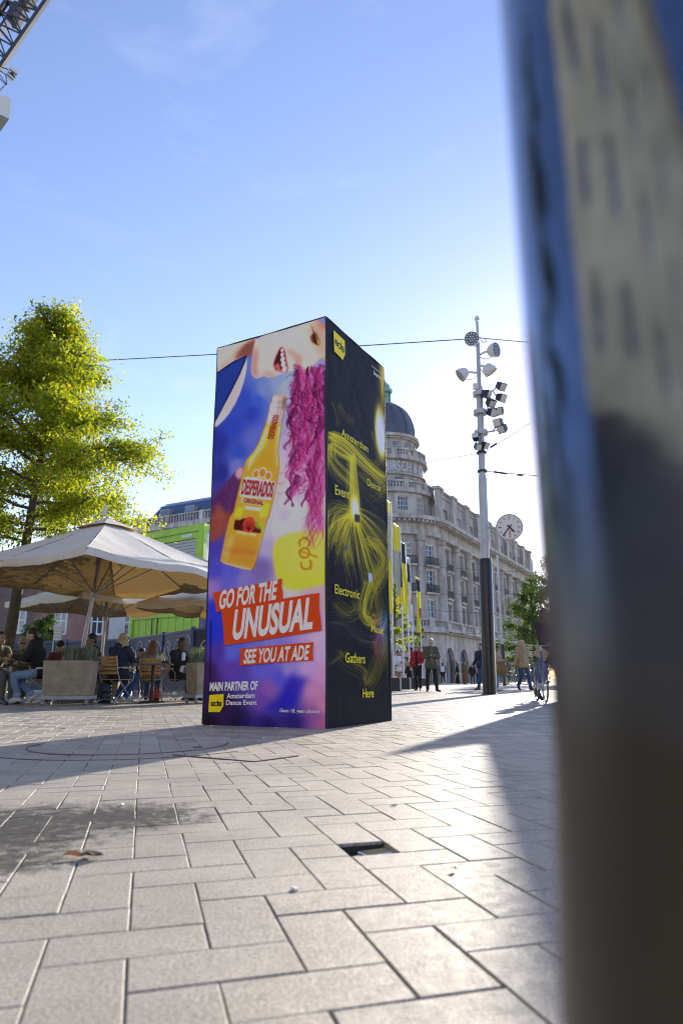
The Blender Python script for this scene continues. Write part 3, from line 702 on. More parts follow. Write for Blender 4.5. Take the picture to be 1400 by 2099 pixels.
# ---- row of brick houses behind the fence on the left ----
M_BRICK = mat('pinkish_brick', (0.27, 0.15, 0.13), 0.85, var=0.2, vscale=1.5, bump=0.4, bscale=12)
M_BRICK2 = mat('brown_brick', (0.17, 0.11, 0.095), 0.85, var=0.2, vscale=1.5, bump=0.4, bscale=12)
M_PLASTER = mat('white_plaster', (0.5, 0.5, 0.49), 0.8, var=0.1)
for (pa, Ya, pb, Yb, hh, mt, lab) in ((-150, 46, 60, 48, 7.6, M_BRICK2, 'brown brick house with white windows behind the tree trunk'), (60, 48, 165, 49, 7.2, M_BRICK, 'pinkish brick house with tall white windows beyond the parasols'),
                                      (165, 49, 215, 49.5, 6.9, M_BRICK2, 'narrow dark brick house between the pinkish house and the white house'), (215, 49.5, 300, 51, 7.1, M_PLASTER, 'white plastered house with a small balcony beside the green cabins')):
    mw, Lw = px_wall(pa, Ya, pb, Yb); h_ = thing('brick_house' if mt is not M_PLASTER else 'plaster_house', lab, 'house', tuple(mw(0, 0, 0)))
    hs = []; n = max(1, int(Lw / 1.9))
    for k in range(n):
        c = Lw * (k + 0.5) / n
        for z in (0.9, 3.6): hs.append((c - 0.45, c + 0.45, z, z + 1.9))
    b = MB(); wall_grid(b, mw, 0, Lw, 0, hh, hs, 0.2); slab(b, mw, 0, Lw, hh, hh + 0.25, -8, 0.3); slab(b, mw, 0, Lw, 0, hh, -8, -7.9)
    b.build('wall', mt, h_)
    for w in hs: window(mw, *w, h_, cols=2, rows=2, depth=0.15, t=0.12)
    r = MB(); r.add([mw(0, hh + 0.25, 0.2), mw(Lw, hh + 0.25, 0.2), mw(Lw, hh + 1.3, -4), mw(0, hh + 1.3, -4), mw(0, hh + 0.25, -8), mw(Lw, hh + 0.25, -8)], [(0, 1, 2, 3), (3, 2, 5, 4), (0, 3, 4), (1, 5, 2)]); r.build('roof', M_SLATE, h_)
    if mt is M_PLASTER: balcony(mw, Lw * 0.45, Lw * 0.8, 3.5, h_, 0.8)
# ---- building left of the square, outside the frame: mirrored in the steel pole ----
bl = thing('tan_building', 'tan sunlit building seen only as a blurred mirror image in the steel pole', 'building', (-13, -24, 0))
def ml(s, z, d): return Vector((-13 + d, -52 + s, z))
b = MB(); hs = []
for k in range(12):
    for z in (7.2, 10.8, 14.4, 18.0): hs.append((1.5 + 4.6 * k, 2.9 + 4.6 * k, z, z + 2.0))
wall_grid(b, ml, 0, 56, 6.0, 23, hs, 0.3); slab(b, ml, 0, 56, 23, 23.6, -10, 0.7); slab(b, ml, 0, 56, 0, 23, -10, -9.9); b.build('wall', mat('tan_brick', (0.74, 0.60, 0.37), 0.85, var=0.3, vscale=0.6), bl)
for h_ in hs: window(ml, *h_, bl, cols=2, rows=2, t=0.1)
b = MB(); slab(b, ml, 0, 56, 3.2, 3.7, 0.01, 2.2); b.build('canopy', M_IRON, bl)
b = MB(); slab(b, ml, 0, 56, 0, 5.99, -0.5, 0.02); b.build('shopfront', mat('dark_shopfront', (0.05, 0.04, 0.03), 0.5, var=0.4, vscale=1), bl)
# ================================================================== advertising column
ROT = 0.504
F0 = Vector((-0.1477, 6.4523, 0)); BW1, BW2, BH = 1.417, 1.379, 4.107
EA = Vector((-math.cos(ROT), math.sin(ROT), 0)); EB = Vector((math.sin(ROT), math.cos(ROT), 0))
N_FRONT = -EB; N_SIDE = -EA
TOPS = Vector((-0.008, 0.003, 0))        # slight lean at the top
class Face:
    """a printed face: photo pixel -> (u right, v down) -> world"""
    def __init__(s, tl, tr, br, bl, W, H, world):
        s.W, s.H, s.world = W, H, world
        src = [(0, 0), (1, 0), (1, 1), (0, 1)]; A = []; B = []
        for (u, v), (x, y) in zip(src, (tl, tr, br, bl)):
            A += [[x, y, 1, 0, 0, 0, -u * x, -u * y], [0, 0, 0, x, y, 1, -v * x, -v * y]]; B += [u, v]
        s.h = np.append(np.linalg.solve(np.array(A, float), np.array(B, float)), 1).reshape(3, 3)
    def uv(s, px, py):
        p = s.h @ np.array([px, py, 1.0]); return p[0] / p[2], p[1] / p[2]
    def pt(s, px, py, lift=0.0): return s.world(*s.uv(px, py), lift)
def w_front(u, v, l=0.0): return F0 + EA * (BW1 * (1 - u)) + Vector((0, 0, BH * (1 - v))) + TOPS * (1 - v) + N_FRONT * l
def w_side(u, v, l=0.0): return F0 + EB * (BW2 * u) + Vector((0, 0, BH * (1 - v))) + TOPS * (1 - v) + N_SIDE * l
FF = Face((447, 713), (667, 652), (669, 1495), (416, 1487), BW1, BH, w_front)
FS = Face((667, 652), (785, 752), (802, 1477), (669, 1495), BW2, BH, w_side)
def z1(x, y): return (400 + x / 3.2558, 630 + y / 3.2558)
def z2(x, y): return (400 + x / 3.2558, 1060 + y / 3.2558)
rs = np.random.RandomState(5)
def lin(c):
    c = np.array(c, float) / 255.0
    return np.where(c <= 0.04045, c / 12.92, ((c + 0.055) / 1.055) ** 2.4)
class Canvas:
    def __init__(s, face, nx, ny):
        s.face, s.nx, s.ny = face, nx, ny; s.img = np.zeros((ny, nx, 3)); s.Y, s.X = np.mgrid[0:ny, 0:nx] + 0.5
    def P(s, pts):
        return np.array([(u * s.nx, v * s.ny) for u, v in (s.face.uv(*p) for p in pts)])
    def idw(s, ctrl, pw=2.6):
        w = np.zeros((s.ny, s.nx)); acc = np.zeros((s.ny, s.nx, 3))
        for p, c in ctrl:
            (x, y), = s.P([p]); d = ((s.X - x) / s.nx) ** 2 + ((s.Y - y) / s.nx) ** 2 + 2e-4
            k = d ** (-pw / 2 - 0.3); w += k; acc += k[..., None] * np.array(c, float)
        s.img = acc / w[..., None]
    def mask(s, pts, px=True, soft=0.0, smooth=0):
        p = s.P(pts) if px else np.array(pts, float)
        for _ in range(smooth):
            q = np.roll(p, -1, 0); p = np.stack([0.75 * p + 0.25 * q, 0.25 * p + 0.75 * q], 1).reshape(-1, 2)
        inside = np.zeros((s.ny, s.nx), bool); n = len(p)
        acc = np.zeros((s.ny, s.nx)); 
        for oy in (-0.25, 0.25):
            for ox in (-0.25, 0.25):
                ins = np.zeros((s.ny, s.nx), bool); yy = s.Y + oy; xx = s.X + ox
                for i in range(n):
                    x0, y0 = p[i]; x1, y1 = p[(i + 1) % n]
                    if y0 == y1: continue
                    lo, hi = (y0, y1) if y0 < y1 else (y1, y0)
                    r0, r1 = max(0, int(lo) - 2), min(s.ny, int(hi) + 3)
                    if r1 <= r0: continue
                    ys = yy[r0:r1]; c = (ys > y0) != (ys > y1)
                    ins[r0:r1] ^= c & (xx[r0:r1] < (x1 - x0) * (ys - y0) / (y1 - y0) + x0)
                acc += ins
        acc /= 4
        return s.blur(acc, soft) if soft > 0 else acc
    @staticmethod
    def blur(a, sg):
        r = int(3 * sg) + 1; k = np.exp(-0.5 * (np.arange(-r, r + 1) / sg) ** 2); k /= k.sum()
        for ax in (0, 1):
            pad = [(r, r) if i == ax else (0, 0) for i in range(2)]
            b = np.pad(a, pad, mode='edge'); o = np.zeros_like(a)
            for i, w in enumerate(k): o += w * (b[i:i + a.shape[0], :] if ax == 0 else b[:, i:i + a.shape[1]])
            a = o
        return a
    def over(s, m, c, a=1.0):
        m = np.clip(m * a, 0, 1)[..., None]; s.img = s.img * (1 - m) + np.array(c, float) * m
    def fill(s, pts, c, a=1.0, soft=0.6, smooth=0): m = s.mask(pts, True, soft, smooth); s.over(m, c, a); return m
    def ell(s, p, rx, ry, c, a=1.0, soft=0.15, rot=0.0):
        (x, y), = s.P([p]); dx, dy = s.X - x, s.Y - y; ca, sa = math.cos(rot), math.sin(rot)
        d = np.sqrt(((dx * ca + dy * sa) / rx) ** 2 + ((-dx * sa + dy * ca) / ry) ** 2)
        s.over(np.clip((1 + soft - d) / (2 * soft), 0, 1), c, a)
    def stroke(s, pts, w, c, a=1.0, px=True, w2=None):
        p = s.P(pts) if px else np.array(pts, float); w2 = w if w2 is None else w2; n = len(p)
        for i in range(n - 1):
            (xa, ya), (xb, yb) = p[i], p[i + 1]; ww = w + (w2 - w) * i / max(1, n - 1)
            m = ww + 1.5; r0, r1 = int(max(0, min(ya, yb) - m)), int(min(s.ny, max(ya, yb) + m + 1)); q0, q1 = int(max(0, min(xa, xb) - m)), int(min(s.nx, max(xa, xb) + m + 1))
            if r1 <= r0 or q1 <= q0: continue
            X, Y = s.X[r0:r1, q0:q1], s.Y[r0:r1, q0:q1]; dx, dy = xb - xa, yb - ya; L2_ = dx * dx + dy * dy + 1e-9
            t = np.clip(((X - xa) * dx + (Y - ya) * dy) / L2_, 0, 1); d = np.hypot(X - xa - t * dx, Y - ya - t * dy)
            k = (np.clip(ww + 0.5 - d, 0, 1) * a)[..., None]; sub = s.img[r0:r1, q0:q1]
            s.img[r0:r1, q0:q1] = sub * (1 - k) + np.array(c, float) * k
    def grain(s, amp): s.img += rs.normal(0, amp, s.img.shape[:2])[..., None]
    def build(s, name, m, parent, lift):
        ny, nx = s.ny, s.nx
        u = np.arange(nx + 1) / nx; v = np.arange(ny + 1) / ny
        o = np.array(s.face.world(0, 0, lift)); ex = np.array(s.face.world(1, 0, lift)) - o; ey = np.array(s.face.world(0, 1, lift)) - o
        V = o + v[:, None, None] * ey + u[None, :, None] * ex
        # the fabric is not perfectly flat
        uu, vv = np.meshgrid(u, v); nrm = np.array(s.face.world(0, 0, 1)) - np.array(s.face.world(0, 0, 0))
        wr = 0.0030 * np.sin(9 * uu + 2 * np.sin(5 * vv)) * np.sin(13 * vv) + 0.0012 * np.sin(31 * vv + 6 * uu) + 0.004 * np.sin(np.pi * uu) * np.sin(np.pi * vv)
        wr *= np.clip(uu * 12, 0, 1) * np.clip((1 - uu) * 12, 0, 1) * np.clip(vv * 20, 0, 1) * np.clip((1 - vv) * 20, 0, 1)
        V = V + wr[..., None] * nrm
        V = V.reshape(-1, 3); idx = np.arange((ny + 1) * (nx + 1)).reshape(ny + 1, nx + 1)
        fc = np.stack([idx[:-1, :-1], idx[1:, :-1], idx[1:, 1:], idx[:-1, 1:]], -1).reshape(-1)
        me = bpy.data.meshes.new(name); me.vertices.add(len(V)); me.vertices.foreach_set('co', V.ravel())
        nf = nx * ny; me.loops.add(nf * 4); me.loops.foreach_set('vertex_index', fc.astype(np.int32))
        me.polygons.add(nf); me.polygons.foreach_set('loop_start', np.arange(nf, dtype=np.int32) * 4); me.polygons.foreach_set('loop_total', np.full(nf, 4, np.int32))
        me.update(calc_edges=True)
        me.polygons.foreach_set('use_smooth', np.ones(nf, bool))
        # per-vertex print colours (average of the four texels round a vertex)
        pd = np.pad(np.clip(s.img, 0, 255), ((1, 1), (1, 1), (0, 0)), mode='edge')
        vc = (pd[:-1, :-1] + pd[1:, :-1] + pd[:-1, 1:] + pd[1:, 1:]) / 4
        at = me.color_attributes.new('print', 'FLOAT_COLOR', 'POINT')
        at.data.foreach_set('color', np.concatenate([np.clip(1.6 * lin(vc) ** 0.98, 0, 0.93).reshape(-1, 3) if name == 'front_print' else np.clip(1.25 * lin(vc) ** 1.05, 0, 0.93).reshape(-1, 3), np.ones((len(V), 1))], 1).astype(np.float32).ravel())
        return finish(name, me, m, parent)
def print_mat(name, gain):
    m = bpy.data.materials.new(name); m.use_nodes = True; N = m.node_tree.nodes; L = m.node_tree.links; b = N['Principled BSDF']
    at = N.new('ShaderNodeAttribute'); at.attribute_name = 'print'
    mx = N.new('ShaderNodeMix'); mx.data_type = 'RGBA'; mx.blend_type = 'MULTIPLY'; mx.inputs[0].default_value = 1; mx.inputs[7].default_value = (gain, gain, gain, 1)
    L.new(at.outputs['Color'], mx.inputs[6]); L.new(mx.outputs[2], b.inputs['Base Color'])
    b.inputs['Roughness'].default_value = 0.55; b.inputs['Specular IOR Level'].default_value = 0.12
    tc = N.new('ShaderNodeTexCoord'); nz = N.new('ShaderNodeTexNoise'); nz.inputs['Scale'].default_value = 5; nz.inputs['Detail'].default_value = 4
    bp = N.new('ShaderNodeBump'); bp.inputs['Strength'].default_value = 0.4; bp.inputs['Distance'].default_value = 0.03
    L.new(tc.outputs['Object'], nz.inputs['Vector']); L.new(nz.outputs['Fac'], bp.inputs['Height']); L.new(bp.outputs[0], b.inputs['Normal'])
    return m
GAIN = 1.0
M_PRINT = print_mat('printed_fabric', GAIN)
bx = thing('advertising_column', 'tall square fabric-covered advertising column with a beer bottle print and yellow-lettered black side', 'advertising column', tuple(F0 + EA * BW1 / 2 + EB * BW2 / 2))
M_BOXDARK = mat('column_fabric_black', (0.012, 0.013, 0.02), 0.6, bump=0.15, bscale=8)
# core: rounded fabric-covered frame
core = MB()
def core_pts(z, off): return [F0 + Vector((0, 0, z)) + TOPS * (z / BH) + EA * a + EB * b for a, b in ((off, off), (BW1 - off, off), (BW1 - off, BW2 - off), (off, BW2 - off))]
lv = core_pts(0.004, 0.0) + core_pts(BH, 0.0)
core.add(lv, [(3, 2, 1, 0), (4, 5, 6, 7)] + [(k, (k + 1) % 4, 4 + (k + 1) % 4, 4 + k) for k in range(4)])
core.build('frame_cover', M_BOXDARK, bx, bevel=0.012, seg=3)

# ---- front print ----
C = Canvas(FF, 236, 684)
b_ = [(z1(160, 900), (38, 50, 150)), (z1(180, 1100), (38, 48, 140)), (z1(150, 1250), (70, 55, 150)), (z1(260, 800), (45, 70, 190)), (z1(300, 960), (50, 80, 190)), (z1(380, 700), (45, 65, 180)),
      (z1(420, 620), (60, 90, 205)), (z1(330, 620), (50, 75, 190)), (z1(460, 560), (120, 140, 215)), (z1(600, 520), (165, 180, 228)), (z1(640, 600), (170, 180, 230)), (z1(640, 720), (165, 170, 228)),
      (z1(560, 500), (140, 160, 222)), (z1(660, 900), (190, 185, 228)), (z1(640, 1000), (205, 190, 215)), (z1(380, 880), (95, 105, 200)), (z1(280, 1060), (110, 120, 205)), (z1(620, 1300), (220, 205, 220)),
      (z1(800, 1250), (225, 205, 200)), (z1(830, 1340), (240, 225, 190)), (z1(600, 1390), (190, 185, 235)),
      (z2(130, 60), (130, 60, 110)), (z2(130, 200), (70, 60, 170)), (z2(130, 350), (75, 70, 190)), (z2(260, 360), (90, 90, 205)), (z2(470, 60), (190, 190, 235)), (z2(480, 200), (175, 165, 205)), (z2(440, 340), (120, 100, 165)),
      (z2(560, 60), (215, 205, 235)), (z2(660, 60), (235, 222, 225)), (z2(840, 40), (230, 200, 210)), (z2(330, 410), (130, 115, 190)), (z2(620, 470), (210, 195, 190)), (z2(850, 500), (205, 165, 175)),
      (z2(110, 480), (150, 120, 190)), (z2(110, 620), (50, 60, 185)), (z2(130, 760), (40, 50, 190)), (z2(170, 700), (60, 60, 175)), (z2(150, 900), (75, 50, 150)), (z2(250, 900), (90, 95, 205)), (z2(250, 1010), (95, 60, 160)),
      (z2(90, 1030), (58, 26, 84)), (z2(90, 1200), (42, 20, 64)), (z2(300, 1060), (85, 60, 165)), (z2(200, 1250), (44, 22, 72)), (z2(80, 1370), (26, 15, 38)), (z2(300, 1380), (28, 18, 50)), (z2(500, 1390), (34, 22, 70)),
      (z2(450, 1010), (95, 90, 205)), (z2(560, 1080), (85, 85, 205)), (z2(500, 1150), (140, 85, 170)), (z2(460, 1230), (110, 70, 165)), (z2(640, 1020), (150, 130, 210)), (z2(760, 1000), (190, 150, 200)), (z2(850, 900), (205, 165, 205)),
      (z2(860, 1050), (205, 145, 190)), (z2(800, 1150), (195, 130, 175)), (z2(860, 1250), (195, 125, 160)), (z2(800, 1330), (150, 85, 150)), (z2(860, 1400), (170, 95, 135)), (z2(620, 1250), (60, 55, 170)), (z2(650, 1380), (50, 34, 104)),
      (z2(520, 1300), (90, 65, 165)), (z2(850, 780), (200, 170, 210)), (z2(500, 860), (130, 120, 215)), (z2(400, 840), (110, 110, 210))]
C.idw(b_)
# blurred blue shapes at the foot
C.fill([z2(*p) for p in [(580, 1210), (610, 1080), (660, 1040), (700, 1080), (780, 1070), (720, 1130), (690, 1230), (640, 1290), (540, 1300), (440, 1290)]], (38, 32, 170), 0.85, 5, 1)
C.fill([z2(*p) for p in [(300, 1330), (560, 1300), (760, 1330), (780, 1400), (300, 1400)]], (40, 32, 120), 0.6, 7)
C.fill([z2(*p) for p in [(100, 560), (190, 600), (200, 840), (110, 850)]], (28, 48, 200), 0.6, 6)
# blurred yellow block with the badge
C.fill([z2(*p) for p in [(520, 215), (548, 150), (600, 118), (800, 85), (885, 95), (885, 440), (830, 462), (640, 497), (585, 455), (545, 395), (528, 320)]], (236, 208, 50), 0.95, 3, 1)
C.fill([z2(*p) for p in [(600, 118), (800, 85), (885, 95), (885, 380), (640, 395), (560, 300)]], (243, 222, 95), 0.6, 6, 1)
YB = (178, 128, 22)
def arc(f, cx, cy, r, a0, a1, n=14, sy=1.0): return [f(cx + r * math.cos(R(a0 + (a1 - a0) * i / n)), cy + sy * r * math.sin(R(a0 + (a1 - a0) * i / n))) for i in range(n + 1)]
for p in (arc(z2, 735, 240, 32, 0, 360, 20), [z2(700, 240), z2(700, 225), z2(800, 262), z2(818, 270)], arc(z2, 735, 175, 34, 150, 400, 16), [z2(704, 190), z2(700, 165), z2(712, 150)], arc(z2, 745, 315, 34, -40, 200, 16), [z2(772, 292), z2(780, 330), z2(775, 350)]):
    C.stroke(p, 1.9, YB, 0.8)
# neck, garment, shoulder
SK = (232, 190, 172)
C.fill([z1(*p) for p in [(150, 270), (415, 200), (395, 300), (340, 330), (265, 352), (150, 436)]], (238, 205, 190), 1, 1)
C.fill([z1(*p) for p in [(330, 245), (410, 205), (385, 320), (330, 330), (265, 350), (280, 300)]], (120, 62, 52), 0.9, 3)
C.fill([z1(*p) for p in [(150, 400), (240, 330), (300, 250), (330, 250), (270, 345), (150, 436)]], (205, 150, 132), 0.55, 4)
C.fill([z1(*p) for p in [(345, 318), (350, 380), (335, 470), (290, 610), (225, 720), (130, 812), (138, 740), (240, 560), (320, 400)]], (240, 208, 200), 1, 1, 1)
C.fill([z1(*p) for p in [(150, 430), (250, 365), (345, 322), (340, 360), (255, 540), (135, 760), (140, 500)]], (32, 58, 150), 1, 0.8)
C.stroke([z1(345, 322), z1(300, 440), z1(225, 590), z1(138, 752)], 1.6, (16, 24, 70))
C.stroke([z1(150, 436), z1(250, 372), z1(345, 322)], 1.3, (16, 20, 60))
for k in range(26):
    x = 150 + 7 * k; C.stroke([z1(x, 440 + 10 * math.sin(k)), z1(x - 30, 560), z1(x - 60, 700)], 0.35, (22, 42, 120), 0.35)
# face
face_poly = [(410, 205), (620, 145), (868, 62), (876, 330), (838, 342), (795, 392), (752, 448), (722, 461), (694, 452), (683, 425), (665, 418), (648, 432), (625, 430), (560, 452), (515, 468), (490, 470), (455, 456), (420, 478), (388, 466), (372, 425), (383, 330), (396, 260)]
C.fill([z1(*p) for p in face_poly], (240, 205, 190), 1, 0.8, 1)
fm = C.mask([z1(*p) for p in face_poly], True, 0.8, 1)
def shade(pts, c, a, soft): C.over(C.mask([z1(*p) for p in pts], True, soft) * fm, c, a)
shade([(372, 425), (383, 330), (396, 255), (425, 300), (410, 400), (430, 478), (388, 466)], (176, 112, 104), 0.8, 5)
shade([(430, 478), (460, 455), (515, 468), (560, 450), (520, 440), (470, 425)], (196, 130, 126), 0.8, 4)
shade([(600, 250), (660, 295), (690, 330), (672, 350), (630, 310)], (204, 140, 124), 0.9, 4)
shade([(672, 330), (700, 315), (720, 350), (700, 440), (683, 425), (670, 380)], (205, 128, 122), 0.75, 4)
shade([(690, 452), (722, 461), (760, 440), (735, 425), (705, 430)], (190, 105, 105), 0.75, 3)
shade([(780, 110), (868, 70), (868, 330), (835, 340), (800, 250), (765, 200)], (206, 132, 104), 0.6, 8)
shade([(500, 190), (700, 130), (740, 240), (640, 260), (560, 270)], (250, 222, 208), 0.6, 10)
shade([(820, 80), (868, 68), (868, 150), (845, 140)], (160, 88, 62), 0.7, 4)
# eye
C.fill([z1(*p) for p in [(770, 205), (795, 168), (815, 185), (836, 240), (826, 262), (800, 252), (780, 236)]], (96, 46, 40), 0.95, 1.2)
C.fill([z1(*p) for p in [(800, 182), (833, 242), (822, 252), (808, 228)]], (238, 206, 40), 1, 0.6)
C.fill([z1(*p) for p in [(788, 190), (800, 180), (812, 225), (818, 252), (800, 240)]], (40, 16, 18), 1, 0.6)
for k in range(9): C.stroke([z1(790 + k * 4, 178 + k * 8), z1(775 + k * 5, 120 + k * 11)], 0.4, (110, 55, 45), 0.7)
C.fill([z1(855, 335), z1(880, 320), z1(880, 355), z1(858, 352)], (225, 190, 40), 1, 0.6)
# mouth
C.fill([z1(*p) for p in [(520, 385), (535, 330), (560, 280), (578, 262), (602, 280), (612, 340), (632, 425), (600, 440), (560, 432), (535, 420)]], (214, 92, 112), 1, 1, 1)
C.fill([z1(*p) for p in [(528, 382), (545, 330), (566, 285), (580, 272), (598, 300), (606, 350), (618, 420), (590, 428), (565, 405), (545, 425)]], (64, 14, 20), 1, 0.8)
C.fill([z1(*p) for p in [(532, 390), (560, 372), (572, 405), (548, 424)]], (205, 105, 100), 0.9, 1)
for x, y, r in ((583, 290, 10), (584, 318, 12), (587, 350, 15), (592, 382, 16), (600, 414, 16), (660, 414, 9)):
    C.ell(z1(x, y), r / 3.2558 * 1.03, r / 3.2558 * 1.15, (248, 244, 240), 1, 0.2)
# the hand behind the bottle
C.fill([z1(*p) for p in [(100, 1400), (115, 1270), (200, 1180), (260, 1110), (300, 1062), (330, 1065), (330, 1130), (300, 1190), (275, 1300), (255, 1420)]], (92, 44, 96), 1, 1.2, 1)
C.fill([z1(*p) for p in [(265, 1110), (300, 1062), (330, 1068), (325, 1130), (295, 1150)]], (220, 160, 175), 1, 2, 1)
C.fill([z2(*p) for p in [(105, -30), (200, -40), (255, -30), (240, 40), (190, 110), (140, 160), (100, 160)]], (150, 70, 60), 0.9, 4)
C.fill([z1(*p) for p in [(120, 1300), (180, 1230), (230, 1240), (200, 1330), (130, 1400)]], (70, 32, 100), 0.6, 4)
C.fill([z1(*p) for p in [(130, 1320), (170, 1300), (200, 1400), (130, 1410)]], (170, 90, 60), 0.7, 4)
C.fill([z1(*p) for p in [(560, 1050), (600, 1048), (604, 1110), (585, 1160), (600, 1185), (590, 1240), (575, 1290), (545, 1320), (520, 1330), (530, 1150)]], (236, 190, 188), 1, 1, 1)
for y in (1110, 1180, 1245): C.stroke([z1(550, y - 8), z1(575, y), z1(600, y - 14)], 0.8, (196, 120, 130), 0.8)
# bottle
def bt(pts, c, a=1, soft=0.5, sm=0): return C.fill(pts, c, a, soft, sm)
B_out = [z1(*p) for p in [(520, 590), (560, 580), (617, 592), (619, 612), (608, 630), (612, 662), (598, 690), (584, 760), (570, 860), (556, 960), (562, 1010), (566, 1060), (556, 1130), (530, 1260), (498, 1400)]] + [z2(*p) for p in [(485, 20), (455, 130), (425, 240), (398, 330), (378, 356), (300, 340), (200, 310), (172, 290), (180, 250), (205, 120), (235, 0)]] + [z1(*p) for p in [(262, 1360), (300, 1200), (328, 1080), (345, 1020), (400, 955), (430, 900), (470, 790), (498, 690), (502, 655), (514, 630), (518, 608)]]
bm_ = C.mask(B_out, True, 0.5, 0)
C.over(bm_, (226, 160, 48))
def bsh(pts, c, a, soft): C.over(C.mask(pts, True, soft) * bm_, c, a)
bsh([z1(*p) for p in [(515, 580), (625, 585), (610, 690), (590, 780), (490, 770), (500, 640)]], (196, 176, 176), 0.95, 2)
bsh([z1(*p) for p in [(505, 640), (530, 600), (560, 600), (545, 690), (500, 780), (485, 780)]], (246, 240, 238), 0.9, 1.2)
bsh([z1(*p) for p in [(590, 600), (612, 600), (606, 660), (590, 690), (580, 680)]], (130, 110, 110), 0.8, 1)
bsh([z1(*p) for p in [(470, 800), (500, 790), (480, 900), (430, 990), (370, 1060), (350, 1040), (420, 930)]], (250, 214, 120), 0.85, 3)
bsh([z1(*p) for p in [(560, 780), (585, 790), (560, 940), (565, 1060), (540, 1060), (545, 900)]], (245, 225, 190), 0.75, 3)
bsh([z1(*p) for p in [(420, 960), (540, 960), (550, 1080), (400, 1080)]], (206, 148, 36), 0.6, 6)
bsh([z2(*p) for p in [(210, 110), (440, 160), (400, 340), (180, 300)]], (214, 128, 44), 0.7, 8)
bsh([z2(*p) for p in [(190, 240), (240, 120), (265, 125), (215, 290)]], (248, 208, 120), 0.7, 4)
bsh([z2(*p) for p in [(405, 320), (450, 130), (470, 60), (490, 60), (440, 240)]], (250, 226, 170), 0.7, 3)
bsh([z2(*p) for p in [(165, 285), (200, 300), (380, 345), (380, 362), (160, 310)]], (235, 190, 170), 0.9, 2)
bsh([z2(*p) for p in [(200, 200), (420, 230), (415, 250), (200, 225)]], (150, 82, 26), 0.45, 3)
for k in range(1000):
    t = rs.rand(2); x = 230 + 330 * t[0]; y = 900 + 520 * t[1] if k % 2 else 1400 + 420 * t[1]
    C.ell(z1(x - (y - 1100) * 0.22, y), 0.45, 0.45, (255, 232, 150) if k % 3 else (170, 100, 24), 0.55, 0.5) if k < 520 else None
C.stroke(B_out[3:20], 1.0, (150, 88, 30), 0.55); C.stroke(B_out[-12:] + B_out[:1], 0.9, (170, 104, 40), 0.5)
for o_ in (14, 22): C.stroke([z1(505 + o_ * 0.5, 720), z1(470 + o_ * 0.4, 840), z1(425 + o_, 930), z1(365 + o_, 1010), z1(340 + o_, 1090)], 0.6, (255, 244, 214), 0.7)
for yy in (622, 634, 664): C.stroke([z1(508, yy), z1(560, yy + 8), z1(612, yy)], 0.7, (120, 104, 104), 0.6)
# labels on the bottle: crowned oval, red panels
for x, y, r in ((412, 1112, 22), (455, 1105, 26), (492, 1125, 22)):
    C.ell(z1(x, y), r / 3.2558 * 1.1, r / 3.2558 * 1.2, (250, 235, 220), 1, 0.1); C.ell(z1(x, y), r / 3.2558 * 0.85, r / 3.2558 * 0.95, (222, 130, 40), 1, 0.1)
C.fill([z1(*p) for p in [(330, 1140), (352, 1130), (535, 1165), (542, 1180), (518, 1275), (505, 1285), (308, 1262), (302, 1245)]], (248, 238, 232), 1, 0.5)
C.fill([z1(*p) for p in [(312, 1270), (470, 1292), (462, 1328), (308, 1305)]], (238, 190, 150), 0.9, 0.6)
C.fill([z1(*p) for p in [(335, 1322), (450, 1340), (445, 1362), (333, 1345)]], (246, 236, 222), 0.9, 0.6)
C.fill([z1(*p) for p in [(285, 1330), (330, 1330), (310, 1400), (262, 1400)]], (250, 214, 40), 0.8, 2)
C.fill([z1(*p) for p in [(450, 1310), (505, 1310), (480, 1400), (430, 1400)]], (244, 220, 60), 0.8, 2)
C.fill([z2(*p) for p in [(262, 50), (272, 15), (300, 20), (330, 5), (420, 30), (446, 80), (440, 108), (262, 82)]], (74, 20, 24), 1, 0.7)
C.fill([z2(*p) for p in [(398, 20), (470, 30), (455, 90), (405, 70)]], (170, 186, 40), 0.8, 1.4)
C.ell(z2(362, 52), 42 / 3.2558 * 1.02, 46 / 3.2558, (222, 62, 46), 1, 0.06)
for a in range(-70, 71, 20): C.stroke([z2(362, 88), z2(362 + 40 * math.sin(R(a)), 84 - 56 * math.cos(R(a)))], 0.55, (50, 10, 14), 0.9)
for k in range(5): C.stroke([z2(284, 96 + 7 * k - 4), z2(410, 112 + 7 * k)], 0.5, (252, 240, 226), 0.7 if k < 3 else 0.0)
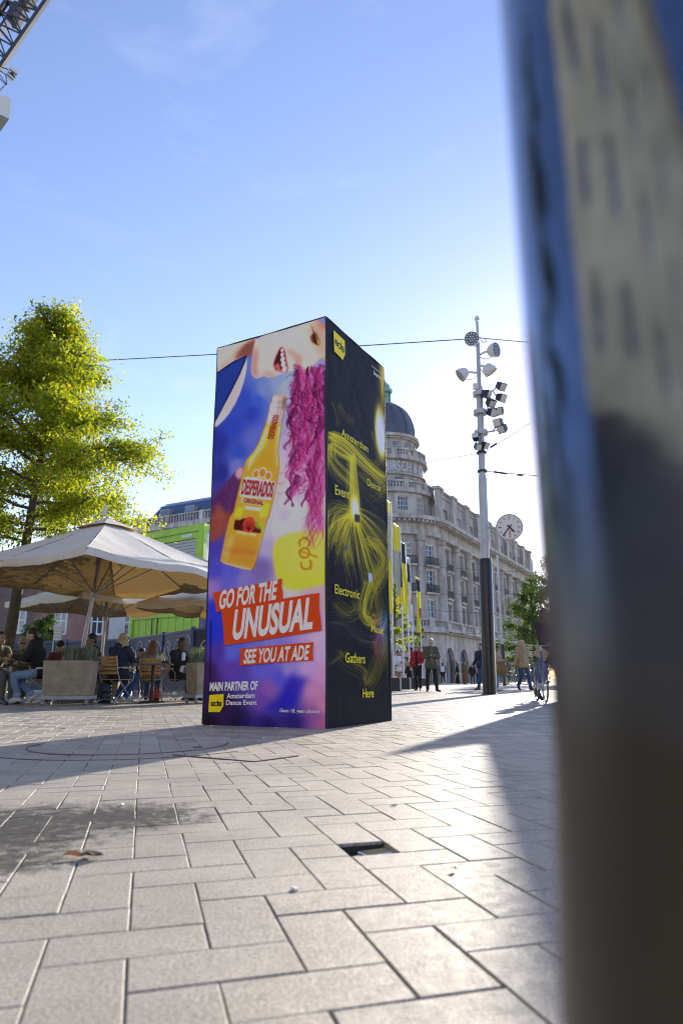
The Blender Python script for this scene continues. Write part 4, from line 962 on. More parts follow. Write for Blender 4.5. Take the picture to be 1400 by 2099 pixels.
# hair: thousands of magenta strands in wavy locks
hp = [(870, 350), (810, 380), (760, 440), (700, 450), (655, 480), (660, 540), (700, 620), (690, 700), (640, 760), (612, 850), (600, 950), (625, 1060), (600, 1120), (660, 1180), (650, 1240), (700, 1290), (800, 1250), (830, 1330), (876, 1360)]
C.fill([z1(*p) for p in hp], (200, 120, 180), 0.45, 7, 1)
C.fill([z1(*p) for p in [(876, 380), (790, 420), (770, 520), (720, 700), (730, 900), (760, 1060), (800, 1200), (876, 1250)]], (150, 36, 110), 0.55, 8, 1)
C.fill([z2(*p) for p in [(780, -60), (880, -60), (880, 120), (840, 100), (800, 40)]], (190, 80, 150), 0.45, 9)
HC = [(110, 14, 78), (148, 28, 104), (178, 48, 128), (206, 70, 150), (226, 110, 176), (92, 10, 62), (190, 40, 120)]
for k in range(52):      # wavy locks, each a bundle of strands with a dark and a light side
    x0 = 676 + 196 * rs.rand(); y0 = 385 + 60 * rs.rand() if k < 16 else 420 + 760 * rs.rand()
    amp = 12 + 26 * rs.rand(); wl = 170 + 190 * rs.rand(); ph = rs.rand() * 6.28; Lg = 220 + 420 * rs.rand() if k < 16 else 130 + 300 * rs.rand(); wd = 10 + 20 * rs.rand(); hue = k % 7
    Lg = min(Lg, 1330 - y0)
    for j in range(11):
        o = (j / 10 - 0.5) * 2 + rs.normal(0, 0.12); pts = []
        for i in range(40):
            t = i / 39; y = y0 + Lg * t; tw = math.cos(6.28 * (y - y0) / wl + ph + 0.8)
            x = x0 - 60 * t * (1 if x0 < 740 else 0.2) + amp * (0.35 + 0.8 * t) * math.sin(6.28 * (y - y0) / wl + ph) + o * wd * (0.25 + 0.75 * abs(tw)) * (1 - 0.55 * t)
            pts.append(z1(min(x, 882), y + 6 * o))
        c = np.array(HC[hue], float) * (0.62 + 0.42 * (0.5 + 0.5 * o)) + (30 if j > 9 else 0); S_a = 0.6
        C.stroke(pts, 0.62, np.clip(c, 0, 255), S_a, w2=0.3)
for k in range(150):     # loose curls on the left outline and at the tips
    x0 = 640 + 200 * rs.rand() ** 1.5; y0 = 420 + 780 * rs.rand(); r0 = 16 + 40 * rs.rand(); a0 = rs.rand() * 360; sp = 140 + 240 * rs.rand(); pts = []
    for i in range(20):
        t = i / 19; rr_ = r0 * (1 - 0.55 * t); pts.append(z1(x0 + rr_ * math.cos(R(a0 + sp * t)) + 30 * t, y0 + rr_ * 1.3 * math.sin(R(a0 + sp * t)) + 50 * t))
    C.stroke(pts, 0.45, HC[k % 7], 0.75, w2=0.2)
for k in range(70):
    x0 = 770 + 100 * rs.rand(); pts = []; Lg = 120 + 190 * rs.rand(); ph = rs.rand() * 6
    for i in range(20):
        t = i / 19; pts.append(z2(min(x0 - 40 * t + 26 * math.sin(ph + 7 * t) * (0.3 + t), 882), -110 - 22 * (k % 11) + (Lg + 20 * (k % 11)) * t * 1.1))
    C.stroke(pts, 0.5, HC[k % 7], 0.65, w2=0.2)
C.grain(2.0)
C.build('front_print', M_PRINT, bx, 0.007)
# ---- side print ----
S = Canvas(FS, 150, 660)
S.img[:] = (15, 18, 30)
S.fill([z1(*p) for p in [(880, 560), (1250, 700), (1270, 1400), (880, 1400)]], (16, 20, 34), 0.5, 10)
def glow(p, rx, ry, c, a, soft): S.ell(p, rx, ry, c, a, soft)
for rx, c, a in ((24, (70, 62, 20), 0.5), (19, (214, 180, 30), 0.9), (15.5, (250, 236, 140), 1.0), (13, (232, 236, 250), 1.0)): glow(z1(1238, 830), rx, rx * 3.0, c, a, 0.25)
for rx, c, a in ((22, (120, 100, 24), 0.6), (14, (226, 196, 40), 0.9), (6, (240, 226, 130), 0.9)): glow(z1(1262, 480), rx, rx * 4.0, c, a, 0.4)
def bundle(src, n, c, a, w, fan):
    n = int(n * 1.7); a = min(1, a * 1.25); w *= 1.25
    for k in range(n):
        pts = []; j = rs.normal(0, 1, 2)
        for i, (x, y) in enumerate(src): pts.append((x + j[0] * fan[i], y + j[1] * fan[i] * 1.3))
        q = np.array(pts)
        for _ in range(3):
            m_ = np.stack([0.75 * q[:-1] + 0.25 * q[1:], 0.25 * q[:-1] + 0.75 * q[1:]], 1).reshape(-1, 2); q = np.concatenate([q[:1], m_, q[-1:]])
        S.stroke([z1(min(max(x, 884), 1278), y) for x, y in q], w, c, a * (0.5 + 0.5 * rs.rand()))
YL, YD, WH = (226, 206, 40), (150, 134, 24), (250, 248, 226)
bundle([(900, 860), (1000, 900), (1100, 1010), (1200, 1100), (1275, 1160)], 46, YL, 0.5, 0.3, [16, 22, 22, 14, 26])
bundle([(1040, 1000), (1045, 1150), (1050, 1280), (1060, 1380)], 46, YL, 0.55, 0.3, [14, 18, 24, 14])
bundle([(1060, 1380), (980, 1420), (930, 1500), (905, 1600)], 34, YL, 0.5, 0.3, [10, 34, 44, 40])
bundle([(1060, 1370), (1000, 1480), (1010, 1600), (1030, 1720)], 34, YL, 0.5, 0.3, [10, 34, 44, 40])
bundle([(1060, 1380), (1090, 1500), (1130, 1640), (1180, 1800)], 34, YL, 0.5, 0.35, [8, 22, 34, 44])
bundle([(1060, 1360), (1130, 1420), (1200, 1500), (1262, 1600)], 34, YL, 0.45, 0.3, [10, 28, 40, 40])
bundle([(1040, 1010), (960, 960), (900, 900), (890, 1000), (960, 1080), (1040, 1160)], 40, YL, 0.4, 0.25, [12, 26, 20, 24, 40, 30])
bundle([(1100, 1130), (1180, 1200), (1250, 1260), (1276, 1200)], 34, YD, 0.5, 0.25, [24, 34, 34, 20])
bundle([(1050, 1380), (960, 1340), (900, 1400), (900, 1480)], 24, YL, 0.4, 0.25, [10, 30, 34, 40])
bundle([(960, 650), (990, 720), (1060, 770)], 6, YD, 0.6, 0.25, [8, 10, 14])
bundle([(910, 640), (940, 720), (950, 800)], 6, YD, 0.35, 0.25, [10, 10, 10])
bundle([(1170, 830), (1210, 960), (1220, 1080), (1170, 1060), (1200, 1030)], 5, YD, 0.7, 0.25, [5, 6, 8, 10, 8])
off2 = 1400
bundle([(1150, 1560 + 0), (1230, 1600), (1272, 1700), (1240, 1780), (1180, 1860)], 34, YL, 0.4, 0.25, [18, 26, 16, 26, 26])
bundle([(1180, 1800), (1130, 1960), (1120, 2050), (1180, 2110), (1240, 2080)], 34, YL, 0.5, 0.25, [26, 26, 18, 20, 26])
bundle([(1230, 1700), (1190, 1850), (1210, 2000), (1250, 2150), (1240, 2300)], 30, YD, 0.55, 0.25, [22, 26, 30, 20, 30])
bundle([(930, 1990), (1000, 2060), (1080, 2030), (1060, 1960)], 16, YD, 0.5, 0.25, [22, 26, 22, 30])
bundle([(900, 2100), (1000, 2110), (1080, 2220), (1180, 2230)], 14, (90, 90, 80), 0.4, 0.25, [26, 30, 22, 14])
bundle([(960, 2320), (1060, 2400), (1140, 2420), (1130, 2500)], 12, YD, 0.45, 0.25, [22, 22, 18, 14])
bundle([(905, 2380), (960, 2340), (1000, 2300)], 10, (90, 84, 40), 0.5, 0.25, [16, 16, 14])
bundle([(1200, 2240), (1240, 2330), (1200, 2420), (1150, 2520)], 26, YD, 0.5, 0.25, [16, 30, 34, 20])
for rx, c, a in ((15, (236, 210, 40), 0.5), (10, (250, 238, 120), 0.85), (7, WH, 1.0)): glow(z1(1062, 1345), rx, rx * 2.2, c, a, 0.4)
for c, p, rx in (((150, 40, 30), (1205, 2230), 8), ((96, 40, 190), (1225, 2190), 9), ((30, 120, 130), (1266, 2110), 7), ((60, 60, 200), (1262, 2180), 8), ((150, 120, 40), (1264, 2270), 7)): glow(z1(*p), rx, rx * 3.4, c, 0.45, 0.9)
for k in range(60):
    a = rs.rand() * 6.28; r_ = 30 + 140 * rs.rand(); S.stroke([z1(1240, 2170), z1(min(1278, 1240 + r_ * 0.7 * math.cos(a)), 2170 + r_ * math.sin(a))], 0.22, [(190, 160, 240), (120, 200, 220), (240, 220, 120)][k % 3], 0.5)
S.grain(1.2)
S.build('side_print', M_PRINT, bx, 0.007)

# ---- crisp printed shapes and lettering, a film over the print ----
def film(name, f, pts, m, lift):
    lift += 0.0075
    b = MB(); v = [f.pt(*p, lift) for p in pts]; b.add(v, [tuple(range(len(v)))]); return b.build(name, m, bx)
M_ORANGE = mat('print_orange', srgb(236, 78, 26), 0.5, spec=0.25, var=0.04, vscale=3)
M_PWHITE = mat('print_white', srgb(248, 246, 244), 0.5, spec=0.25)
M_PYELL = mat('print_yellow', srgb(250, 226, 10), 0.5, spec=0.25)
M_PYTXT = mat('print_yellow_letters', srgb(236, 218, 40), 0.5, spec=0.25)
M_PBLACK = mat('print_black', (0.012, 0.012, 0.014), 0.5, spec=0.25)
M_PRED = mat('print_red', srgb(206, 44, 40), 0.5, spec=0.25)
film('tape_strip', FF, [z2(*p) for p in [(122, 505), (350, 460), (588, 411), (585, 470), (592, 500), (594, 548), (370, 600), (215, 618), (148, 634), (140, 570)]], M_ORANGE, 0.0105)
film('tape_strip', FF, [z2(*p) for p in [(182, 622), (420, 582), (596, 545), (836, 508), (834, 600), (846, 690), (852, 757), (640, 793), (430, 826), (202, 857), (196, 740)]], M_ORANGE, 0.0120)
film('tape_strip', FF, [z2(*p) for p in [(306, 880), (560, 856), (797, 836), (792, 900), (797, 958), (560, 972), (304, 993), (310, 930)]], M_ORANGE, 0.0105)
film('ade_badge', FF, [z2(*p) for p in [(102, 1190), (198, 1182), (196, 1262), (172, 1304), (95, 1304)]], M_PYELL, 0.0105)
film('ade_badge', FS, [z1(*p) for p in [(913, 160), (988, 228), (990, 320), (975, 357), (918, 300)]], M_PYELL, 0.0105)
def stroke_film(name, f, zf, lines, w, m, lift):
    lift += 0.0075
    b = MB(); nrm = (f.world(0, 0, 1) - f.world(0, 0, 0))
    for ln in lines:
        P = [f.pt(*zf(*p), lift) for p in ln]
        for i in range(len(P) - 1):
            a, c = P[i], P[i + 1]; d = (c - a).normalized(); sd = d.cross(nrm).normalized() * w; e = d * w * 0.5
            b.add([a - sd - e, c - sd + e, c + sd + e, a + sd - e], [(0, 1, 2, 3)])
    return b.build(name, m, bx)
def lines_ade(cx, cy, s, sy=1.0, sk=0.0):
    # stylised a-d-e: an inverted e, a d with rising stem and an e
    def A(x, y): return (cx + x * s, cy + (y + sk * x) * s * sy)
    def ar(ox, oy, r, a0, a1): return [A(ox + r * math.cos(R(t)), oy + r * math.sin(R(t))) for t in np.linspace(a0, a1, 13)]
    return [ar(-1.15, 0, 0.55, -150, 150), [A(-1.65, 0.0), A(-0.62, 0.0)], ar(0, 0, 0.55, 0, 360), [A(0.55, 0.35), A(0.55, -1.1)], ar(1.2, 0, 0.55, 30, 330), [A(0.66, 0.0), A(1.72, 0.0)]]
stroke_film('badge_lettering', FF, z2, lines_ade(147, 1250, 21), 0.0052, M_PBLACK, 0.0125)
stroke_film('badge_lettering', FS, z1, lines_ade(952, 264, 18, 1.6, 0.62), 0.007, M_PBLACK, 0.0125)
def ftext(name, f, txt, BL, BR, TL, m, lift, **k):
    lift += 0.0075
    return place_text(name, txt, f.pt(*BL, lift), f.pt(*BR, lift), f.pt(*TL, lift), m, bx, **k)
ftext('slogan_lettering', FF, 'GO FOR THE', z2(166, 618), z2(552, 552), z2(176, 490), M_PWHITE, 0.0125, bold=0.035, shear=0.12)
ftext('slogan_lettering', FF, 'UNUSUAL', z2(255, 826), z2(792, 750), z2(270, 618), M_PWHITE, 0.0140, bold=0.04, shear=0.12)
ftext('slogan_lettering', FF, 'SEE YOU AT ADE', z2(330, 982), z2(768, 955), z2(338, 884), M_PWHITE, 0.0125, bold=0.03, shear=0.14)
ftext('partner_lettering', FF, 'MAIN PARTNER OF', z2(103, 1165), z2(425, 1157), z2(107, 1104), M_PWHITE, 0.0105, bold=0.04)
ftext('partner_lettering', FF, 'Amsterdam', z2(217, 1214), z2(406, 1210), z2(219, 1178), M_PWHITE, 0.0105, bold=0.02)
ftext('partner_lettering', FF, 'Dance Event', z2(213, 1257), z2(420, 1256), z2(214, 1224), M_PWHITE, 0.0105, bold=0.02)
ftext('small_print', FF, 'Geen 18, geen alcohol.', z2(571, 1311), z2(841, 1320), z2(573, 1279), M_PWHITE, 0.0105, shear=0.22, bold=0.015)
ftext('bottle_lettering', FF, 'DESPERADOS', z1(312, 1248), z1(520, 1272), z1(330, 1146), M_PRED, 0.0105, bold=0.03)
ftext('bottle_lettering', FF, 'ORIGINAL', z1(328, 1302), z1(462, 1322), z1(334, 1272), M_PRED, 0.0105, bold=0.03)
ftext('bottle_lettering', FF, 'DESPERADOS', z1(528, 880), z1(568, 722), z1(488, 876), M_PRED, 0.0105, bold=0.025)
for t, BL, BR, TL in (('Amsterdam', z1(965, 862), z1(1145, 972), z1(965, 812)), ('Dance', z1(1138, 1190), z1(1228, 1232), z1(1138, 1142)), ('Event', z1(922, 1256), z1(1020, 1288), z1(922, 1190)),
                      ('Electronic', z2(921, 516), z2(1088, 552), z2(921, 452)), ('Music', z2(1164, 766), z2(1250, 784), z2(1164, 715)), ('Gathers', z2(992, 974), z2(1124, 980), z2(992, 906)), ('Here', z2(1108, 1208), z2(1182, 1204), z2(1108, 1146))):
    ftext('side_lettering', FS, t, BL, BR, TL, M_PYTXT, 0.0125, bold=0.012)
ftext('sponsor_lettering', FS, 'buma', z1(1184, 447), z1(1232, 482), z1(1184, 418), M_PWHITE, 0.0105, bold=0.01)
ftext('sponsor_lettering', FS, 'Founding partner', z1(1170, 398), z1(1232, 440), z1(1170, 384), M_PWHITE, 0.0105)
# stickers on the dark side
film('sticker', FS, [z1(*p) for p in [(1058, 1383), (1090, 1392), (1090, 1440), (1058, 1432)]], M_PBLACK, 0.0105)
film('sticker', FS, [z2(*p) for p in [(1145, 375), (1172, 380), (1171, 428), (1158, 440), (1147, 430)]], mat('sticker_pale', srgb(190, 200, 225), 0.5), 0.0105)
film('sticker', FS, [z2(1000 + 11 * math.cos(t), 208 + 18 * math.sin(t)) for t in np.linspace(0, 6.28, 14)[:-1]], mat('sticker_blue', srgb(40, 60, 120), 0.5), 0.0105)
# zip seam on the left edge and a hem along the foot
b = MB(); b.tube([FF.pt(*z2(108, 690), 0.012), FF.pt(*z2(106, 900), 0.012), FF.pt(*z2(98, 1200), 0.012)], 0.006, 5)
b.build('zip_seam', M_PBLACK, bx)
for a_, c_, l_ in ((w_front(1, 0.002, 0.004), w_front(1, 0.998, 0.004), N_SIDE * 0.004), (w_front(0, 0.002, 0.004), w_front(0, 0.998, 0.004), EA * 0.004), (w_side(1, 0.002, 0.004), w_side(1, 0.998, 0.004), EB * 0.004), (w_front(0, 0, 0.004), w_front(1, 0, 0.004), Vector((0, 0, 0.003))), (w_side(0, 0, 0.004), w_side(1, 0, 0.004), Vector((0, 0, 0.003)))):
    b = MB(); P_ = []
    for k in range(41): t_ = k / 40; P_.append(a_.lerp(c_, t_) + l_ + Vector((0.003 * math.sin(17 * t_), 0.003 * math.sin(13 * t_ + 1), -0.006 * math.sin(math.pi * t_) if abs(a_.z - c_.z) < 0.1 else 0)))
    b.tube(P_, 0.009, 7); b.build('edge_seam', M_BOXDARK, bx, smooth=True)
b = MB(); b.box(F0 + EA * BW1 / 2 + EB * BW2 / 2 + Vector((0, 0, 0.02)), (BW1 + 0.012, BW2 + 0.012, 0.03), rz=-ROT); b.build('foot_hem', M_BOXDARK, bx, bevel=0.01)
# ================================================================== lighting mast, clock, wires, steel pole
M_GALV = mat('light_grey_paint', (0.42, 0.43, 0.44), 0.4, 0.3, var=0.12, vscale=3)
M_BLACKP = mat('black_gloss_paint', (0.018, 0.018, 0.02), 0.28, var=0.4, vscale=5, bump=0.12, bscale=14)
M_LAMPW = mat('lamp_housing', (0.6, 0.61, 0.6), 0.45)
M_LENS = mat('lamp_lens', (0.035, 0.04, 0.055), 0.15)
M_LED = mat('led_dot', (0.75, 0.77, 0.8), 0.25)
M_BOXBLK = mat('spot_housing', (0.018, 0.02, 0.028), 0.45)
MY = 20.28; MBASE = G(1004, 1424); MB0 = Vector((MBASE.x, MY, 0)); MTOP = D(979, 690, MY)
mx = lambda z: MB0.x + (MTOP.x - MB0.x) * z / MTOP.z
def mp_(z, dx=0, dy=0): return Vector((mx(z) + dx, MY + dy, z))
def zpx(px, py): return D(px, py, MY).z
mast = thing('lighting_mast', 'tall grey square-lighting mast with black lower sleeve and many spotlights', 'lamp post', tuple(MB0))
z_sl = zpx(994, 1146); z_c = zpx(989, 970)
b = MB(); b.lathe([(0.0, 0), (0.235, 0), (0.235, 0.02), (0.195, 0.03), (0.195, z_sl - 0.08), (0.17, z_sl), (0.10, z_sl)], (0, 0, 0), 24)
for i, v in enumerate(b.v): b.v[i] = (mx(v[2]) + v[0], MY + v[1], v[2])
b.build('lower_sleeve', M_BLACKP, mast, smooth=True)
z_top = zpx(979, 690)
b = MB(); b.lathe([(0.138, z_sl - 0.02), (0.13, z_c - 0.2), (0.105, z_c), (0.10, zpx(985, 795)), (0.065, zpx(984, 790)), (0.058, z_top), (0.04, z_top + 0.01), (0.04, z_top + 0.55), (0.0, z_top + 0.56)], (0, 0, 0), 18)
for i, v in enumerate(b.v): b.v[i] = (mx(v[2]) + v[0], MY + v[1], v[2])
b.build('shaft', M_GALV, mast, smooth=True)
b = MB(); p = mp_(z_top + 0.62); b.lathe([(0.0, 0.16), (0.07, 0.08), (0.085, 0.0), (0.04, -0.02), (0.02, -0.06)], p, 10); b.build('beacon', M_LAMPW, mast, smooth=True)
for py in (808, 846, 888):
    z = zpx(984, py); b = MB(); b.lathe([(0.1, z - 0.06), (0.21, z - 0.06), (0.21, z + 0.08), (0.1, z + 0.08)], (mx(z), MY, 0), 22); b.build('mounting_collar', M_GALV, mast)
for py in (928, 966):
    z = zpx(986, py); b = MB(); b.lathe([(0.09, z - 0.03), (0.155, z - 0.03), (0.155, z + 0.03), (0.09, z + 0.03)], (mx(z), MY, 0), 16); b.build('wire_clamp', M_IRON, mast)
def round_flood(px, py, dirv, arm_from, r=0.24):
    c = D(px, py, MY - 0.12); d = Vector(dirv).normalized(); q = d.to_track_quat('Z', 'Y').to_matrix()
    b = MB(); b.lathe([(0.0, -0.17), (r * 0.55, -0.16), (r * 0.75, -0.1), (r * 0.96, 0.02), (r, 0.08), (r, 0.12), (r * 0.93, 0.12), (r * 0.93, 0.10)], c, 20, M=q)
    o = b.build('floodlight', M_LAMPW, mast, smooth=True)
    g = MB(); g.lathe([(0, 0.105), (r * 0.92, 0.105)], c, 20, M=q); g.build('lens', M_LENS, o)
    k = MB()
    for ring_, cnt in ((0, 1), (0.3, 6), (0.62, 12)):
        for i in range(cnt):
            a = 6.283 * i / cnt; k.lathe([(0, 0.115), (r * 0.10, 0.112), (r * 0.10, 0.107)], c + q @ Vector((ring_ * r * math.cos(a) * 1.15, ring_ * r * math.sin(a) * 1.15, 0)), 7, M=q)
    k.build('led_cluster', M_LED, o)
    a = mp_(zpx(*arm_from)); m = MB(); m.tube([a, a.lerp(c, 0.5) + Vector((0, 0, 0.04)), c - d * 0.1 + Vector((0, 0, 0.0))], 0.035, 6); m.build('bracket', M_LAMPW, o)
    l = MB(); l.tube([a + Vector((0, 0, -0.05)), a.lerp(c, 0.5) + Vector((0, 0, -0.22)), a.lerp(c, 0.85) + Vector((0, 0, -0.2)), c - d * 0.12], 0.012, 4); l.build('cable', M_IRON, o)
round_flood(967, 696, (-0.2, -1, -0.15), (980, 700))
round_flood(1011, 718, (0.75, -0.75, -0.1), (981, 728))
round_flood(1002, 757, (0.5, -0.1, -0.85), (982, 748), 0.22)
round_flood(949, 766, (-0.75, 0.0, -0.55), (983, 764), 0.22)
def box_spot(px, py, yaw, pitch, arm_from, s=1.0):
    c = D(px, py, MY - 0.2); q = Euler((pitch, 0, yaw)).to_matrix()
    b = MB(); vs = [q @ Vector(v) * s for v in [(-0.14, -0.12, -0.14), (0.14, -0.12, -0.14), (0.14, -0.12, 0.14), (-0.14, -0.12, 0.14), (-0.1, 0.16, -0.1), (0.1, 0.16, -0.1), (0.1, 0.16, 0.1), (-0.1, 0.16, 0.1)]]
    b.add([c + v for v in vs], [(0, 1, 2, 3), (7, 6, 5, 4), (0, 4, 5, 1), (1, 5, 6, 2), (2, 6, 7, 3), (3, 7, 4, 0)]); o = b.build('spotlight', M_BOXBLK, mast, bevel=0.012)
    g = MB(); g.add([c + q @ Vector(v) * s for v in [(-0.115, -0.124, -0.115), (0.115, -0.124, -0.115), (0.115, -0.124, 0.115), (-0.115, -0.124, 0.115)]], [(0, 1, 2, 3)]); g.build('lens', M_LAMPW, o)
    a = mp_(zpx(*arm_from)); m = MB(); m.tube([a, Vector((c.x * 0.6 + a.x * 0.4, c.y, a.z)), c + q @ Vector((0, 0.17, -0.02))], 0.022, 6); m.build('bracket', M_GALV, o)
for px, py, yaw, pit, af in ((1027, 791, 0.5, 0.7, (984, 806)), (1027, 815, 0.6, 0.5, (984, 806)), (1006, 825, 0.4, 0.8, (985, 846)), (1008, 845, 0.5, 0.5, (985, 846)), (1024, 842, -0.6, 0.5, (985, 846)), (1022, 866, -0.7, 0.4, (986, 888)), (1030, 878, -0.8, 0.6, (986, 888)),
                             (997, 808, 0.9, 0.4, (984, 806)), (975, 896, -0.3, -0.4, (986, 888)), (979, 915, 0.3, 0.6, (986, 888)), (994, 912, 0.7, 0.6, (986, 888))):
    box_spot(px, py, yaw, pit, af, 0.95 if py < 880 else 0.75)
b = MB(); b.box(D(975, 792, MY - 0.1), (0.16, 0.1, 0.2)); b.build('junction_box', M_LAMPW, mast, bevel=0.01)
# clock on the mast
cc = D(1044, 1081, MY - 0.05); rr_ = 27.5 / FPX * (MY * math.cos(PITCH) + (cc.z - CAM_H) * math.sin(PITCH))
ck = thing('street_clock', 'round white street clock with red crosses hung on the lighting mast', 'clock', tuple(cc))
cd = Vector((-0.16, -1, -0.06)).normalized(); cq = cd.to_track_quat('Z', 'Y').to_matrix(); 
cxv = cq @ Vector((1, 0, 0)); cyv = cq @ Vector((0, 1, 0))
if cyv.z < 0: cyv = -cyv
cxv = cyv.cross(cd).normalized()
b = MB(); b.lathe([(0, -0.12), (rr_ * 0.9, -0.12), (rr_, -0.06), (rr_, 0.05), (rr_ * 0.93, 0.06), (rr_ * 0.92, 0.035)], cc, 36, M=cq); b.build('case', M_GALV, ck, smooth=True)
b = MB(); b.lathe([(0, 0.036), (rr_ * 0.925, 0.036)], cc, 36, M=cq); b.build('dial', mat('clock_dial', (0.72, 0.71, 0.67), 0.4), ck)
def cp(x, y, l=0.042): return cc + cxv * (x * rr_) + cyv * (y * rr_) + cd * l
M_HAND = mat('clock_black', (0.01, 0.01, 0.012), 0.4)
for k in range(12):
    a = R(30 * k); i0 = 0.66 if k % 3 else 0.58; b = MB(); b.bar(cp(i0 * math.sin(a), i0 * math.cos(a)), cp(0.8 * math.sin(a), 0.8 * math.cos(a)), 0.022, 0.004, up=cd)
    if k != 6: b.build('hour_mark', M_HAND, ck)
def hand(deg, l0, l1, w):
    a = R(deg); b = MB(); b.bar(cp(-l0 * math.sin(a), -l0 * math.cos(a), 0.05), cp(l1 * math.sin(a), l1 * math.cos(a), 0.05), w, 0.006, up=cd); b.build('clock_hand', M_HAND, ck)
hand(138, 0.2, 0.5, 0.05); hand(219, 0.25, 0.8, 0.036)
for k in range(3):
    b = MB(); y = -0.33 - 0.19 * k
    for sg in (1, -1): b.bar(cp(-0.055, y - 0.07 * sg, 0.044 + 0.002 * sg), cp(0.055, y + 0.07 * sg, 0.044 + 0.002 * sg), 0.016, 0.002, up=cd)
    b.build('red_cross', mat('clock_red', (0.6, 0.03, 0.03), 0.4), ck)
a = mp_(cc.z, 0.1); b = MB(); b.tube([a + Vector((0, 0, 0.0)), cc - cxv * rr_ * 0.97], 0.03, 8); b.bar(a + Vector((0.0, -0.02, 0.35)), a + Vector((0.0, -0.02, -0.35)), 0.05, 0.05); b.build('bracket', M_GALV, ck)
# overhead wires
M_WIRE = mat('wire', (0.03, 0.03, 0.035), 0.5)
def wire(label, pts, r=0.012, sag=0.0, name='overhead_wire', mt=None):
    P = []
    for i in range(len(pts) - 1):
        a, c = Vector(pts[i]), Vector(pts[i + 1])
        for k in range(12): t = k / 12; P.append(a.lerp(c, t) - Vector((0, 0, sag * 4 * t * (1 - t))))
    P.append(Vector(pts[-1])); b = MB(); b.tube(P, r, 5); return tag(b.build(name, mt or M_WIRE), label, 'wire', 'wires tied to the lighting mast')
za = mp_(zpx(979, 693), -0.06)
wire('overhead wire from the mast top running behind the advertising column to the tree', [za, D(210, 738, 24.0), D(-40, 757, 25.0)], 0.018, 0.03)
wire('overhead wire from the mast top to the steel pole side', [mp_(zpx(979, 692), 0.06), D(1160, 706, 26)], 0.018, 0.02)
wire('slack cable loop below the mast top', [mp_(zpx(979, 690), 0.06), D(990, 702, MY - 0.1), D(997, 699, MY), D(994, 692, MY)], 0.01)
zc = mp_(zpx(986, 928))
wire('thin wire from the mast collar sloping down left past the domed building', [zc, D(870, 948, 30), D(770, 972, 40)], 0.010)
w_ = wire('tensioned wire with insulators climbing from the mast collar', [mp_(zpx(986, 926), 0.1), D(1085, 868, 19)], 0.010)
wire('dark tensioned stay wire leaving the mast below the spotlights', [mp_(zpx(986, 966), 0.14), D(1120, 977, 19)], 0.013)
for (p, q) in (((1005, 917), (1018, 909)), ((1012, 967), (1040, 971)), ((1060, 973), (1072, 974.5))):
    Y = 20.0; b = MB(); b.tube([D(*p, Y), D(*q, Y)], 0.03, 6); tag(b.build('wire_tensioner', M_IRON), 'dark tensioner sleeve on a wire beside the mast', 'tensioner', 'wire tensioners')
for k, (y0, y1, ya) in enumerate([(1160, 1175, 60), (1218, 1216, 62), (1250, 1262, 58), (1296, 1300, 64)]):
    wire('faint tram wire crossing in front of the domed building', [D(860, y0, ya), D(1140, y1, ya - 8)], 0.02, 0.05, 'tram_wire', mat('tram_wire_metal', (0.12, 0.12, 0.12), 0.5))
# slim lamp post further back
lp = thing('slim_lamp_post', 'slim pale lamp post with dark base in front of the domed building', 'lamp post', tuple(XG(1034, 46)))
p = XG(1034, 46); b = MB(); b.lathe([(0.12, 0), (0.12, 2.6), (0.1, 2.65)], p, 10); b.build('base_sleeve', M_BLACKP, lp, smooth=True)
b = MB(); b.lathe([(0.085, 2.64), (0.07, 8.6), (0, 8.62)], p, 10); b.build('shaft', M_GALV, lp, smooth=True)
# steel pole beside the lens
PR = 0.0675; az_t = math.atan2(421, 1441); PD = 0.27; az_c = az_t + math.asin(PR / PD); PC = Vector((PD * math.sin(az_c), PD * math.cos(az_c), 0))
pole = thing('steel_pole', 'large dark mirror-like steel pole standing close by, out of focus', 'pole', tuple(PC))
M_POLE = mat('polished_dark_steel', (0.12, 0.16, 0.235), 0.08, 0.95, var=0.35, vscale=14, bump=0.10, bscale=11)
def paint_dark_foot(m):
    """dark ground reflection put into the colour of the pole foot, with a ragged edge"""
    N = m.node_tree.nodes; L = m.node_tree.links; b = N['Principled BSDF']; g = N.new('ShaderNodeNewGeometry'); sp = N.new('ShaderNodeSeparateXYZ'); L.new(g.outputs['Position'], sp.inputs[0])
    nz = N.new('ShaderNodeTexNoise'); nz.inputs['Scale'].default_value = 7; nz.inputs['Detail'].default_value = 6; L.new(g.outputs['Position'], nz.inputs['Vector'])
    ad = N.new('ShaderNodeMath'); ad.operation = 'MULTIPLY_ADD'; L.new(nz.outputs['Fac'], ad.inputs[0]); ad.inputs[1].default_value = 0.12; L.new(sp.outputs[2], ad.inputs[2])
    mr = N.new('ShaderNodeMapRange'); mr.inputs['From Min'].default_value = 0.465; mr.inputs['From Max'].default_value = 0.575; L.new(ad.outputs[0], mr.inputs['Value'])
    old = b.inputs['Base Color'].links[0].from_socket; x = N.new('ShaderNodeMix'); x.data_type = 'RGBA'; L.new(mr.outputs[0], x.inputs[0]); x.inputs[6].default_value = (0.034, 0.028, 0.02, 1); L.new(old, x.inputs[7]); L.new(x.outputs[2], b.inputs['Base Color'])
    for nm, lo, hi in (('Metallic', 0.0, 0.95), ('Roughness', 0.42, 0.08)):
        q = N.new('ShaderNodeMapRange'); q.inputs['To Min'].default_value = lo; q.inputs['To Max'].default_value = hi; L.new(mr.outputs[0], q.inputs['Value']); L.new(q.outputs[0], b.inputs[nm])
paint_dark_foot(M_POLE)  # lower pole coloured dark in place of mirrored shaded ground
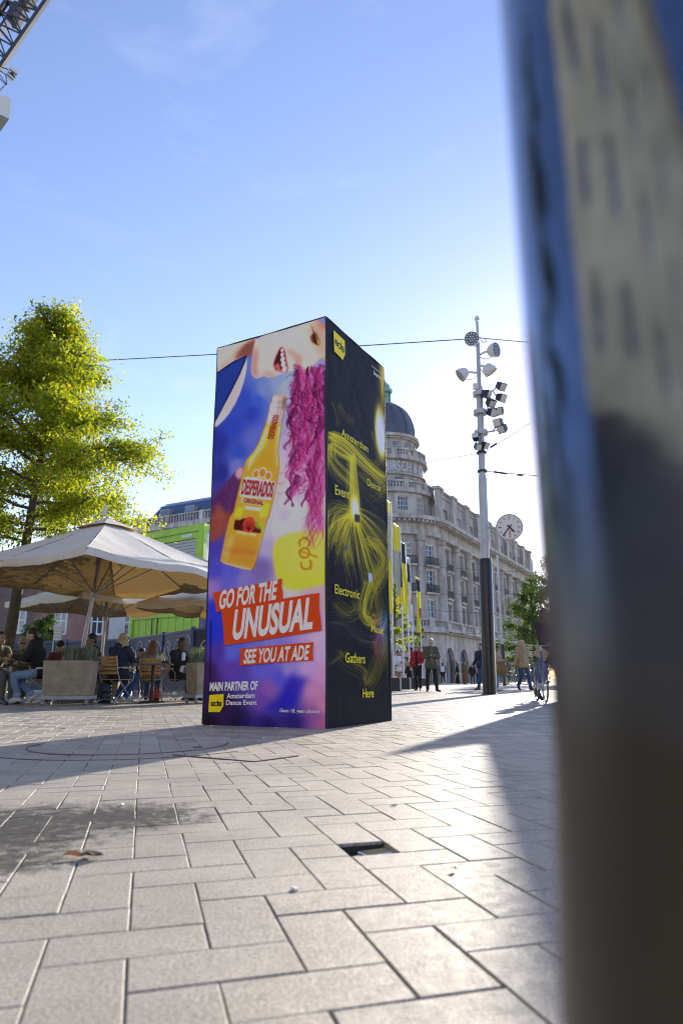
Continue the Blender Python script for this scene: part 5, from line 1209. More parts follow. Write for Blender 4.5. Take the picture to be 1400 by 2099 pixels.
b = MB(); b.lathe([(PR + 0.004, 0), (PR + 0.004, 0.33), (PR + 0.002, 0.37), (PR, 0.41), (PR, 6.0), (0, 6.01)], PC, 64); b.build('shaft', M_POLE, pole, smooth=True)
b = MB(); b.lathe([(0, 0.02), (PR + 0.05, 0.02), (PR + 0.05, 0.0)], PC, 40); b.build('base_flange', M_BLACKP, pole)
# unseen block added behind the steel pole, shaped to throw shade on the paving
SH = Vector((SUN_DIR.x, SUN_DIR.y, 0)).normalized(); SL = Vector((SH.y, -SH.x, 0))
tip = G(770, 1553); KS = 12.0; ko = tip + SH * KS; tz = math.tan(SUN_EL)
blocker = thing('shade_blocker', 'unseen dark boarded block added behind the steel pole to cast the shadow on the paving', 'shade_blocker', tuple(ko))
def kp(l, dpt, z): return ko + SL * l + SH * dpt + Vector((0, 0, z))
M_BOARD = mat('dark_boards', (0.07, 0.06, 0.05), 0.7, var=0.3, vscale=4)
h0 = KS * tz
b = MB(); b.prism([(0.0, 0), (0.42, 0), (0.42, h0 - 0.33), (0.0, h0)], kp(0, 0, 0), SL, Vector((0, 0, 1)), SH, 0.12); b.build('side_board', M_BOARD, blocker, bevel=0.005)
b = MB(); b.prism([(0.42, 0), (4.4, 0), (4.4, h0 - 0.1), (0.42, h0 - 0.36)], kp(0, 0.0, 0), SL, Vector((0, 0, 1)), SH, 2.4); b.build('body', M_BOARD, blocker, bevel=0.01)
b = MB(); b.prism([(0.39, h0 - 0.36), (4.6, h0 - 0.36), (3.6, h0 + 1.9), (2.3, h0 + 2.1), (1.22, h0 + 0.87)], kp(0, -0.1, 0), SL, Vector((0, 0, 1)), SH, 2.7); b.build('roof', M_SLATE, blocker, bevel=0.01)
# ================================================================== crane
YC = 48.0
cr = thing('tower_crane', 'dark lattice crane jib with hung counterweight slabs and pale cab, high against the sky', 'crane', tuple(XG(-60, YC)))
M_CR = mat('crane_steel', (0.03, 0.032, 0.038), 0.5); M_CRB = mat('crane_blue', (0.06, 0.12, 0.3), 0.5); M_CRW = mat('crane_pale', (0.62, 0.62, 0.58), 0.6)
def cpt(px, py, dy=0): return D(px, py, YC + dy)
A0_, A1_ = cpt(113, -26), cpt(-40, 196); B0_, B1_ = cpt(56, -60), cpt(-72, 126)
dA = A1_ - A0_
for nm, p, q, w in (('chord', A0_, A1_, 0.36), ('chord', B0_, B1_, 0.36), ('chord', A0_.lerp(B0_, 0.5) + Vector((0, 1.6, 0)), A1_.lerp(B1_, 0.5) + Vector((0, 1.6, 0)), 0.2)):
    b = MB(); b.bar(p, q, w, w); b.build(nm, M_CR, cr)
for k in range(9):
    t0, t1 = k / 9, (k + 1) / 9; b = MB(); b.bar(A0_ + dA * t0, B0_ + (B1_ - B0_) * t0, 0.16, 0.16); b.build('cross_bar', M_CR, cr)
    b = MB(); b.bar(A0_ + dA * t0, B0_ + (B1_ - B0_) * t1, 0.11, 0.11); b.bar(B0_ + (B1_ - B0_) * t0 + Vector((0, 0.15, 0)), A0_ + dA * t1 + Vector((0, 0.15, 0)), 0.11, 0.11); b.build('diagonal_brace', M_CR, cr)
b = MB(); b.bar(cpt(34, 18, 1), cpt(-40, 125, 1), 0.8, 0.25); b.build('walkway', M_CRB, cr)
for (p, q, w) in (((66, -18), (48, 8), 1.35), ((42, 16), (25, 44), 1.35)):
    b = MB(); b.bar(cpt(*p, 0.6), cpt(*q, 0.6), w, 0.6); b.build('counterweight', M_CR, cr)
b = MB(); vs = [cpt(*p, dy) for dy in (0, 0.25) for p in ((22.5, 134), (39, 146), (24, 168), (10, 155))]; b.add(vs, [(0, 1, 2, 3), (7, 6, 5, 4)] + [(k, 4 + k, 4 + (k + 1) % 4, (k + 1) % 4) for k in range(4)]); fl = b.build('floodlight_panel', M_CRW, cr)
for t in (0.28, 0.52, 0.76):
    b = MB(); b.bar(cpt(22.5 - 12.5 * t, 134 + 21 * t, -0.06), cpt(39 - 15 * t, 146 + 22 * t, -0.06), 0.07, 0.05); b.build('panel_seam', M_CR, fl)
b = MB(); b.bar(cpt(23, 150, -0.2), cpt(27, 148, -0.2), 0.2, 0.15); b.build('junction_box', M_CR, fl)
for (p, q) in (((-2, 135), (17, 141)), ((-2, 142), (12, 152)), ((-2, 150), (12, 170)), ((-2, 186), (14, 170)), ((12, 152), (14, 172)), ((0, 160), (12, 172))):
    b = MB(); b.bar(cpt(*p), cpt(*q), 0.06, 0.06); b.build('railing_bar', M_CR, cr)
b = MB(); vs = [cpt(*p, dy) for dy in (0, 2.2) for p in ((9, 194), (23, 202), (19, 241), (2, 233), (-30, 210), (-30, 190))]; n = 6; b.add(vs, [tuple(range(n)), tuple(range(n, 2 * n))[::-1]] + [(k, n + k, n + (k + 1) % n, (k + 1) % n) for k in range(n)]); b.build('cab', M_CRW, cr)
b = MB(); vs = [cpt(*p, dy) for dy in (-0.2, 2.3) for p in ((2, 234), (18.5, 242), (16, 247), (-6, 278), (-40, 290), (-40, 230))]; b.add(vs, [tuple(range(n)), tuple(range(n, 2 * n))[::-1]] + [(k, n + k, n + (k + 1) % n, (k + 1) % n) for k in range(n)]); b.build('platform', mat('crane_floor', (0.2, 0.19, 0.12), 0.7), cr)
# the crane's mast reaches the ground outside the frame
b = MB(); mb0 = cpt(-40, 250); 
for dx in (-0.8, 0.8):
    for dy in (-0.8, 0.8): b.bar((mb0.x - 1.5 + dx, YC + 1 + dy, 0), (mb0.x - 1.5 + dx, YC + 1 + dy, mb0.z + 6), 0.2, 0.2)
b.build('tower_leg', M_CR, cr)
b = MB()
for k in range(14):
    z0, z1 = k * mb0.z / 13, (k + 1) * mb0.z / 13
    b.bar((mb0.x - 2.3, YC + 0.2, z0), (mb0.x - 0.7, YC + 0.2, z1), 0.1, 0.1); b.bar((mb0.x - 2.3, YC + 1.8, z1), (mb0.x - 0.7, YC + 1.8, z0), 0.1, 0.1)
b.build('tower_bracing', M_CR, cr)
# ================================================================== site cabins, fence, banners
M_LIME = mat('lime_paint', (0.33, 0.60, 0.035), 0.45, var=0.16, vscale=0.8)
M_CABW = mat('cabin_white', (0.62, 0.65, 0.70), 0.5); M_PURP = mat('cabin_purple', (0.035, 0.02, 0.16), 0.5); M_CABB = mat('cabin_blue', (0.05, 0.12, 0.3), 0.5)
M_SHUT = mat('roller_shutter', (0.42, 0.43, 0.42), 0.5)
mA, LA = px_wall(262, 28.3, 403, 26.0); mB, LB = px_wall(403.3, 26.0, 480, 28.6)
zT = D(403, 1074, 26).z; zM = zT * 0.49
for nm, z0, z1, lab in (('site_cabin', zM + 0.04, zT, 'lime green site cabin with grey roller shutter, stacked on top'), ('site_cabin', 0.15, zM - 0.04, 'lower lime green site cabin with purple end behind the graffiti fence')):
    up = z0 > 1; c_ = thing(nm, lab, 'site cabin', tuple(mA(LA, z0, 0)), 'stacked site cabins')
    b = MB(); hs = [(LA * 0.42, LA * 0.9, z0 + 1.05, z1 - 0.5)] if up else []
    wall_grid(b, mA, 0, LA, z0, z1, hs, 0.12); slab(b, mA, 0, LA, z1 - 0.02, z1, -2.4, 0.0); slab(b, mA, 0, 0.03, z0, z1, -2.4, 0.0)
    b.build('long_wall', M_LIME, c_)
    b = MB(); slab(b, mA, -0.05, LA + 0.05, z1 - 0.24, z1 + 0.03, 0.001, 0.07); slab(b, mA, -0.05, LA + 0.05, z0, z0 + 0.2, 0.001, 0.07); slab(b, mA, LA - 0.16, LA + 0.05, z0 + 0.2, z1 - 0.24, 0.001, 0.07); slab(b, mA, -0.05, 0.12, z0 + 0.2, z1 - 0.24, 0.001, 0.07); b.build('corner_frame', M_LIME, c_)
    for q in range(1, 9):
        if up and 0.38 < q / 9 < 0.93: continue
        b = MB(); slab(b, mA, LA * q / 9, LA * q / 9 + 0.035, z0 + 0.21, z1 - 0.25, 0.001, 0.018); b.build('wall_rib', M_LIME, c_)
    b = MB(); slab(b, mB, 0.15, LB, z0 + 0.15, z1 - 0.25, -0.1, 0.0); b.build('end_wall', M_CABW if up else M_PURP, c_)
    b = MB(); slab(b, mB, -0.05, LB, z1 - 0.25, z1 + 0.028, -0.05, 0.07); slab(b, mB, -0.05, 0.15, z0 + 0.15, z1 - 0.25, -0.05, 0.07); slab(b, mB, -0.05, LB, z0, z0 + 0.15, -0.05, 0.07); b.build('end_frame', M_LIME if up else M_PURP, c_)
    if up:
        b = MB(); n = 13; h_ = (z1 - 0.5 - z0 - 1.05) / n
        for k in range(n): slab(b, mA, LA * 0.42 + 0.03, LA * 0.9 - 0.03, z0 + 1.05 + k * h_, z0 + 1.05 + k * h_ + h_ * 0.86, -0.1, -0.06)
        slab(b, mA, LA * 0.42, LA * 0.9, z0 + 1.05, z1 - 0.5, -0.119, -0.105); b.build('roller_shutter', M_SHUT, c_)
        b = MB(); slab(b, mB, 0.16, LB, z0 + 0.16, z0 + 0.8, 0.001, 0.012); b.build('blue_stripe', M_CABB, c_)
        place_text('cabin_plate', 'ROYAL', mA(LA * 0.68, z1 - 0.62 + 0.22, 0.075), mA(LA * 0.82, z1 - 0.62 + 0.22, 0.075), mA(LA * 0.68, z1 - 0.62 + 0.32, 0.075), M_CABW, c_) if False else None
        b = MB(); slab(b, mA, LA * 0.70, LA * 0.85, z1 - 0.42, z1 - 0.3, 0.002, 0.02); b.build('name_plate', M_CABW, c_)
    else:
        b = MB()
        for t in (0.32, 0.40): slab(b, mA, LA * t, LA * t + 0.03, z0 + 0.2, z1 - 0.24, 0.001, 0.03)
        b.build('cable_duct', M_IRON, c_); window(mB, 0.55, 1.9, zM - 1.3, zM - 0.45, c_, cols=2, rows=1, depth=-0.06, t=0.1)
M_FENCE = mat('navy_fence_panel', (0.012, 0.018, 0.045), 0.5, var=0.3, vscale=1.2); M_FPOST = mat('blue_fence_post', (0.035, 0.06, 0.13), 0.5)
M_SPRAY = mat('white_spray_paint', (0.62, 0.66, 0.72), 0.7); M_SPRAYC = mat('cyan_spray_paint', (0.12, 0.45, 0.6), 0.7)
gr = random.Random(11)
def fence_run(pts, labels, hz=2.0):
    for i in range(len(pts) - 1):
        mw, Lw = px_wall(*pts[i], *pts[i + 1]); f_ = thing('fence_panel', labels[i], 'fence', tuple(mw(0, 0, 0)), 'hoarding panels round the building site')
        b = MB(); slab(b, mw, 0.05, Lw - 0.05, 0.08, hz - 0.05, -0.03, 0.0); b.build('sheet', M_FENCE, f_)
        b = MB(); slab(b, mw, 0.05, Lw, hz - 0.05, hz + 0.02, -0.05, 0.03); b.build('top_rail', M_FPOST, f_)
        b = MB(); slab(b, mw, -0.05, 0.05, 0, hz + 0.08, -0.07, 0.05); b.build('post', M_FPOST, f_)
        b = MB(); slab(b, mw, -0.3, 0.3, 0, 0.12, -0.35, 0.3); b.build('foot_block', mat('concrete_foot', (0.3, 0.3, 0.29), 0.9), f_)
        n = int(Lw / 0.8)
        for k in range(n):
            x, z = (k + 0.5) * Lw / n, 1.25 + gr.uniform(-0.15, 0.15); P = []
            kind = gr.random()
            for t in np.linspace(0, 1, 26):
                a = t * gr.uniform(5.8, 6.4) * (1 if kind < 0.6 else 1.7); rx, rz = 0.36 + 0.05 * math.sin(3 * a + k), 0.42 + 0.08 * math.sin(2 * a + 1.3 * k)
                if kind >= 0.6: rx *= 0.3 + 0.7 * t; rz *= 0.3 + 0.7 * t
                P.append(mw(min(Lw - 0.1, max(0.1, x + rx * math.cos(a + k))), z + rz * math.sin(a + k), 0.004))
            g = MB(); g.tube(P, 0.014, 4); g.build('graffiti', M_SPRAYC if (i == 0 and k % 3 == 1) else M_SPRAY, f_)
fence_run([(-60, 29.5), (130, 28.4), (255, 27.0), (330, 24.2), (392, 21.8), (470, 21.2)],
          ['dark blue hoarding panel behind the tree trunk with cyan graffiti', 'dark blue hoarding panel between the tree trunk and the green cabins', 'navy hoarding panel below the free end of the green cabin', 'navy hoarding panel with large looping white graffiti', 'navy hoarding panel below the purple cabin window'])
for px0, px1, y0, y1, lab in ((16, 31, 1279, 1322, 'white information banner with yellow stripes beside the tree trunk'), (109, 128, 1279, 1313, 'white information banner with yellow stripes behind the man in the black cap')):
    Y = 24.5; a, c = D(px0, y1, Y), D(px1, y0, Y); bn = thing('information_banner', lab, 'banner', ((a.x + c.x) / 2, Y, 0))
    b = MB(); b.box(((a.x + c.x) / 2, Y, (a.z + c.z) / 2), (c.x - a.x, 0.02, c.z - a.z)); b.build('sheet', mat('banner_white', (0.55, 0.62, 0.75), 0.6), bn)
    for t in (0.2, 0.38, 0.56, 0.74): q = MB(); z = a.z + (c.z - a.z) * t; q.box(((a.x + c.x) / 2, Y - 0.013, z), (c.x - a.x - 0.02, 0.004, 0.035)); q.build('yellow_stripe', mat('stripe_yellow', (0.6, 0.42, 0.02), 0.6), bn)
    q = MB()
    for x in (a.x, c.x): q.cyl((x, Y + 0.03, 0), (x, Y + 0.03, c.z + 0.05), 0.02, n=6)
    q.build('stand', M_GALV, bn)

# ================================================================== terrace
M_CANV = mat('cream_canvas', (0.74, 0.70, 0.62), 0.85, var=0.1, vscale=2, bump=0.25, bscale=5, transl=(0.15, (0.5, 0.31, 0.11)))
def darken_backfaces(m, c):
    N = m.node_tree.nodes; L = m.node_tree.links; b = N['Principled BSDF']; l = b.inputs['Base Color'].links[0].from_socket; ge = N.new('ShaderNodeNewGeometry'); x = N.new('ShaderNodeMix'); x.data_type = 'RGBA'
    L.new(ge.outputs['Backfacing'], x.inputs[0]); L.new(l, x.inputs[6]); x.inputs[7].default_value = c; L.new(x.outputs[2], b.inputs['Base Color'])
darken_backfaces(M_CANV, (0.17, 0.135, 0.085, 1))  # back faces take a darker brown than the outer canvas
M_ALU = mat('parasol_metal', (0.34, 0.33, 0.31), 0.38, 0.7, var=0.2, vscale=6)
def parasol(lab, cx, cy, d1, side, ze, za, base, rag=0):
    d1 = Vector((d1[0], d1[1], 0)).normalized(); d2 = Vector((-d1.y, d1.x, 0)); c = Vector((cx, cy, 0)); h_ = side / 2
    t = thing('parasol', lab, 'parasol', base, 'cream terrace parasols')
    cor = [c - d1 * h_ - d2 * h_, c + d1 * h_ - d2 * h_, c + d1 * h_ + d2 * h_, c - d1 * h_ + d2 * h_]
    apex = c + Vector((0, 0, za)); n = 20
    b = MB(); seed = cx * 3.1
    for k in range(4):
        A, B = cor[k], cor[(k + 1) % 4]; rows = []
        for j in range(n + 1):
            tt = j / n; row = []
            for i in range(n + 1):
                u = i / n; e = A.lerp(B, u); p = c.lerp(e, tt); arch = math.sin(math.pi * u)
                z = za + (ze - za) * (tt ** 1.0) - 0.10 * math.sin(math.pi * tt) * 0.4 - 0.06 * abs(math.sin(2 * math.pi * u)) * tt * (0.5 + 0.5 * tt) + (0.03 * mnoise.noise(Vector((p.x * 1.6 + seed, p.y * 1.6, k))) + 0.02 * mnoise.noise(Vector((p.x * 4.1 + seed, p.y * 4.1, k)))) * tt
                row.append(Vector((p.x, p.y, z)))
            rows.append(row)
        out = (A + B) / 2 - c; out.z = 0; out.normalize()
        for vz, dz in ((0.04, 0.0), (0.09, 0.02), (0.14, 0.01)):
            row = []
            for i in range(n + 1):
                u = i / n; p = rows[n][i]; wv = 0.03 * math.sin(9 * u + k + seed) * (vz / 0.14)
                row.append(Vector((p.x, p.y, p.z - vz)) + out * (dz * (1 if 0.03 < u < 0.97 else 0) + wv * math.sin(math.pi * u)))
            rows.append(row)
        vs = [p for r_ in rows for p in r_]; m = n + 1
        b.add(vs, [(j * m + i, (j + 1) * m + i, (j + 1) * m + i + 1, j * m + i + 1) for j in range(len(rows) - 1) for i in range(n)])
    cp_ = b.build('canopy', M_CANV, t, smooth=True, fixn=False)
    # vent cap with lifted flaps and the rope-laced cap edge
    b = MB(); s_ = 0.2
    for k in range(4):
        A, B = c.lerp(cor[k], s_), c.lerp(cor[(k + 1) % 4], s_); zc_ = za + (ze - za) * s_ + 0.035
        m_ = A.lerp(B, 0.5); A = Vector((A.x, A.y, zc_)); B = Vector((B.x, B.y, zc_)); m_ = Vector((m_.x, m_.y, zc_ + 0.02)); top = apex + Vector((0, 0, 0.05))
        b.add([top, A, m_, B], [(0, 1, 2), (0, 2, 3)])
    b.build('vent_cap', M_CANV, cp_, fixn=False)
    hub = Vector((base[0] + (cx - base[0]) * 0.66, base[1] + (cy - base[1]) * 0.66, ze - 0.42)); b0 = Vector(base)
    b = MB(); b.cyl(b0, Vector((cx, cy, za + 0.05)), 0.042, 0.038, 14); b.build('pole', M_ALU, t, smooth=True)
    b = MB(); b.cyl(hub - Vector((0, 0, 0.05)), hub + Vector((0, 0, 0.06)), 0.075, n=12); b.build('hub', M_ALU, t, smooth=True)
    for k in range(8):
        e = cor[k // 2] if k % 2 == 0 else (cor[k // 2] + cor[(k // 2 + 1) % 4]) / 2
        dz = 0
        r_ = MB(); r_.bar(apex - Vector((0, 0, 0.06)), Vector((e.x, e.y, ze - dz - 0.03)), 0.03, 0.02); ro2 = r_.build('rib', M_ALU, t)
        mid = (apex - Vector((0, 0, 0.06))).lerp(Vector((e.x, e.y, ze - dz - 0.03)), 0.52)
        s2 = MB(); s2.bar(hub, mid, 0.028, 0.018); s2.build('strut', M_ALU, ro2)
    b = MB(); b.box(b0 + Vector((0, 0, 0.04)), (0.7, 0.7, 0.08), 0.5); b.build('base_plate', mat('stone_base', (0.2, 0.2, 0.19), 0.9), t, bevel=0.01)
    return t
C0_, Cr_ = G(193, 1120, 2.62), G(397, 1160, 2.62); d1_ = (Cr_ - C0_); side1 = d1_.length * 1.95; d1_.normalize(); d2_ = Vector((-d1_.y, d1_.x, 0))
pc_ = C0_ + d1_ * side1 / 2 + d2_ * side1 / 2 + Vector((-0.12, 0, 0)); ap = D(207, 1066, pc_.y); pbase = XG(152, pc_.y)
parasol('large cream parasol in front of the tree with its pole behind the concrete planter', pc_.x, pc_.y, d1_, side1, 2.62, ap.z, tuple(pbase))
p2 = XG(204, 19.4); parasol('cream parasol standing behind the large one, over the man in the black sweater', p2.x + 0.05, 19.4, (0.62, 0.78), 3.9, 2.55, 3.5, (p2.x, 19.4, 0))
p3 = XG(452, 17.6); parasol('cream parasol with drooping edge next to the advertising column', p3.x - 0.1, 17.6, (0.35, 0.94), 2.9, 2.3, 3.1, (p3.x, 17.6, 0))
vn = MB(); q0 = D(207, 1058, pc_.y); vn.box(D(215, 1046, pc_.y), (0.09, 0.02, 0.24), M=Euler((0.2, 0.35, 0.5)).to_matrix()); tag(vn.build('parasol_flag', M_CANV), 'small white tag sticking up from the top of the large parasol', 'tag')
# planters
M_CONC = mat('rough_concrete', (0.31, 0.265, 0.185), 0.9, var=0.3, vscale=4, bump=0.8, bscale=22)
def conc_mat():
    m = M_CONC; return m
M_TRAY = mat('galvanised_tray', (0.33, 0.36, 0.40), 0.45, 0.6, var=0.15, vscale=8); M_SOIL = mat('soil', (0.05, 0.035, 0.025), 0.95)
M_LAV = mat('lavender_leaf', (0.2, 0.235, 0.15), 0.7, island=0.4, transl=(0.25, (0.2, 0.28, 0.1))); M_WHEEL = mat('caster_grey', (0.3, 0.3, 0.32), 0.4, 0.5)
def planter(lab, base, w, dpt, h_, rz, seed, tall=0.26, cover=0.5, loose=False):
    t = thing('planter', lab, 'planter', base, 'concrete planters on casters', world_built=False, rz=rz)
    b = MB(); zt = 0.17 + h_; tp = 0.045
    o_ = [(-w / 2, -dpt / 2), (w / 2, -dpt / 2), (w / 2, dpt / 2), (-w / 2, dpt / 2)]
    def lv(z, k): return [(x * k, y * k, z) for x, y in o_]
    rings_ = [lv(0.17, 0.90), lv(0.17 + h_ * 0.3, 0.955), lv(zt, 1.0), lv(zt, 0.92), lv(zt - 0.06, 0.92)]
    vs = [p for r_ in rings_ for p in r_]; fs = [(3, 2, 1, 0), (16, 17, 18, 19)]
    for j in range(4):
        for k in range(4): fs.append((j * 4 + k, j * 4 + (k + 1) % 4, (j + 1) * 4 + (k + 1) % 4, (j + 1) * 4 + k))
    b.add(vs, fs); b.build('tub', M_CONC, t, bevel=0.012)
    b = MB(); b.box((0, 0, zt - 0.05), (w * 0.91, dpt * 0.91, 0.03)); b.build('soil', M_SOIL, t)
    b = MB(); b.box((0, 0, 0.135), (w * 1.02, dpt * 1.02, 0.07)); b.build('tray', M_TRAY, t, bevel=0.006)
    for x in (-1, 1):
        for y in (-1, 1):
            b = MB(); px_, py_ = x * w * 0.45, y * dpt * 0.4; b.cyl((px_ - 0.02, py_, 0.045), (px_ + 0.02, py_, 0.045), 0.045, n=12); b.bar((px_, py_, 0.05), (px_, py_, 0.1), 0.06, 0.035); b.build('caster', M_WHEEL, t)
    g = random.Random(seed); b = MB(); n = 900 if not loose else 300
    for k in range(n):
        x = (-0.45 + 0.9 * g.random()); x = (x * 0.62 + 0.19) * w if cover < 0.9 else x * w; y = (g.random() - 0.5) * dpt * 0.8
        L_ = tall * g.uniform(0.55, 1.15); an = g.random() * 6.28; le = g.uniform(0.05, 0.45); p0 = Vector((x, y, zt - 0.05)); tip_ = p0 + Vector((math.cos(an) * le * L_, math.sin(an) * le * L_, L_ + 0.05)); sd = Vector((-math.sin(an), math.cos(an), 0)) * 0.008
        mid = p0.lerp(tip_, 0.5) + Vector((0, 0, 0.02)); b.add([p0 - sd, p0 + sd, mid + sd * 1.4, tip_, mid - sd * 1.4], [(0, 1, 2, 3, 4)])
        for q in range(3):
            tt = 0.45 + 0.18 * q; c = p0.lerp(tip_, tt); a2 = an + 2 * q; l2 = 0.05; e = c + Vector((math.cos(a2) * l2, math.sin(a2) * l2, 0.025)); s2 = Vector((-math.sin(a2), math.cos(a2), 0)) * 0.005
            b.add([c - s2, c + s2, e], [(0, 1, 2)])
    b.build('plants', M_LAV, t, fixn=False); return t
PB = G(127, 1447); planter('long rough concrete planter with bushy lavender below the large parasol', (PB.x, PB.y + 0.28, 0), 0.87, 0.5, 0.63, 0.06, 3)
PB2 = G(392, 1443); planter('square concrete planter with thin herbs beside the advertising column', (PB2.x + 0.18, PB2.y + 0.38, 0), 0.62, 0.55, 0.6, 0.62, 9, 0.3, 1.0, True)
PB3 = XG(196, 14.9); planter('low concrete planter partly hidden behind the long planter', (PB3.x + 0.05, 15.2, 0), 0.8, 0.45, 0.42, 0.05, 12, 0.1)
# bistro chairs
M_SLAT = mat('chair_wood', (0.42, 0.22, 0.055), 0.5, var=0.25, vscale=8); M_CHM = mat('chair_metal', (0.42, 0.44, 0.47), 0.35, 0.75)
def make_chair():
    t = thing('folding_chair', 'x', 'chair', (0, 0, 0), 'folding terrace chairs', world_built=False)
    # the chair faces -Y; back slats at +Y
    for k, z in enumerate((0.58, 0.655, 0.73, 0.80, 0.865)):
        b = MB(); yb = 0.235 + (z - 0.45) * 0.22
        vs = []; n = 6
        for i in range(n + 1):
            x = -0.22 + 0.44 * i / n; yc = yb + 0.035 * math.cos(math.pi * (i / n - 0.5)) - 0.02
            for dy, dz in ((-0.008, -0.027), (0.008, -0.027), (0.008, 0.027), (-0.008, 0.027)): vs.append((x, yc + dy, z + dz))
        b.add(vs, [(i * 4 + q, i * 4 + (q + 1) % 4, (i + 1) * 4 + (q + 1) % 4, (i + 1) * 4 + q) for i in range(n) for q in range(4)] + [(3, 2, 1, 0), (n * 4, n * 4 + 1, n * 4 + 2, n * 4 + 3)])
        b.build('back_slat', M_SLAT, t)
    for k in range(6):
        y = -0.19 + 0.075 * k; b = MB(); b.box((0, y, 0.455), (0.42, 0.058, 0.016)); b.build('seat_slat', M_SLAT, t)
    for sx in (-1, 1):
        x = 0.225 * sx
        b = MB(); b.tube([(x, 0.335, 0.90), (x, 0.27, 0.62), (x, 0.20, 0.44), (x, 0.02, 0.26), (x, -0.18, 0.1), (x, -0.27, 0.0)], 0.011, 8); b.build('back_upright', M_CHM, t)
        b = MB(); b.tube([(x * 0.93, -0.2, 0.445), (x * 0.93, -0.05, 0.34), (x * 0.93, 0.12, 0.2), (x * 0.93, 0.24, 0.08), (x * 0.93, 0.29, 0.0)], 0.011, 8); b.build('leg', M_CHM, t)
        b = MB(); b.tube([(x * 1.04, 0.29, 0.68), (x * 1.1, 0.1, 0.67), (x * 1.12, -0.12, 0.66), (x * 1.1, -0.2, 0.6), (x * 1.0, -0.2, 0.46)], 0.010, 8); b.bar((x * 1.11, 0.22, 0.685), (x * 1.13, -0.14, 0.675), 0.04, 0.016); b.build('armrest', M_CHM, t)
    b = MB(); b.tube([(-0.21, 0.27, 0.03), (-0.1, 0.25, 0.09), (0.1, 0.25, 0.09), (0.21, 0.27, 0.03)], 0.009, 6); b.build('stretcher', M_CHM, t)
    b = MB(); b.tube([(-0.22, -0.235, 0.04), (-0.1, -0.21, 0.1), (0.1, -0.21, 0.1), (0.22, -0.235, 0.04)], 0.009, 6); b.build('stretcher', M_CHM, t)
    return t
CHAIR = []; 
def chair(px, Y, yaw, lab):
    p = XG(px, Y)
    if not CHAIR: o = make_chair(); CHAIR.append(o)
    else: o = copy_tree(CHAIR[0])
    o.location = (p.x, p.y, 0); o.rotation_euler = (0, 0, R(yaw)); o['label'] = lab; return o
M_TTOP = mat('dark_table_top', (0.035, 0.04, 0.055), 0.3); 
def table(px, Y, rz, lab, w=0.75, legx=0.0):
    p = XG(px, Y); t = thing('bistro_table', lab, 'table', (p.x, p.y, 0), 'terrace tables', world_built=False, rz=R(rz))
    b = MB(); b.box((0, 0, 0.745), (w, 0.7, 0.03)); b.build('table_top', M_TTOP, t, bevel=0.006)
    b = MB(); b.cyl((legx, 0, 0.03), (legx, 0, 0.73), 0.035, n=12); b.build('leg', M_IRON, t, smooth=True)
    for a in (0, 1): b = MB(); M_ = Matrix.Rotation(a * math.pi / 2 + 0.7, 3, 'Z'); b.bar(M_ @ Vector((-0.28, 0, 0.02)) + Vector((legx, 0, 0.006 * a)), M_ @ Vector((0.28, 0, 0.02)) + Vector((legx, 0, 0.006 * a)), 0.05, 0.03); b.build('foot', M_IRON, t)
    return t
table(2, 14.4, 8, 'dark bistro table with food packets in front of the man in the flat cap'); table(313, 14.0, 10, 'dark bistro table beside the square concrete planter'); table(215, 16.3, 0, 'dark bistro table behind the woman in the navy coat')
table(118, 15.3, 0, 'dark bistro table between the black hoodie and the black cap')
# things on the tables
M_WOODB = mat('caddy_wood', (0.38, 0.19, 0.05), 0.5); M_JAR = mat('clear_jar', (0.5, 0.52, 0.5), 0.1, transl=(0.4, (0.7, 0.7, 0.68))); M_PAP = mat('white_paper', (0.75, 0.75, 0.74), 0.7)
def caddy(px, Y, lab):
    p = XG(px, Y); t = thing('condiment_caddy', lab, 'caddy', (p.x, p.y, 0.761), None, world_built=False)
    b = MB(); b.box((0, 0, 0.045), (0.13, 0.13, 0.09)); b.build('wooden_box', M_WOODB, t, bevel=0.004)
    for x, y, h_ in ((-0.03, -0.02, 0.2), (0.03, 0.02, 0.17), (0.02, -0.035, 0.15)):
        b = MB(); b.lathe([(0, 0.091), (0.026, 0.091), (0.026, h_ - 0.05), (0.012, h_ - 0.02), (0.012, h_), (0, h_)], (x, y, 0), 10); b.build('bottle', M_JAR, t, smooth=True)
    b = MB(); b.box((0.05, 0.05, 0.14), (0.05, 0.004, 0.11), 0.4); b.build('menu_card', mat('menu_yellow', (0.65, 0.5, 0.05), 0.5), t)
caddy(324, 13.95, 'wooden condiment caddy with small bottles on the table by the square planter'); caddy(14, 14.3, 'wooden condiment caddy on the table in front of the flat cap man')
for px, Y, w, lab in ((338, 14.0, 0.1, 'black takeaway tray on the table by the square planter'),):
    p = XG(px, Y); b = MB(); b.box((p.x, p.y, 0.79), (0.16, 0.12, 0.045)); tag(b.build('takeaway_tray', M_IRON, bevel=0.008), lab, 'tray')
for px, z0, lab, rz in ((4, 0.9, 'crumpled white paper wrapper on the table by the tree', 0.3), (22, 0.88, 'folded white paper wrapper leaning on the table by the tree', 1.1)):
    p = XG(px, 14.2); b = MB(); b.add([(p.x - 0.09, p.y, 0.765), (p.x + 0.09, p.y - 0.03, 0.765), (p.x + 0.07, p.y + 0.06, z0), (p.x - 0.05, p.y + 0.05, z0 - 0.02), (p.x + 0.02, p.y - 0.08, z0 - 0.05)], [(0, 1, 2, 3), (0, 4, 1), (0, 3, 4), (1, 4, 2)]); tag(b.build('paper_wrapper', M_PAP), lab, 'wrapper')
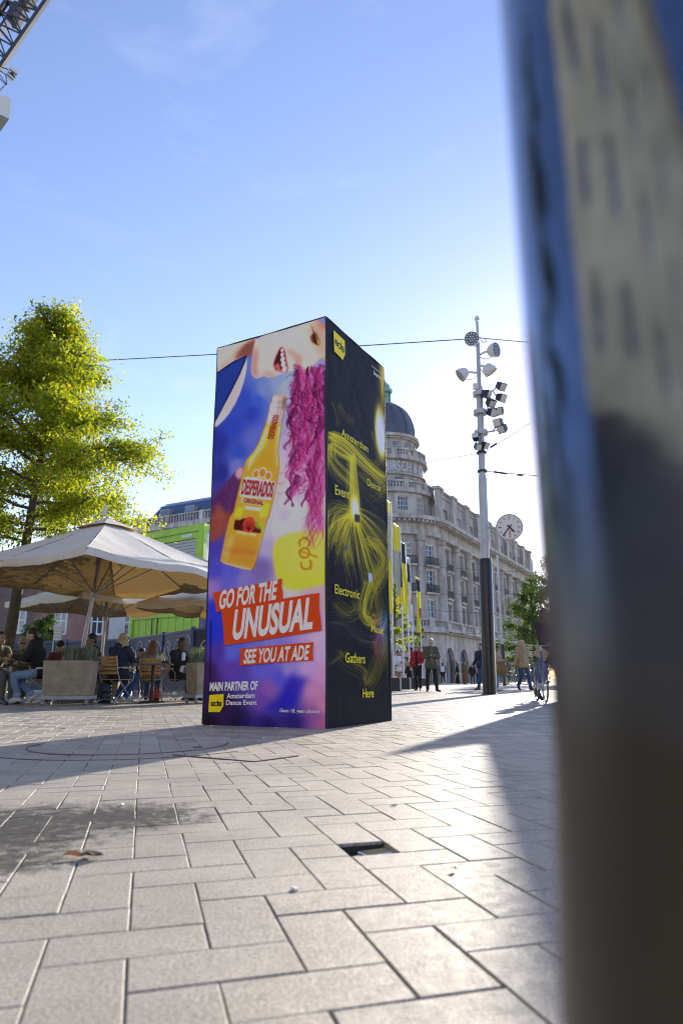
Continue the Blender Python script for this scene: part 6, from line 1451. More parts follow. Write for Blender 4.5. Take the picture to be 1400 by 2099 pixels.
for px, lab in ((12, 'tall glass of amber drink on the table by the tree'), (30, 'low glass on the table by the tree, beside the caddy')):
    p = XG(px, 14.15); b = MB(); b.lathe([(0, 0.762), (0.03, 0.762), (0.036, 0.9), (0.033, 0.9), (0.028, 0.775), (0, 0.775)], (p.x, p.y, 0), 14); tag(b.build('drinking_glass', M_JAR, smooth=True), lab, 'glass')
# black rucksack and red bag on the ground
def bag(px, Y, sz, m, lab, name='rucksack'):
    p = XG(px, Y); t = thing(name, lab, 'bag', (p.x, p.y, 0), None, world_built=False, rz=0.4)
    b = MB(); b.ball((0, 0, sz[2] / 2), (sz[0] / 2, sz[1] / 2, sz[2] / 2), 14, 10); b.box((0, 0, sz[2] * 0.35), (sz[0] * 0.8, sz[1] * 0.8, sz[2] * 0.66)); remesh_later(b, 'body', m, t, 0.02, 0.01)
    b = MB(); b.ball((0, -sz[1] * 0.45, sz[2] * 0.3), (sz[0] * 0.33, sz[1] * 0.25, sz[2] * 0.2), 10, 8); b.build('pocket', m, t, smooth=True)
    b = MB(); b.tube([(-0.05, 0, sz[2] * 0.96), (-0.03, 0, sz[2] * 1.12), (0.03, 0, sz[2] * 1.12), (0.05, 0, sz[2] * 0.96)], 0.012, 6); b.build('handle', m, t); return t
JOBS = []
def remesh_later(b, name, m, parent, voxel, disp=0.0, freq=9.0, smooth_n=4, seed=0.0):
    o = b.build(name, m, parent, fixn=True); md = o.modifiers.new('remesh', 'REMESH'); md.mode = 'VOXEL'; md.voxel_size = voxel; md.use_smooth_shade = True
    s = o.modifiers.new('smooth', 'SMOOTH'); s.iterations = smooth_n; s.factor = 0.5; JOBS.append((o, disp, freq, seed)); return o
def run_jobs():
    dg = bpy.context.evaluated_depsgraph_get(); done = []
    for o, disp, freq, seed in JOBS: done.append(bpy.data.meshes.new_from_object(o.evaluated_get(dg)))
    for (o, disp, freq, seed), me in zip(JOBS, done):
        o.modifiers.clear(); old = o.data; nm = old.name; o.data = me
        if disp > 0:
            n = len(me.vertices); co = np.empty(n * 3); me.vertices.foreach_get('co', co); co = co.reshape(-1, 3); nr = np.empty(n * 3); me.vertices.foreach_get('normal', nr); nr = nr.reshape(-1, 3)
            x, y, z = (co * freq).T; s_ = seed
            w = np.sin(1.7 * z + 0.9 * np.sin(1.3 * x + s_) + 1.1 * np.sin(0.8 * y + 2 * s_)) * 0.5 + 0.35 * np.sin(2.3 * x - 1.9 * z + s_) * np.sin(1.7 * y + 1.1 * z) + 0.3 * np.sin(3.1 * z + 2.7 * y + 3 * s_)
            co += nr * (w * disp)[:, None]; me.vertices.foreach_set('co', co.ravel()); me.update()
        for p in me.polygons: p.use_smooth = True
        bpy.data.meshes.remove(old)
bag(216, 13.9, (0.32, 0.26, 0.48), mat('black_nylon', (0.015, 0.015, 0.018), 0.5), 'black rucksack leaning under the chair of the woman in navy'); bag(318, 15.0, (0.26, 0.2, 0.3), mat('red_leather', (0.30, 0.02, 0.015), 0.4), 'red bag standing beside the plaid coat chair', 'shoulder_bag')
# ================================================================== flags
M_FPOLE = mat('flag_pole', (0.55, 0.56, 0.58), 0.35, 0.4)
M_FLY = mat('flag_yellow', (0.72, 0.64, 0.03), 0.7, transl=(0.45, (0.75, 0.66, 0.05))); M_FLN = mat('flag_navy', (0.02, 0.03, 0.06), 0.7, transl=(0.2, (0.05, 0.07, 0.1))); M_FLW = mat('flag_white', (0.6, 0.62, 0.58), 0.7, transl=(0.45, (0.6, 0.62, 0.5))); M_FLR = mat('flag_red', (0.5, 0.03, 0.02), 0.7)
M_WGT = mat('weight_dark', (0.05, 0.045, 0.045), 0.7, var=0.3, vscale=6); M_WGTE = mat('weight_edge', (0.62, 0.62, 0.6), 0.5)
fl_labels = ['first flagpole beside the advertising column, flag mostly hidden', 'flagpole with a yellow flag topped by a dark letter panel', 'flagpole with a yellow flag with a navy top half', 'flagpole with a narrow pale flag between two yellow ones', 'flagpole with a yellow flag with a small navy emblem panel']
for k, (pb, pt, yt, Y) in enumerate(((806, 801, 1030, 26.0), (827.5, 820, 1080, 30.1), (840.5, 831, 1115, 33.9), (851, 839, 1144, 37.9), (866, 859, 1185, 45.0))):
    base = XG(pb, Y); top = D(pt, yt, Y); t = thing('flagpole', fl_labels[k], 'flag', (base.x, base.y, 0), 'flagpoles on weight blocks')
    b = MB(); b.cyl((base.x, Y, 0.05), top, 0.042, 0.028, 10); b.build('pole', M_FPOLE, t, smooth=True)
    fd = Vector((-0.36, -0.93, 0)).normalized(); W_ = 0.95; zt_ = top.z - 0.05; Hh = 3.35 if k else 4.2
    b = MB(); b.cyl(Vector((top.x, Y, zt_)), Vector((top.x, Y, zt_)) + fd * W_, 0.018, n=6); b.build('cross_arm', M_FPOLE, t)
    def fpt(u, v):
        lean = (base.x - top.x) / max(top.z, 0.1); z = zt_ - v * Hh - 0.25 * u * (v ** 3)
        p = Vector((top.x + lean * (top.z - z), Y, z)) + fd * (0.05 + u * W_ * (1 - 0.25 * v * v)); sd = Vector((fd.y, -fd.x, 0)); return p + sd * (0.09 * math.sin(7 * u + 3 * v + k) * v + 0.05 * math.sin(14 * u + k))
    def patch(name, u0, u1, v0, v1, m, par, lift=0.0, n=14, rag=0):
        b = MB(); vs = []
        sd = Vector((fd.y, -fd.x, 0))
        for j in range(n + 1):
            for i in range(9): vs.append(fpt(u0 + (u1 - u0) * i / 8, v0 + (v1 - v0) * j / n) + sd * lift)
        b.add(vs, [(j * 9 + i, j * 9 + i + 1, (j + 1) * 9 + i + 1, (j + 1) * 9 + i) for j in range(n) for i in range(8)]); return b.build(name, m, par, smooth=True)
    f_ = patch('flag_cloth', 0, 1, 0, 1, M_FLY if k != 3 else M_FLW, t)
    for lf in (0.012, -0.012):
        if k == 0: patch('white_field', 0, 1, 0.1, 0.55, M_FLW, f_, lf)
        if k == 1: patch('white_field', 0.35, 1, 0.34, 0.9, M_FLW, f_, lf); patch('navy_field', 0, 0.35, 0.34, 0.8, M_FLN, f_, lf)
        if k == 2: patch('navy_field', 0.0, 1, 0.0, 0.3, M_FLN, f_, lf)
        if k == 3: patch('navy_field', 0.2, 0.9, 0.1, 0.4, M_FLN, f_, lf)
        if k == 4: patch('navy_field', 0.08, 0.92, 0.04, 0.26, M_FLN, f_, lf)
        patch('red_tab', 0.03, 0.16, 0.58, 0.76, M_FLR, f_, lf * 1.3)
    if k == 1: place_text('flag_lettering', '66', fpt(0.75, 0.25) + Vector((-0.02, -0.03, 0)), fpt(0.1, 0.25) + Vector((-0.02, -0.03, 0)), fpt(0.75, 0.12) + Vector((-0.02, -0.03, 0)), M_HAND, f_) if False else None
    w = thing('weight_block', ['dark ballast block of the flagpole beside the advertising column', 'dark ballast block under the lettered yellow flag', 'dark ballast block under the flag with navy top', 'dark ballast block under the narrow pale flag', 'dark ballast block under the flag with navy emblem'][k], 'ballast', (base.x, Y, 0), 'flagpole ballast blocks')
    b = MB(); b.box((base.x - 0.02, Y - 0.35, 0.25), (0.44, 0.44, 0.46)); b.build('block', M_WGT, w, bevel=0.015)
    b = MB(); b.bar((base.x + 0.225, Y - 0.35, 0.02), (base.x + 0.225, Y - 0.35, 0.5), 0.05, 0.46); b.build('edge_plate', M_WGTE, w); b = MB(); b.cyl((base.x, Y - 0.05, 0.5), (base.x, Y - 0.05, 0.56), 0.12, n=12); b.build('clamp', M_FPOLE, w)
# ================================================================== trees
M_BARK = mat('bark', (0.085, 0.07, 0.05), 0.9, var=0.4, vscale=9, bump=1.0, bscale=18)
def leaf_mat(name, c, c2, tr, mixv=0.5):
    m = bpy.data.materials.new(name); m.use_nodes = True; N = m.node_tree.nodes; L = m.node_tree.links; b = N['Principled BSDF']; out = N['Material Output']
    at = N.new('ShaderNodeAttribute'); at.attribute_name = 'tint'
    rp = N.new('ShaderNodeValToRGB'); rp.color_ramp.elements[0].color = tuple(c) + (1,); rp.color_ramp.elements[1].color = tuple(c2) + (1,)
    e = rp.color_ramp.elements.new(0.93); e.color = tuple(c2) + (1,); rp.color_ramp.elements[-1].color = (0.40, 0.17, 0.02, 1)
    L.new(at.outputs['Fac'], rp.inputs[0]); L.new(rp.outputs[0], b.inputs['Base Color']); b.inputs['Roughness'].default_value = 0.45
    t = N.new('ShaderNodeBsdfTranslucent'); mx = N.new('ShaderNodeMix'); mx.data_type = 'RGBA'; mx.blend_type = 'MULTIPLY'; mx.inputs[0].default_value = 1; mx.inputs[7].default_value = tuple(tr) + (1,)
    L.new(rp.outputs[0], mx.inputs[6]); L.new(mx.outputs[2], t.inputs['Color'])
    ms = N.new('ShaderNodeMixShader'); ms.inputs[0].default_value = mixv; L.new(b.outputs[0], ms.inputs[1]); L.new(t.outputs[0], ms.inputs[2]); L.new(ms.outputs[0], out.inputs['Surface']); return m
M_LEAF = leaf_mat('sunlit_leaf', (0.065, 0.125, 0.012), (0.27, 0.27, 0.02), (2.8, 2.75, 1.0), 0.55)
M_LEAF2 = leaf_mat('dark_leaf', (0.035, 0.075, 0.018), (0.10, 0.15, 0.02), (2.0, 2.0, 1.0), 0.4)
def tree(lab, base, trunk_pts, r0, limbs, leaf, nleaf, spread, lm_, seed, group=None, twigs=9, name='tree'):
    """limbs: list of polylines; leaves are scattered along twigs that leave the limbs"""
    g = random.Random(seed); t = thing(name, lab, 'tree', base, group)
    b = MB(); b.tube(trunk_pts, r0, 12, r_end=r0 * 0.22)
    tips = []
    for li in limbs:
        P = [Vector(p) for p in li]; q = []
        for i in range(len(P) - 1):
            for k in range(4): q.append(P[i].lerp(P[i + 1], k / 4) + Vector((g.gauss(0, .03), g.gauss(0, .03), g.gauss(0, .03))))
        q.append(P[-1]); b.tube(q, r0 * 0.30, 6, r_end=0.01)
        ln = sum((P[i + 1] - P[i]).length for i in range(len(P) - 1)); sp_ = spread * min(1.15, max(0.5, ln / 2.0))
        for k in range(max(3, int(twigs * min(1.25, max(0.3, ln / 1.9))))):
            u = g.uniform(0.25, 1.0); i = min(len(q) - 2, int(u * (len(q) - 1))); p = q[i]
            d = (q[min(i + 1, len(q) - 1)] - q[max(0, i - 1)]).normalized(); off_ = Vector((g.gauss(0, 1), g.gauss(0, 1), g.gauss(0.1, 0.8))).normalized()
            dr = (d * 0.6 + off_ * 0.9).normalized(); L_ = sp_ * g.uniform(0.6, 1.5)
            pts = [p + dr * (L_ * s) + Vector((0, 0, -0.28 * L_ * s * s)) for s in (0, 0.35, 0.7, 1.0)]
            b.tube(pts, 0.012, 4, r_end=0.004); tips.append(pts)
    b.build('trunk', M_BARK, t, smooth=True)
    n = nleaf; V = []; Fc = []; T = []
    per = max(1, n // max(1, len(tips)))
    for pts in tips:
        clump = g.random()
        for k in range(per):
            s = g.random() ** 0.8; f = s * (len(pts) - 1); i = min(len(pts) - 2, int(f)); c = pts[i].lerp(pts[i + 1], f - i) + Vector((g.gauss(0, 1), g.gauss(0, 1), g.gauss(0, 0.75))) * (spread * 0.21)
            L_ = leaf * g.uniform(0.7, 1.25); a = g.random() * 6.283; dn = g.uniform(-1.15, 0.1)
            dv = Vector((math.cos(a) * math.cos(dn), math.sin(a) * math.cos(dn), math.sin(dn))); sd = dv.cross(Vector((g.gauss(0, .5), g.gauss(0, .5), 1))).normalized() * (L_ * 0.24); up = sd.cross(dv).normalized() * (L_ * 0.07)
            o = len(V); V += [c, c + dv * (L_ * 0.45) + sd + up, c + dv * L_ - up * 1.5, c + dv * (L_ * 0.45) - sd + up, c + dv * (L_ * 0.5) - up * 0.3]
            Fc += [(o, o + 1, o + 4), (o + 1, o + 2, o + 4), (o, o + 4, o + 3), (o + 4, o + 2, o + 3)]
            ti = min(0.92, max(0, 0.5 * clump + 0.5 * g.random())) if g.random() > 0.012 else 1.0
            T += [ti] * 5
    me = bpy.data.meshes.new('crown'); me.from_pydata([tuple(v) for v in V], [], Fc); at = me.attributes.new('tint', 'FLOAT', 'POINT'); at.data.foreach_set('value', np.array(T, np.float32)); me.update()
    finish('crown', me, lm_, t); return t
def tree_shape(base, H, z0, rad, lean, seed, nl):
    g = random.Random(seed); B = Vector(base); tr = []
    for k in range(9): u = k / 8; tr.append(B + Vector((lean[0] * u + 0.06 * math.sin(4 * u + seed), lean[1] * u + 0.05 * math.cos(5 * u), H * 0.94 * u)))
    limbs = []
    for k in range(nl):
        u = (k + 0.5) / nl; z = z0 + (H - z0) * 0.88 * u; f = z / (H * 0.94); i = min(7, int(f * 8)); p = tr[i].lerp(tr[i + 1], min(1, f * 8 - i)); a = k * 2.399 + g.uniform(-0.4, 0.4)
        prof = rad * (0.45 + 0.95 * math.sin(math.pi * min(1, 0.22 + 0.78 * (1 - u)) * 0.62)) * (1 - 0.80 * u ** 1.25) * g.uniform(0.8, 1.12); rise = prof * g.uniform(0.35, 0.75) * (0.12 + 1.5 * u)
        d = Vector((math.cos(a), math.sin(a), 0)); limbs.append([p, p + d * prof * 0.5 + Vector((0, 0, rise * 0.6)), p + d * prof + Vector((0, 0, rise))])
    return tr, limbs
Yt = 16.2; tb = XG(4, Yt); tb.z = 0; tl = D(118, 700, Yt).x - tb.x
tr, lb = tree_shape(tb, D(110, 596, Yt).z, 3.55, 2.05, (tl, 0.2), 5, 46)
tree('young street tree with yellow-green sunlit leaves rising behind the large parasol', tuple(tb), tr, 0.15, lb, 0.115, 66000, 0.74, M_LEAF, 21, twigs=15)
# dark trees by the domed building and behind the flags
for (px, Y, H, z0, rad, nl, lf, n_, mt, lab, sd) in ((1098, 50, 8.2, 1.2, 1.9, 24, 0.22, 9000, M_LEAF2, 'dark green bushy tree at the far end of the domed building', 8), (1150, 46, 9.2, 1.2, 2.4, 24, 0.22, 8000, M_LEAF2, 'taller dark green tree beside the bushy tree, behind the steel pole', 13),
                                                     (806, 44, 6.9, 2.6, 1.15, 14, 0.17, 3200, M_LEAF, 'small bright green tree showing between the flagpoles', 17), (858, 58, 6.0, 2.8, 0.7, 10, 0.16, 900, M_LEAF, 'thin yellow-green sapling behind the flags', 19), (72, 40, 4.4, 1.0, 1.5, 14, 0.2, 5200, M_LEAF2, 'dark shrubby tree in front of the brown brick house', 23)):
    bs = XG(px, Y); tr, lb = tree_shape(bs, H, z0, rad, (0.2, 0.1), sd, nl); tree(lab, tuple(bs), tr, 0.16, lb, lf, n_, 0.6 * rad / 1.6, mt, sd, twigs=9)

bs = Vector((-6.6, 6.9, 0)); tr, lb = tree_shape(bs, 12.5, 1.6, 1.5, (0.2, -0.3), 31, 26)
tree('slender neighbouring street tree seen only as a dark streak mirrored in the steel pole', tuple(bs), tr, 0.13, lb, 0.16, 22000, 0.5, M_LEAF2, 31, twigs=10)
# ================================================================== people
def skin(n, c): return mat('skin_' + n, c, 0.55, var=0.08, vscale=12)
SK_L, SK_M, SK_D = skin('light', (0.46, 0.28, 0.20)), skin('medium', (0.34, 0.19, 0.12)), skin('dark', (0.16, 0.085, 0.055))
def cloth(n, c, rough=0.85, var=0.15): return mat('cloth_' + n, c, rough, var=var, vscale=14, bump=0.3, bscale=60)
def hairm(n, c): return mat('hair_' + n, c, 0.5, var=0.35, vscale=45, bump=0.5, bscale=70)
M_SHOEW = mat('sneaker_white', (0.6, 0.59, 0.56), 0.5); M_SHOEB = mat('shoe_black', (0.015, 0.015, 0.016), 0.4); M_SHOEBR = mat('shoe_brown', (0.12, 0.06, 0.03), 0.5)
M_EYE = mat('eye_dark', (0.02, 0.015, 0.012), 0.2); M_LIP = mat('lip', (0.30, 0.11, 0.09), 0.5)
def cap(b, p, q, r0, r1, n=10):
    p, q = Vector(p), Vector(q); b.ball(p, r0, n, 7); b.ball(q, r1, n, 7)
    if (q - p).length > 1e-4: b.cyl(p, q, r0, r1, n)
STAND = dict(pelvis=(0, 0, .95), chest=(0, 0, 1.27), neck=(0, .015, 1.46), head=(0, -.015, 1.615), shL=(.18, .01, 1.405), shR=(-.18, .01, 1.405), elL=(.235, .03, 1.13), elR=(-.235, .03, 1.13), wrL=(.245, -.04, .89), wrR=(-.245, -.04, .89),
             hipL=(.092, 0, .92), hipR=(-.092, 0, .92), knL=(.10, -.02, .50), knR=(-.10, -.02, .50), anL=(.10, .025, .085), anR=(-.10, .025, .085), toL=(.125, -.16, .03), toR=(-.125, -.16, .03))
def pose(base=STAND, **k): d = dict(base); d.update(k); return d
WALK = pose(knL=(.09, -.17, .52), anL=(.09, -.26, .10), toL=(.10, -.45, .06), knR=(-.09, .02, .49), anR=(-.09, .26, .16), toR=(-.10, .12, .03), elL=(.24, .12, 1.15), wrL=(.23, .10, .90), elR=(-.24, -.03, 1.14), wrR=(-.22, -.2, .95))
PHONE = pose(elL=(.25, -.02, 1.13), wrL=(.08, -.25, 1.17), elR=(-.25, -.02, 1.13), wrR=(-.08, -.25, 1.17), head=(0, -.06, 1.60))
SIT = dict(pelvis=(0, .02, .56), chest=(0, -.02, .88), neck=(0, -.05, 1.07), head=(0, -.10, 1.215), shL=(.18, -.03, 1.01), shR=(-.18, -.03, 1.01), elL=(.24, -.16, .80), elR=(-.24, -.16, .80), wrL=(.12, -.40, .82), wrR=(-.12, -.40, .82),
           hipL=(.09, -.02, .54), hipR=(-.09, -.02, .54), knL=(.12, -.44, .53), knR=(-.12, -.44, .53), anL=(.13, -.40, .09), anR=(-.11, -.46, .09), toL=(.15, -.60, .03), toR=(-.13, -.66, .03))
def person(lab, px, Y, yaw, J, H=1.75, skinm=None, top=None, top_long=0.0, bottom=None, dress=None, shoes=None, hair=None, hair_len=0.0, hat=None, glasses=False, beard=None, look=0.0, nod=0.0, hood=False, phone=False, voxel=0.014, bulk=1.0, open_jacket=None, group=None, bare_ankle=False, seed=1, z=0.0, roll_cuff=None, hat_kind='cap', bald=False, name='person', sleeves=True):
    skinm = skinm or SK_L; s = H / 1.75; p = XG(px, Y)
    t = thing(name, lab, 'person', (p.x, p.y, z), group, world_built=False, rz=R(yaw)); J = {k: Vector(v) * s for k, v in J.items()}
    far = voxel > 0.018
    hd = J['head']; HM = Euler((R(nod), 0, R(look))).to_matrix()
    def hp(x, y, z_): return hd + HM @ (Vector((x, y, z_)) * s)
    body = MB()
    def ell_on(b, a, c, r, inf=0.0, k=0.5):
        d = (c - a).normalized(); xx = Vector((1, 0, 0)); xx = (xx - d * xx.dot(d)).normalized(); yy = d.cross(xx); M_ = Matrix((xx, yy, d)).transposed()
        b.ball(a.lerp(c, k), tuple((q + inf) * s for q in r), 14, 10, M_)
    def torso(b, inf, bk=1.0):
        ell_on(b, J['pelvis'], J['chest'], (.155 * bk, .115 * bk, .13), inf, 0.0); ell_on(b, J['pelvis'], J['chest'], (.14 * bk, .105 * bk, .17), inf, .5)
        ell_on(b, J['pelvis'], J['chest'], (.165 * bk, .115 * bk, .18), inf, .95); cap(b, J['shL'], J['shR'], (.065 + inf) * s, (.065 + inf) * s)
        ell_on(b, J['chest'], J['neck'], (.13, .085, .09), inf, .45)
    def arm(b, S, inf, to=1.0):
        cap(b, J['sh' + S], J['el' + S], (.058 + inf) * s, (.045 + inf) * s); cap(b, J['el' + S], J['el' + S].lerp(J['wr' + S], to), (.045 + inf) * s, (.033 + inf) * s)
    def leg(b, S, inf, to=1.0):
        cap(b, J['hip' + S], J['kn' + S], (.088 + inf) * s, (.058 + inf) * s); cap(b, J['kn' + S], J['kn' + S].lerp(J['an' + S], to), (.058 + inf) * s, (.040 + inf * 1.3) * s)
        m_ = J['kn' + S].lerp(J['an' + S], .3); b.ball(m_, (.060 + inf) * s, 8, 6)
    torso(body, 0)
    for S in 'LR':
        arm(body, S, 0); leg(body, S, 0); cap(body, J['an' + S], J['to' + S], .04 * s, .03 * s, 8)
        # hand: palm, four fingers with a bend, thumb
        w = J['wr' + S]; d = (w - J['el' + S]).normalized(); sg = 1 if S == 'L' else -1
        inn = Vector((-sg, 0, 0)); inn = (inn - d * inn.dot(d)); inn = inn.normalized() if inn.length > .1 else Vector((0, 0, 1)); wd = d.cross(inn)
        cap(body, w, w + d * .075 * s, .028 * s, .032 * s, 8)
        for k in range(4):
            o = wd * ((k - 1.5) * .021 * s); k1 = w + d * .085 * s + o; L_ = (.034, .04, .038, .03)[k] * s; k2 = k1 + (d * .9 + inn * .35) * L_; k3 = k2 + (d * .5 + inn * .85) * L_
            cap(body, k1, k2, .0095 * s, .009 * s, 6); cap(body, k2, k3, .009 * s, .008 * s, 6)
        th = w + d * .03 * s + wd * (.03 * s); cap(body, th, th + (d * .6 + wd * .5 + inn * .5) * .05 * s, .011 * s, .009 * s, 6)
    cap(body, J['neck'] - Vector((0, 0, .03)), hd - HM @ Vector((0, -.01, .05)) * s, .056 * s, .054 * s)
    body.ball(hp(0, .012, .018), (.077 * s, .098 * s, .105 * s), 16, 12, HM); body.ball(hp(0, -.035, -.055), (.056 * s, .058 * s, .06 * s), 12, 9, HM); body.ball(hp(0, -.07, -.095), (.026 * s, .022 * s, .022 * s), 8, 6, HM)
    cap(body, hp(0, -.085, .015), hp(0, -.112, -.025), .011 * s, .017 * s, 8); cap(body, hp(-.045, -.078, .03), hp(.045, -.078, .03), .016 * s, .016 * s, 8)
    for sg in (1, -1): body.ball(hp(.078 * sg, .012, -.01), (.014 * s, .022 * s, .034 * s), 8, 6, HM); body.ball(hp(.042 * sg, -.062, -.03), .026 * s, 8, 6)
    bd = remesh_later(body, 'body', skinm, t, voxel * s, smooth_n=3)
    if not far:
        for sg in (1, -1):
            e = MB(); e.ball(hp(.032 * sg, -.083, .008), (.014 * s, .008 * s, .009 * s), 8, 6, HM); e.build('eye', M_EYE, bd, smooth=True)
        m = MB(); m.ball(hp(0, -.097, -.058), (.024 * s, .008 * s, .008 * s), 8, 6, HM); m.build('mouth', beard and M_LIP or M_LIP, bd, smooth=True)
    if bottom is not None:
        b = MB(); inf = .014
        ell_on(b, J['pelvis'], J['chest'], (.158, .122, .12), inf, -.03); ell_on(b, J['pelvis'], J['chest'], (.145, .115, .12), inf, .2)
        for S in 'LR': leg(b, S, inf, .86 if bare_ankle else .97)
        tr_ = remesh_later(b, 'trousers', bottom, t, max(voxel, .015) * s, .006, 15, 3, seed)
        if roll_cuff:
            for S in 'LR':
                c = J['kn' + S].lerp(J['an' + S], .84); d = (J['an' + S] - J['kn' + S]).normalized(); q = MB(); q.cyl(c - d * .035, c + d * .03, .072 * s, .068 * s, 14); q.build('cuff', roll_cuff, tr_)
    if dress is not None:
        b = MB(); torso(b, .016)
        for k in range(7):
            u = k / 6; c = J['pelvis'].lerp(Vector((J['pelvis'].x, J['pelvis'].y, .22 * s)), u); b.ball(c, ((.17 + .09 * u) * s, (.135 + .09 * u) * s, .13 * s), 14, 8)
        if sleeves:
            for S in 'LR': arm(b, S, .014, .95)
        remesh_later(b, 'dress', dress, t, max(voxel, .018) * s, .012, 11, 3, seed)
    if top is not None:
        b = MB(); inf = .02 * bulk; torso(b, inf, bulk)
        for S in 'LR': arm(b, S, inf, .95)
        if hood: ell_on(b, J['chest'], J['neck'], (.115, .10, .07), .02, .95); b.ball(J['neck'] + Vector((0, .085, .02)) * s, (.11 * s, .07 * s, .085 * s), 12, 8)
        else: cap(b, J['chest'].lerp(J['neck'], .6), J['neck'].lerp(hd, .12), .085 * s, .07 * s)
        if top_long > 0:
            hm = (J['hipL'] + J['hipR']) / 2; kn = (J['knL'] + J['knR']) / 2; e = hm.lerp(kn, top_long)
            for k in range(5): u = k / 4; b.ball(hm.lerp(e, u), ((.18 + .02 * u) * s * bulk, (.145 + .02 * u) * s * bulk, .10 * s), 14, 8)
        jk = remesh_later(b, 'jacket', top, t, max(voxel, .015) * s, .0085, 12, 3, seed)
        if open_jacket is not None:
            q = MB(); d = (J['chest'] - J['pelvis']).normalized(); f = Vector((0, -1, 0))
            for k in range(6): u = k / 5; c = J['pelvis'].lerp(J['chest'].lerp(J['neck'], .55), u) ; rr0 = (.115 * bulk + .021 * bulk) * s; q.ball(c + f * (rr0 - .018 * s), (.065 * s, .03 * s, .075 * s), 10, 8)
            remesh_later(q, 'shirt_front', open_jacket, jk, .016 * s, .003, 12, 2, seed)
    if shoes is not None:
        for S in 'LR':
            b = MB(); a, o = J['an' + S], J['to' + S]; d = (o - a); d = d.normalized()
            heel = a - d * .03 * s + Vector((0, 0, -.035 * s)); cap(b, heel, o, .046 * s, .038 * s, 10); cap(b, a + Vector((0, 0, .0)), a.lerp(o, .45) + Vector((0, 0, .005 * s)), .05 * s, .044 * s, 10)
            zf = min(v[2] for v in b.v); fl_ = min(a.z, o.z) - .03 * s
            b.v = [(v[0], v[1], max(v[2], max(fl_, 0.004))) for v in b.v]; remesh_later(b, 'shoe', shoes, t, .013 * s, 0, smooth_n=2)
    if hair is not None and not bald:
        b = MB(); b.ball(hp(0, .03, .045), (.086 * s, .098 * s, .10 * s), 14, 10, HM)
        if hair_len > 0:
            n = 7
            for k in range(n):
                a = R(-115 + 230 * k / (n - 1)); x, y = math.sin(a) * .078, .02 + math.cos(a) * .075; q0 = hp(x, y, .03); q1 = hp(x * 1.12, y * 1.15 + .02, -.08 - hair_len * .45); q2 = hp(x * 1.1, y * 1.2 + .03, -.08 - hair_len); cap(b, q0, q1, .03 * s, .032 * s, 8); cap(b, q1, q2, .032 * s, .02 * s, 8)
        else: b.ball(hp(0, .055, -.02), (.078 * s, .06 * s, .075 * s), 12, 8, HM)
        # cut the fringe free of the face
        keep = remesh_later(b, 'hair', hair, t, .013 * s, .005 if hair_len == 0 else .008, 34, 2, seed)
    if beard is not None:
        b = MB(); b.ball(hp(0, -.045, -.075), (.058 * s, .056 * s, .05 * s), 12, 8, HM); b.build('beard', beard, t, smooth=True)
    if hat is not None:
        b = MB(); b.ball(hp(0, .015, .06), (.088 * s, .106 * s, .072 * s), 16, 8, HM); b.ball(hp(0, .02, .03), (.087 * s, .1 * s, .05 * s), 14, 8, HM)
        b.ball(hp(0, -.105, .038), (.07 * s, .06 * s, .012 * s), 12, 6, HM); remesh_later(b, 'cap', hat, t, .012 * s, 0, smooth_n=2)
    if glasses:
        b = MB()
        for sg in (1, -1): b.ball(hp(.034 * sg, -.094, .008), (.030 * s, .010 * s, .022 * s), 10, 6, HM)
        b.bar(hp(-.02, -.1, .012), hp(.02, -.1, .012), .006, .006)
        for sg in (1, -1): b.bar(hp(.06 * sg, -.085, .014), hp(.082 * sg, .01, .012), .006, .01)
        b.build('sunglasses', M_EYE, t, smooth=True)
    if phone:
        c = (J['wrL'] + J['wrR']) / 2 + Vector((0, -.07, .04)) * s; b = MB(); b.box(c, (.075, .012, .15), M=Euler((R(-50), 0, 0)).to_matrix()); ph = b.build('phone_case', M_EYE, t, bevel=.004)
    return t
BLK, NAVY, JEAN, LJEAN = cloth('black', (0.012, 0.012, 0.013)), cloth('navy', (0.014, 0.02, 0.045)), cloth('jeans', (0.03, 0.065, 0.16)), cloth('light_jeans', (0.17, 0.28, 0.42))
OLIVE, CAMO, PLAID, RED, TAN, BEIGE, GREYT, KHAKI = cloth('olive', (0.085, 0.085, 0.045)), cloth('camo', (0.11, 0.105, 0.06), var=0.6), cloth('plaid', (0.21, 0.17, 0.12), var=0.4), cloth('red', (0.36, 0.015, 0.02)), cloth('tan', (0.34, 0.25, 0.13)), cloth('beige', (0.42, 0.31, 0.21)), cloth('greyshirt', (0.32, 0.28, 0.28)), cloth('khaki', (0.30, 0.22, 0.12))
BROWND, WHITET, DKB = cloth('brown_dress', (0.17, 0.09, 0.045)), cloth('white_shirt', (0.62, 0.62, 0.64), var=0.05), cloth('dark_coat', (0.03, 0.018, 0.022))
H_DK, H_BR, H_BL, H_AU, H_GR = hairm('dark', (0.018, 0.012, 0.01)), hairm('brown', (0.07, 0.035, 0.018)), hairm('blond', (0.36, 0.25, 0.11)), hairm('auburn', (0.15, 0.055, 0.022)), hairm('grey', (0.35, 0.34, 0.32))
CAPK = cloth('cap_khaki', (0.26, 0.22, 0.15))
TG = 'people seated on the terrace'
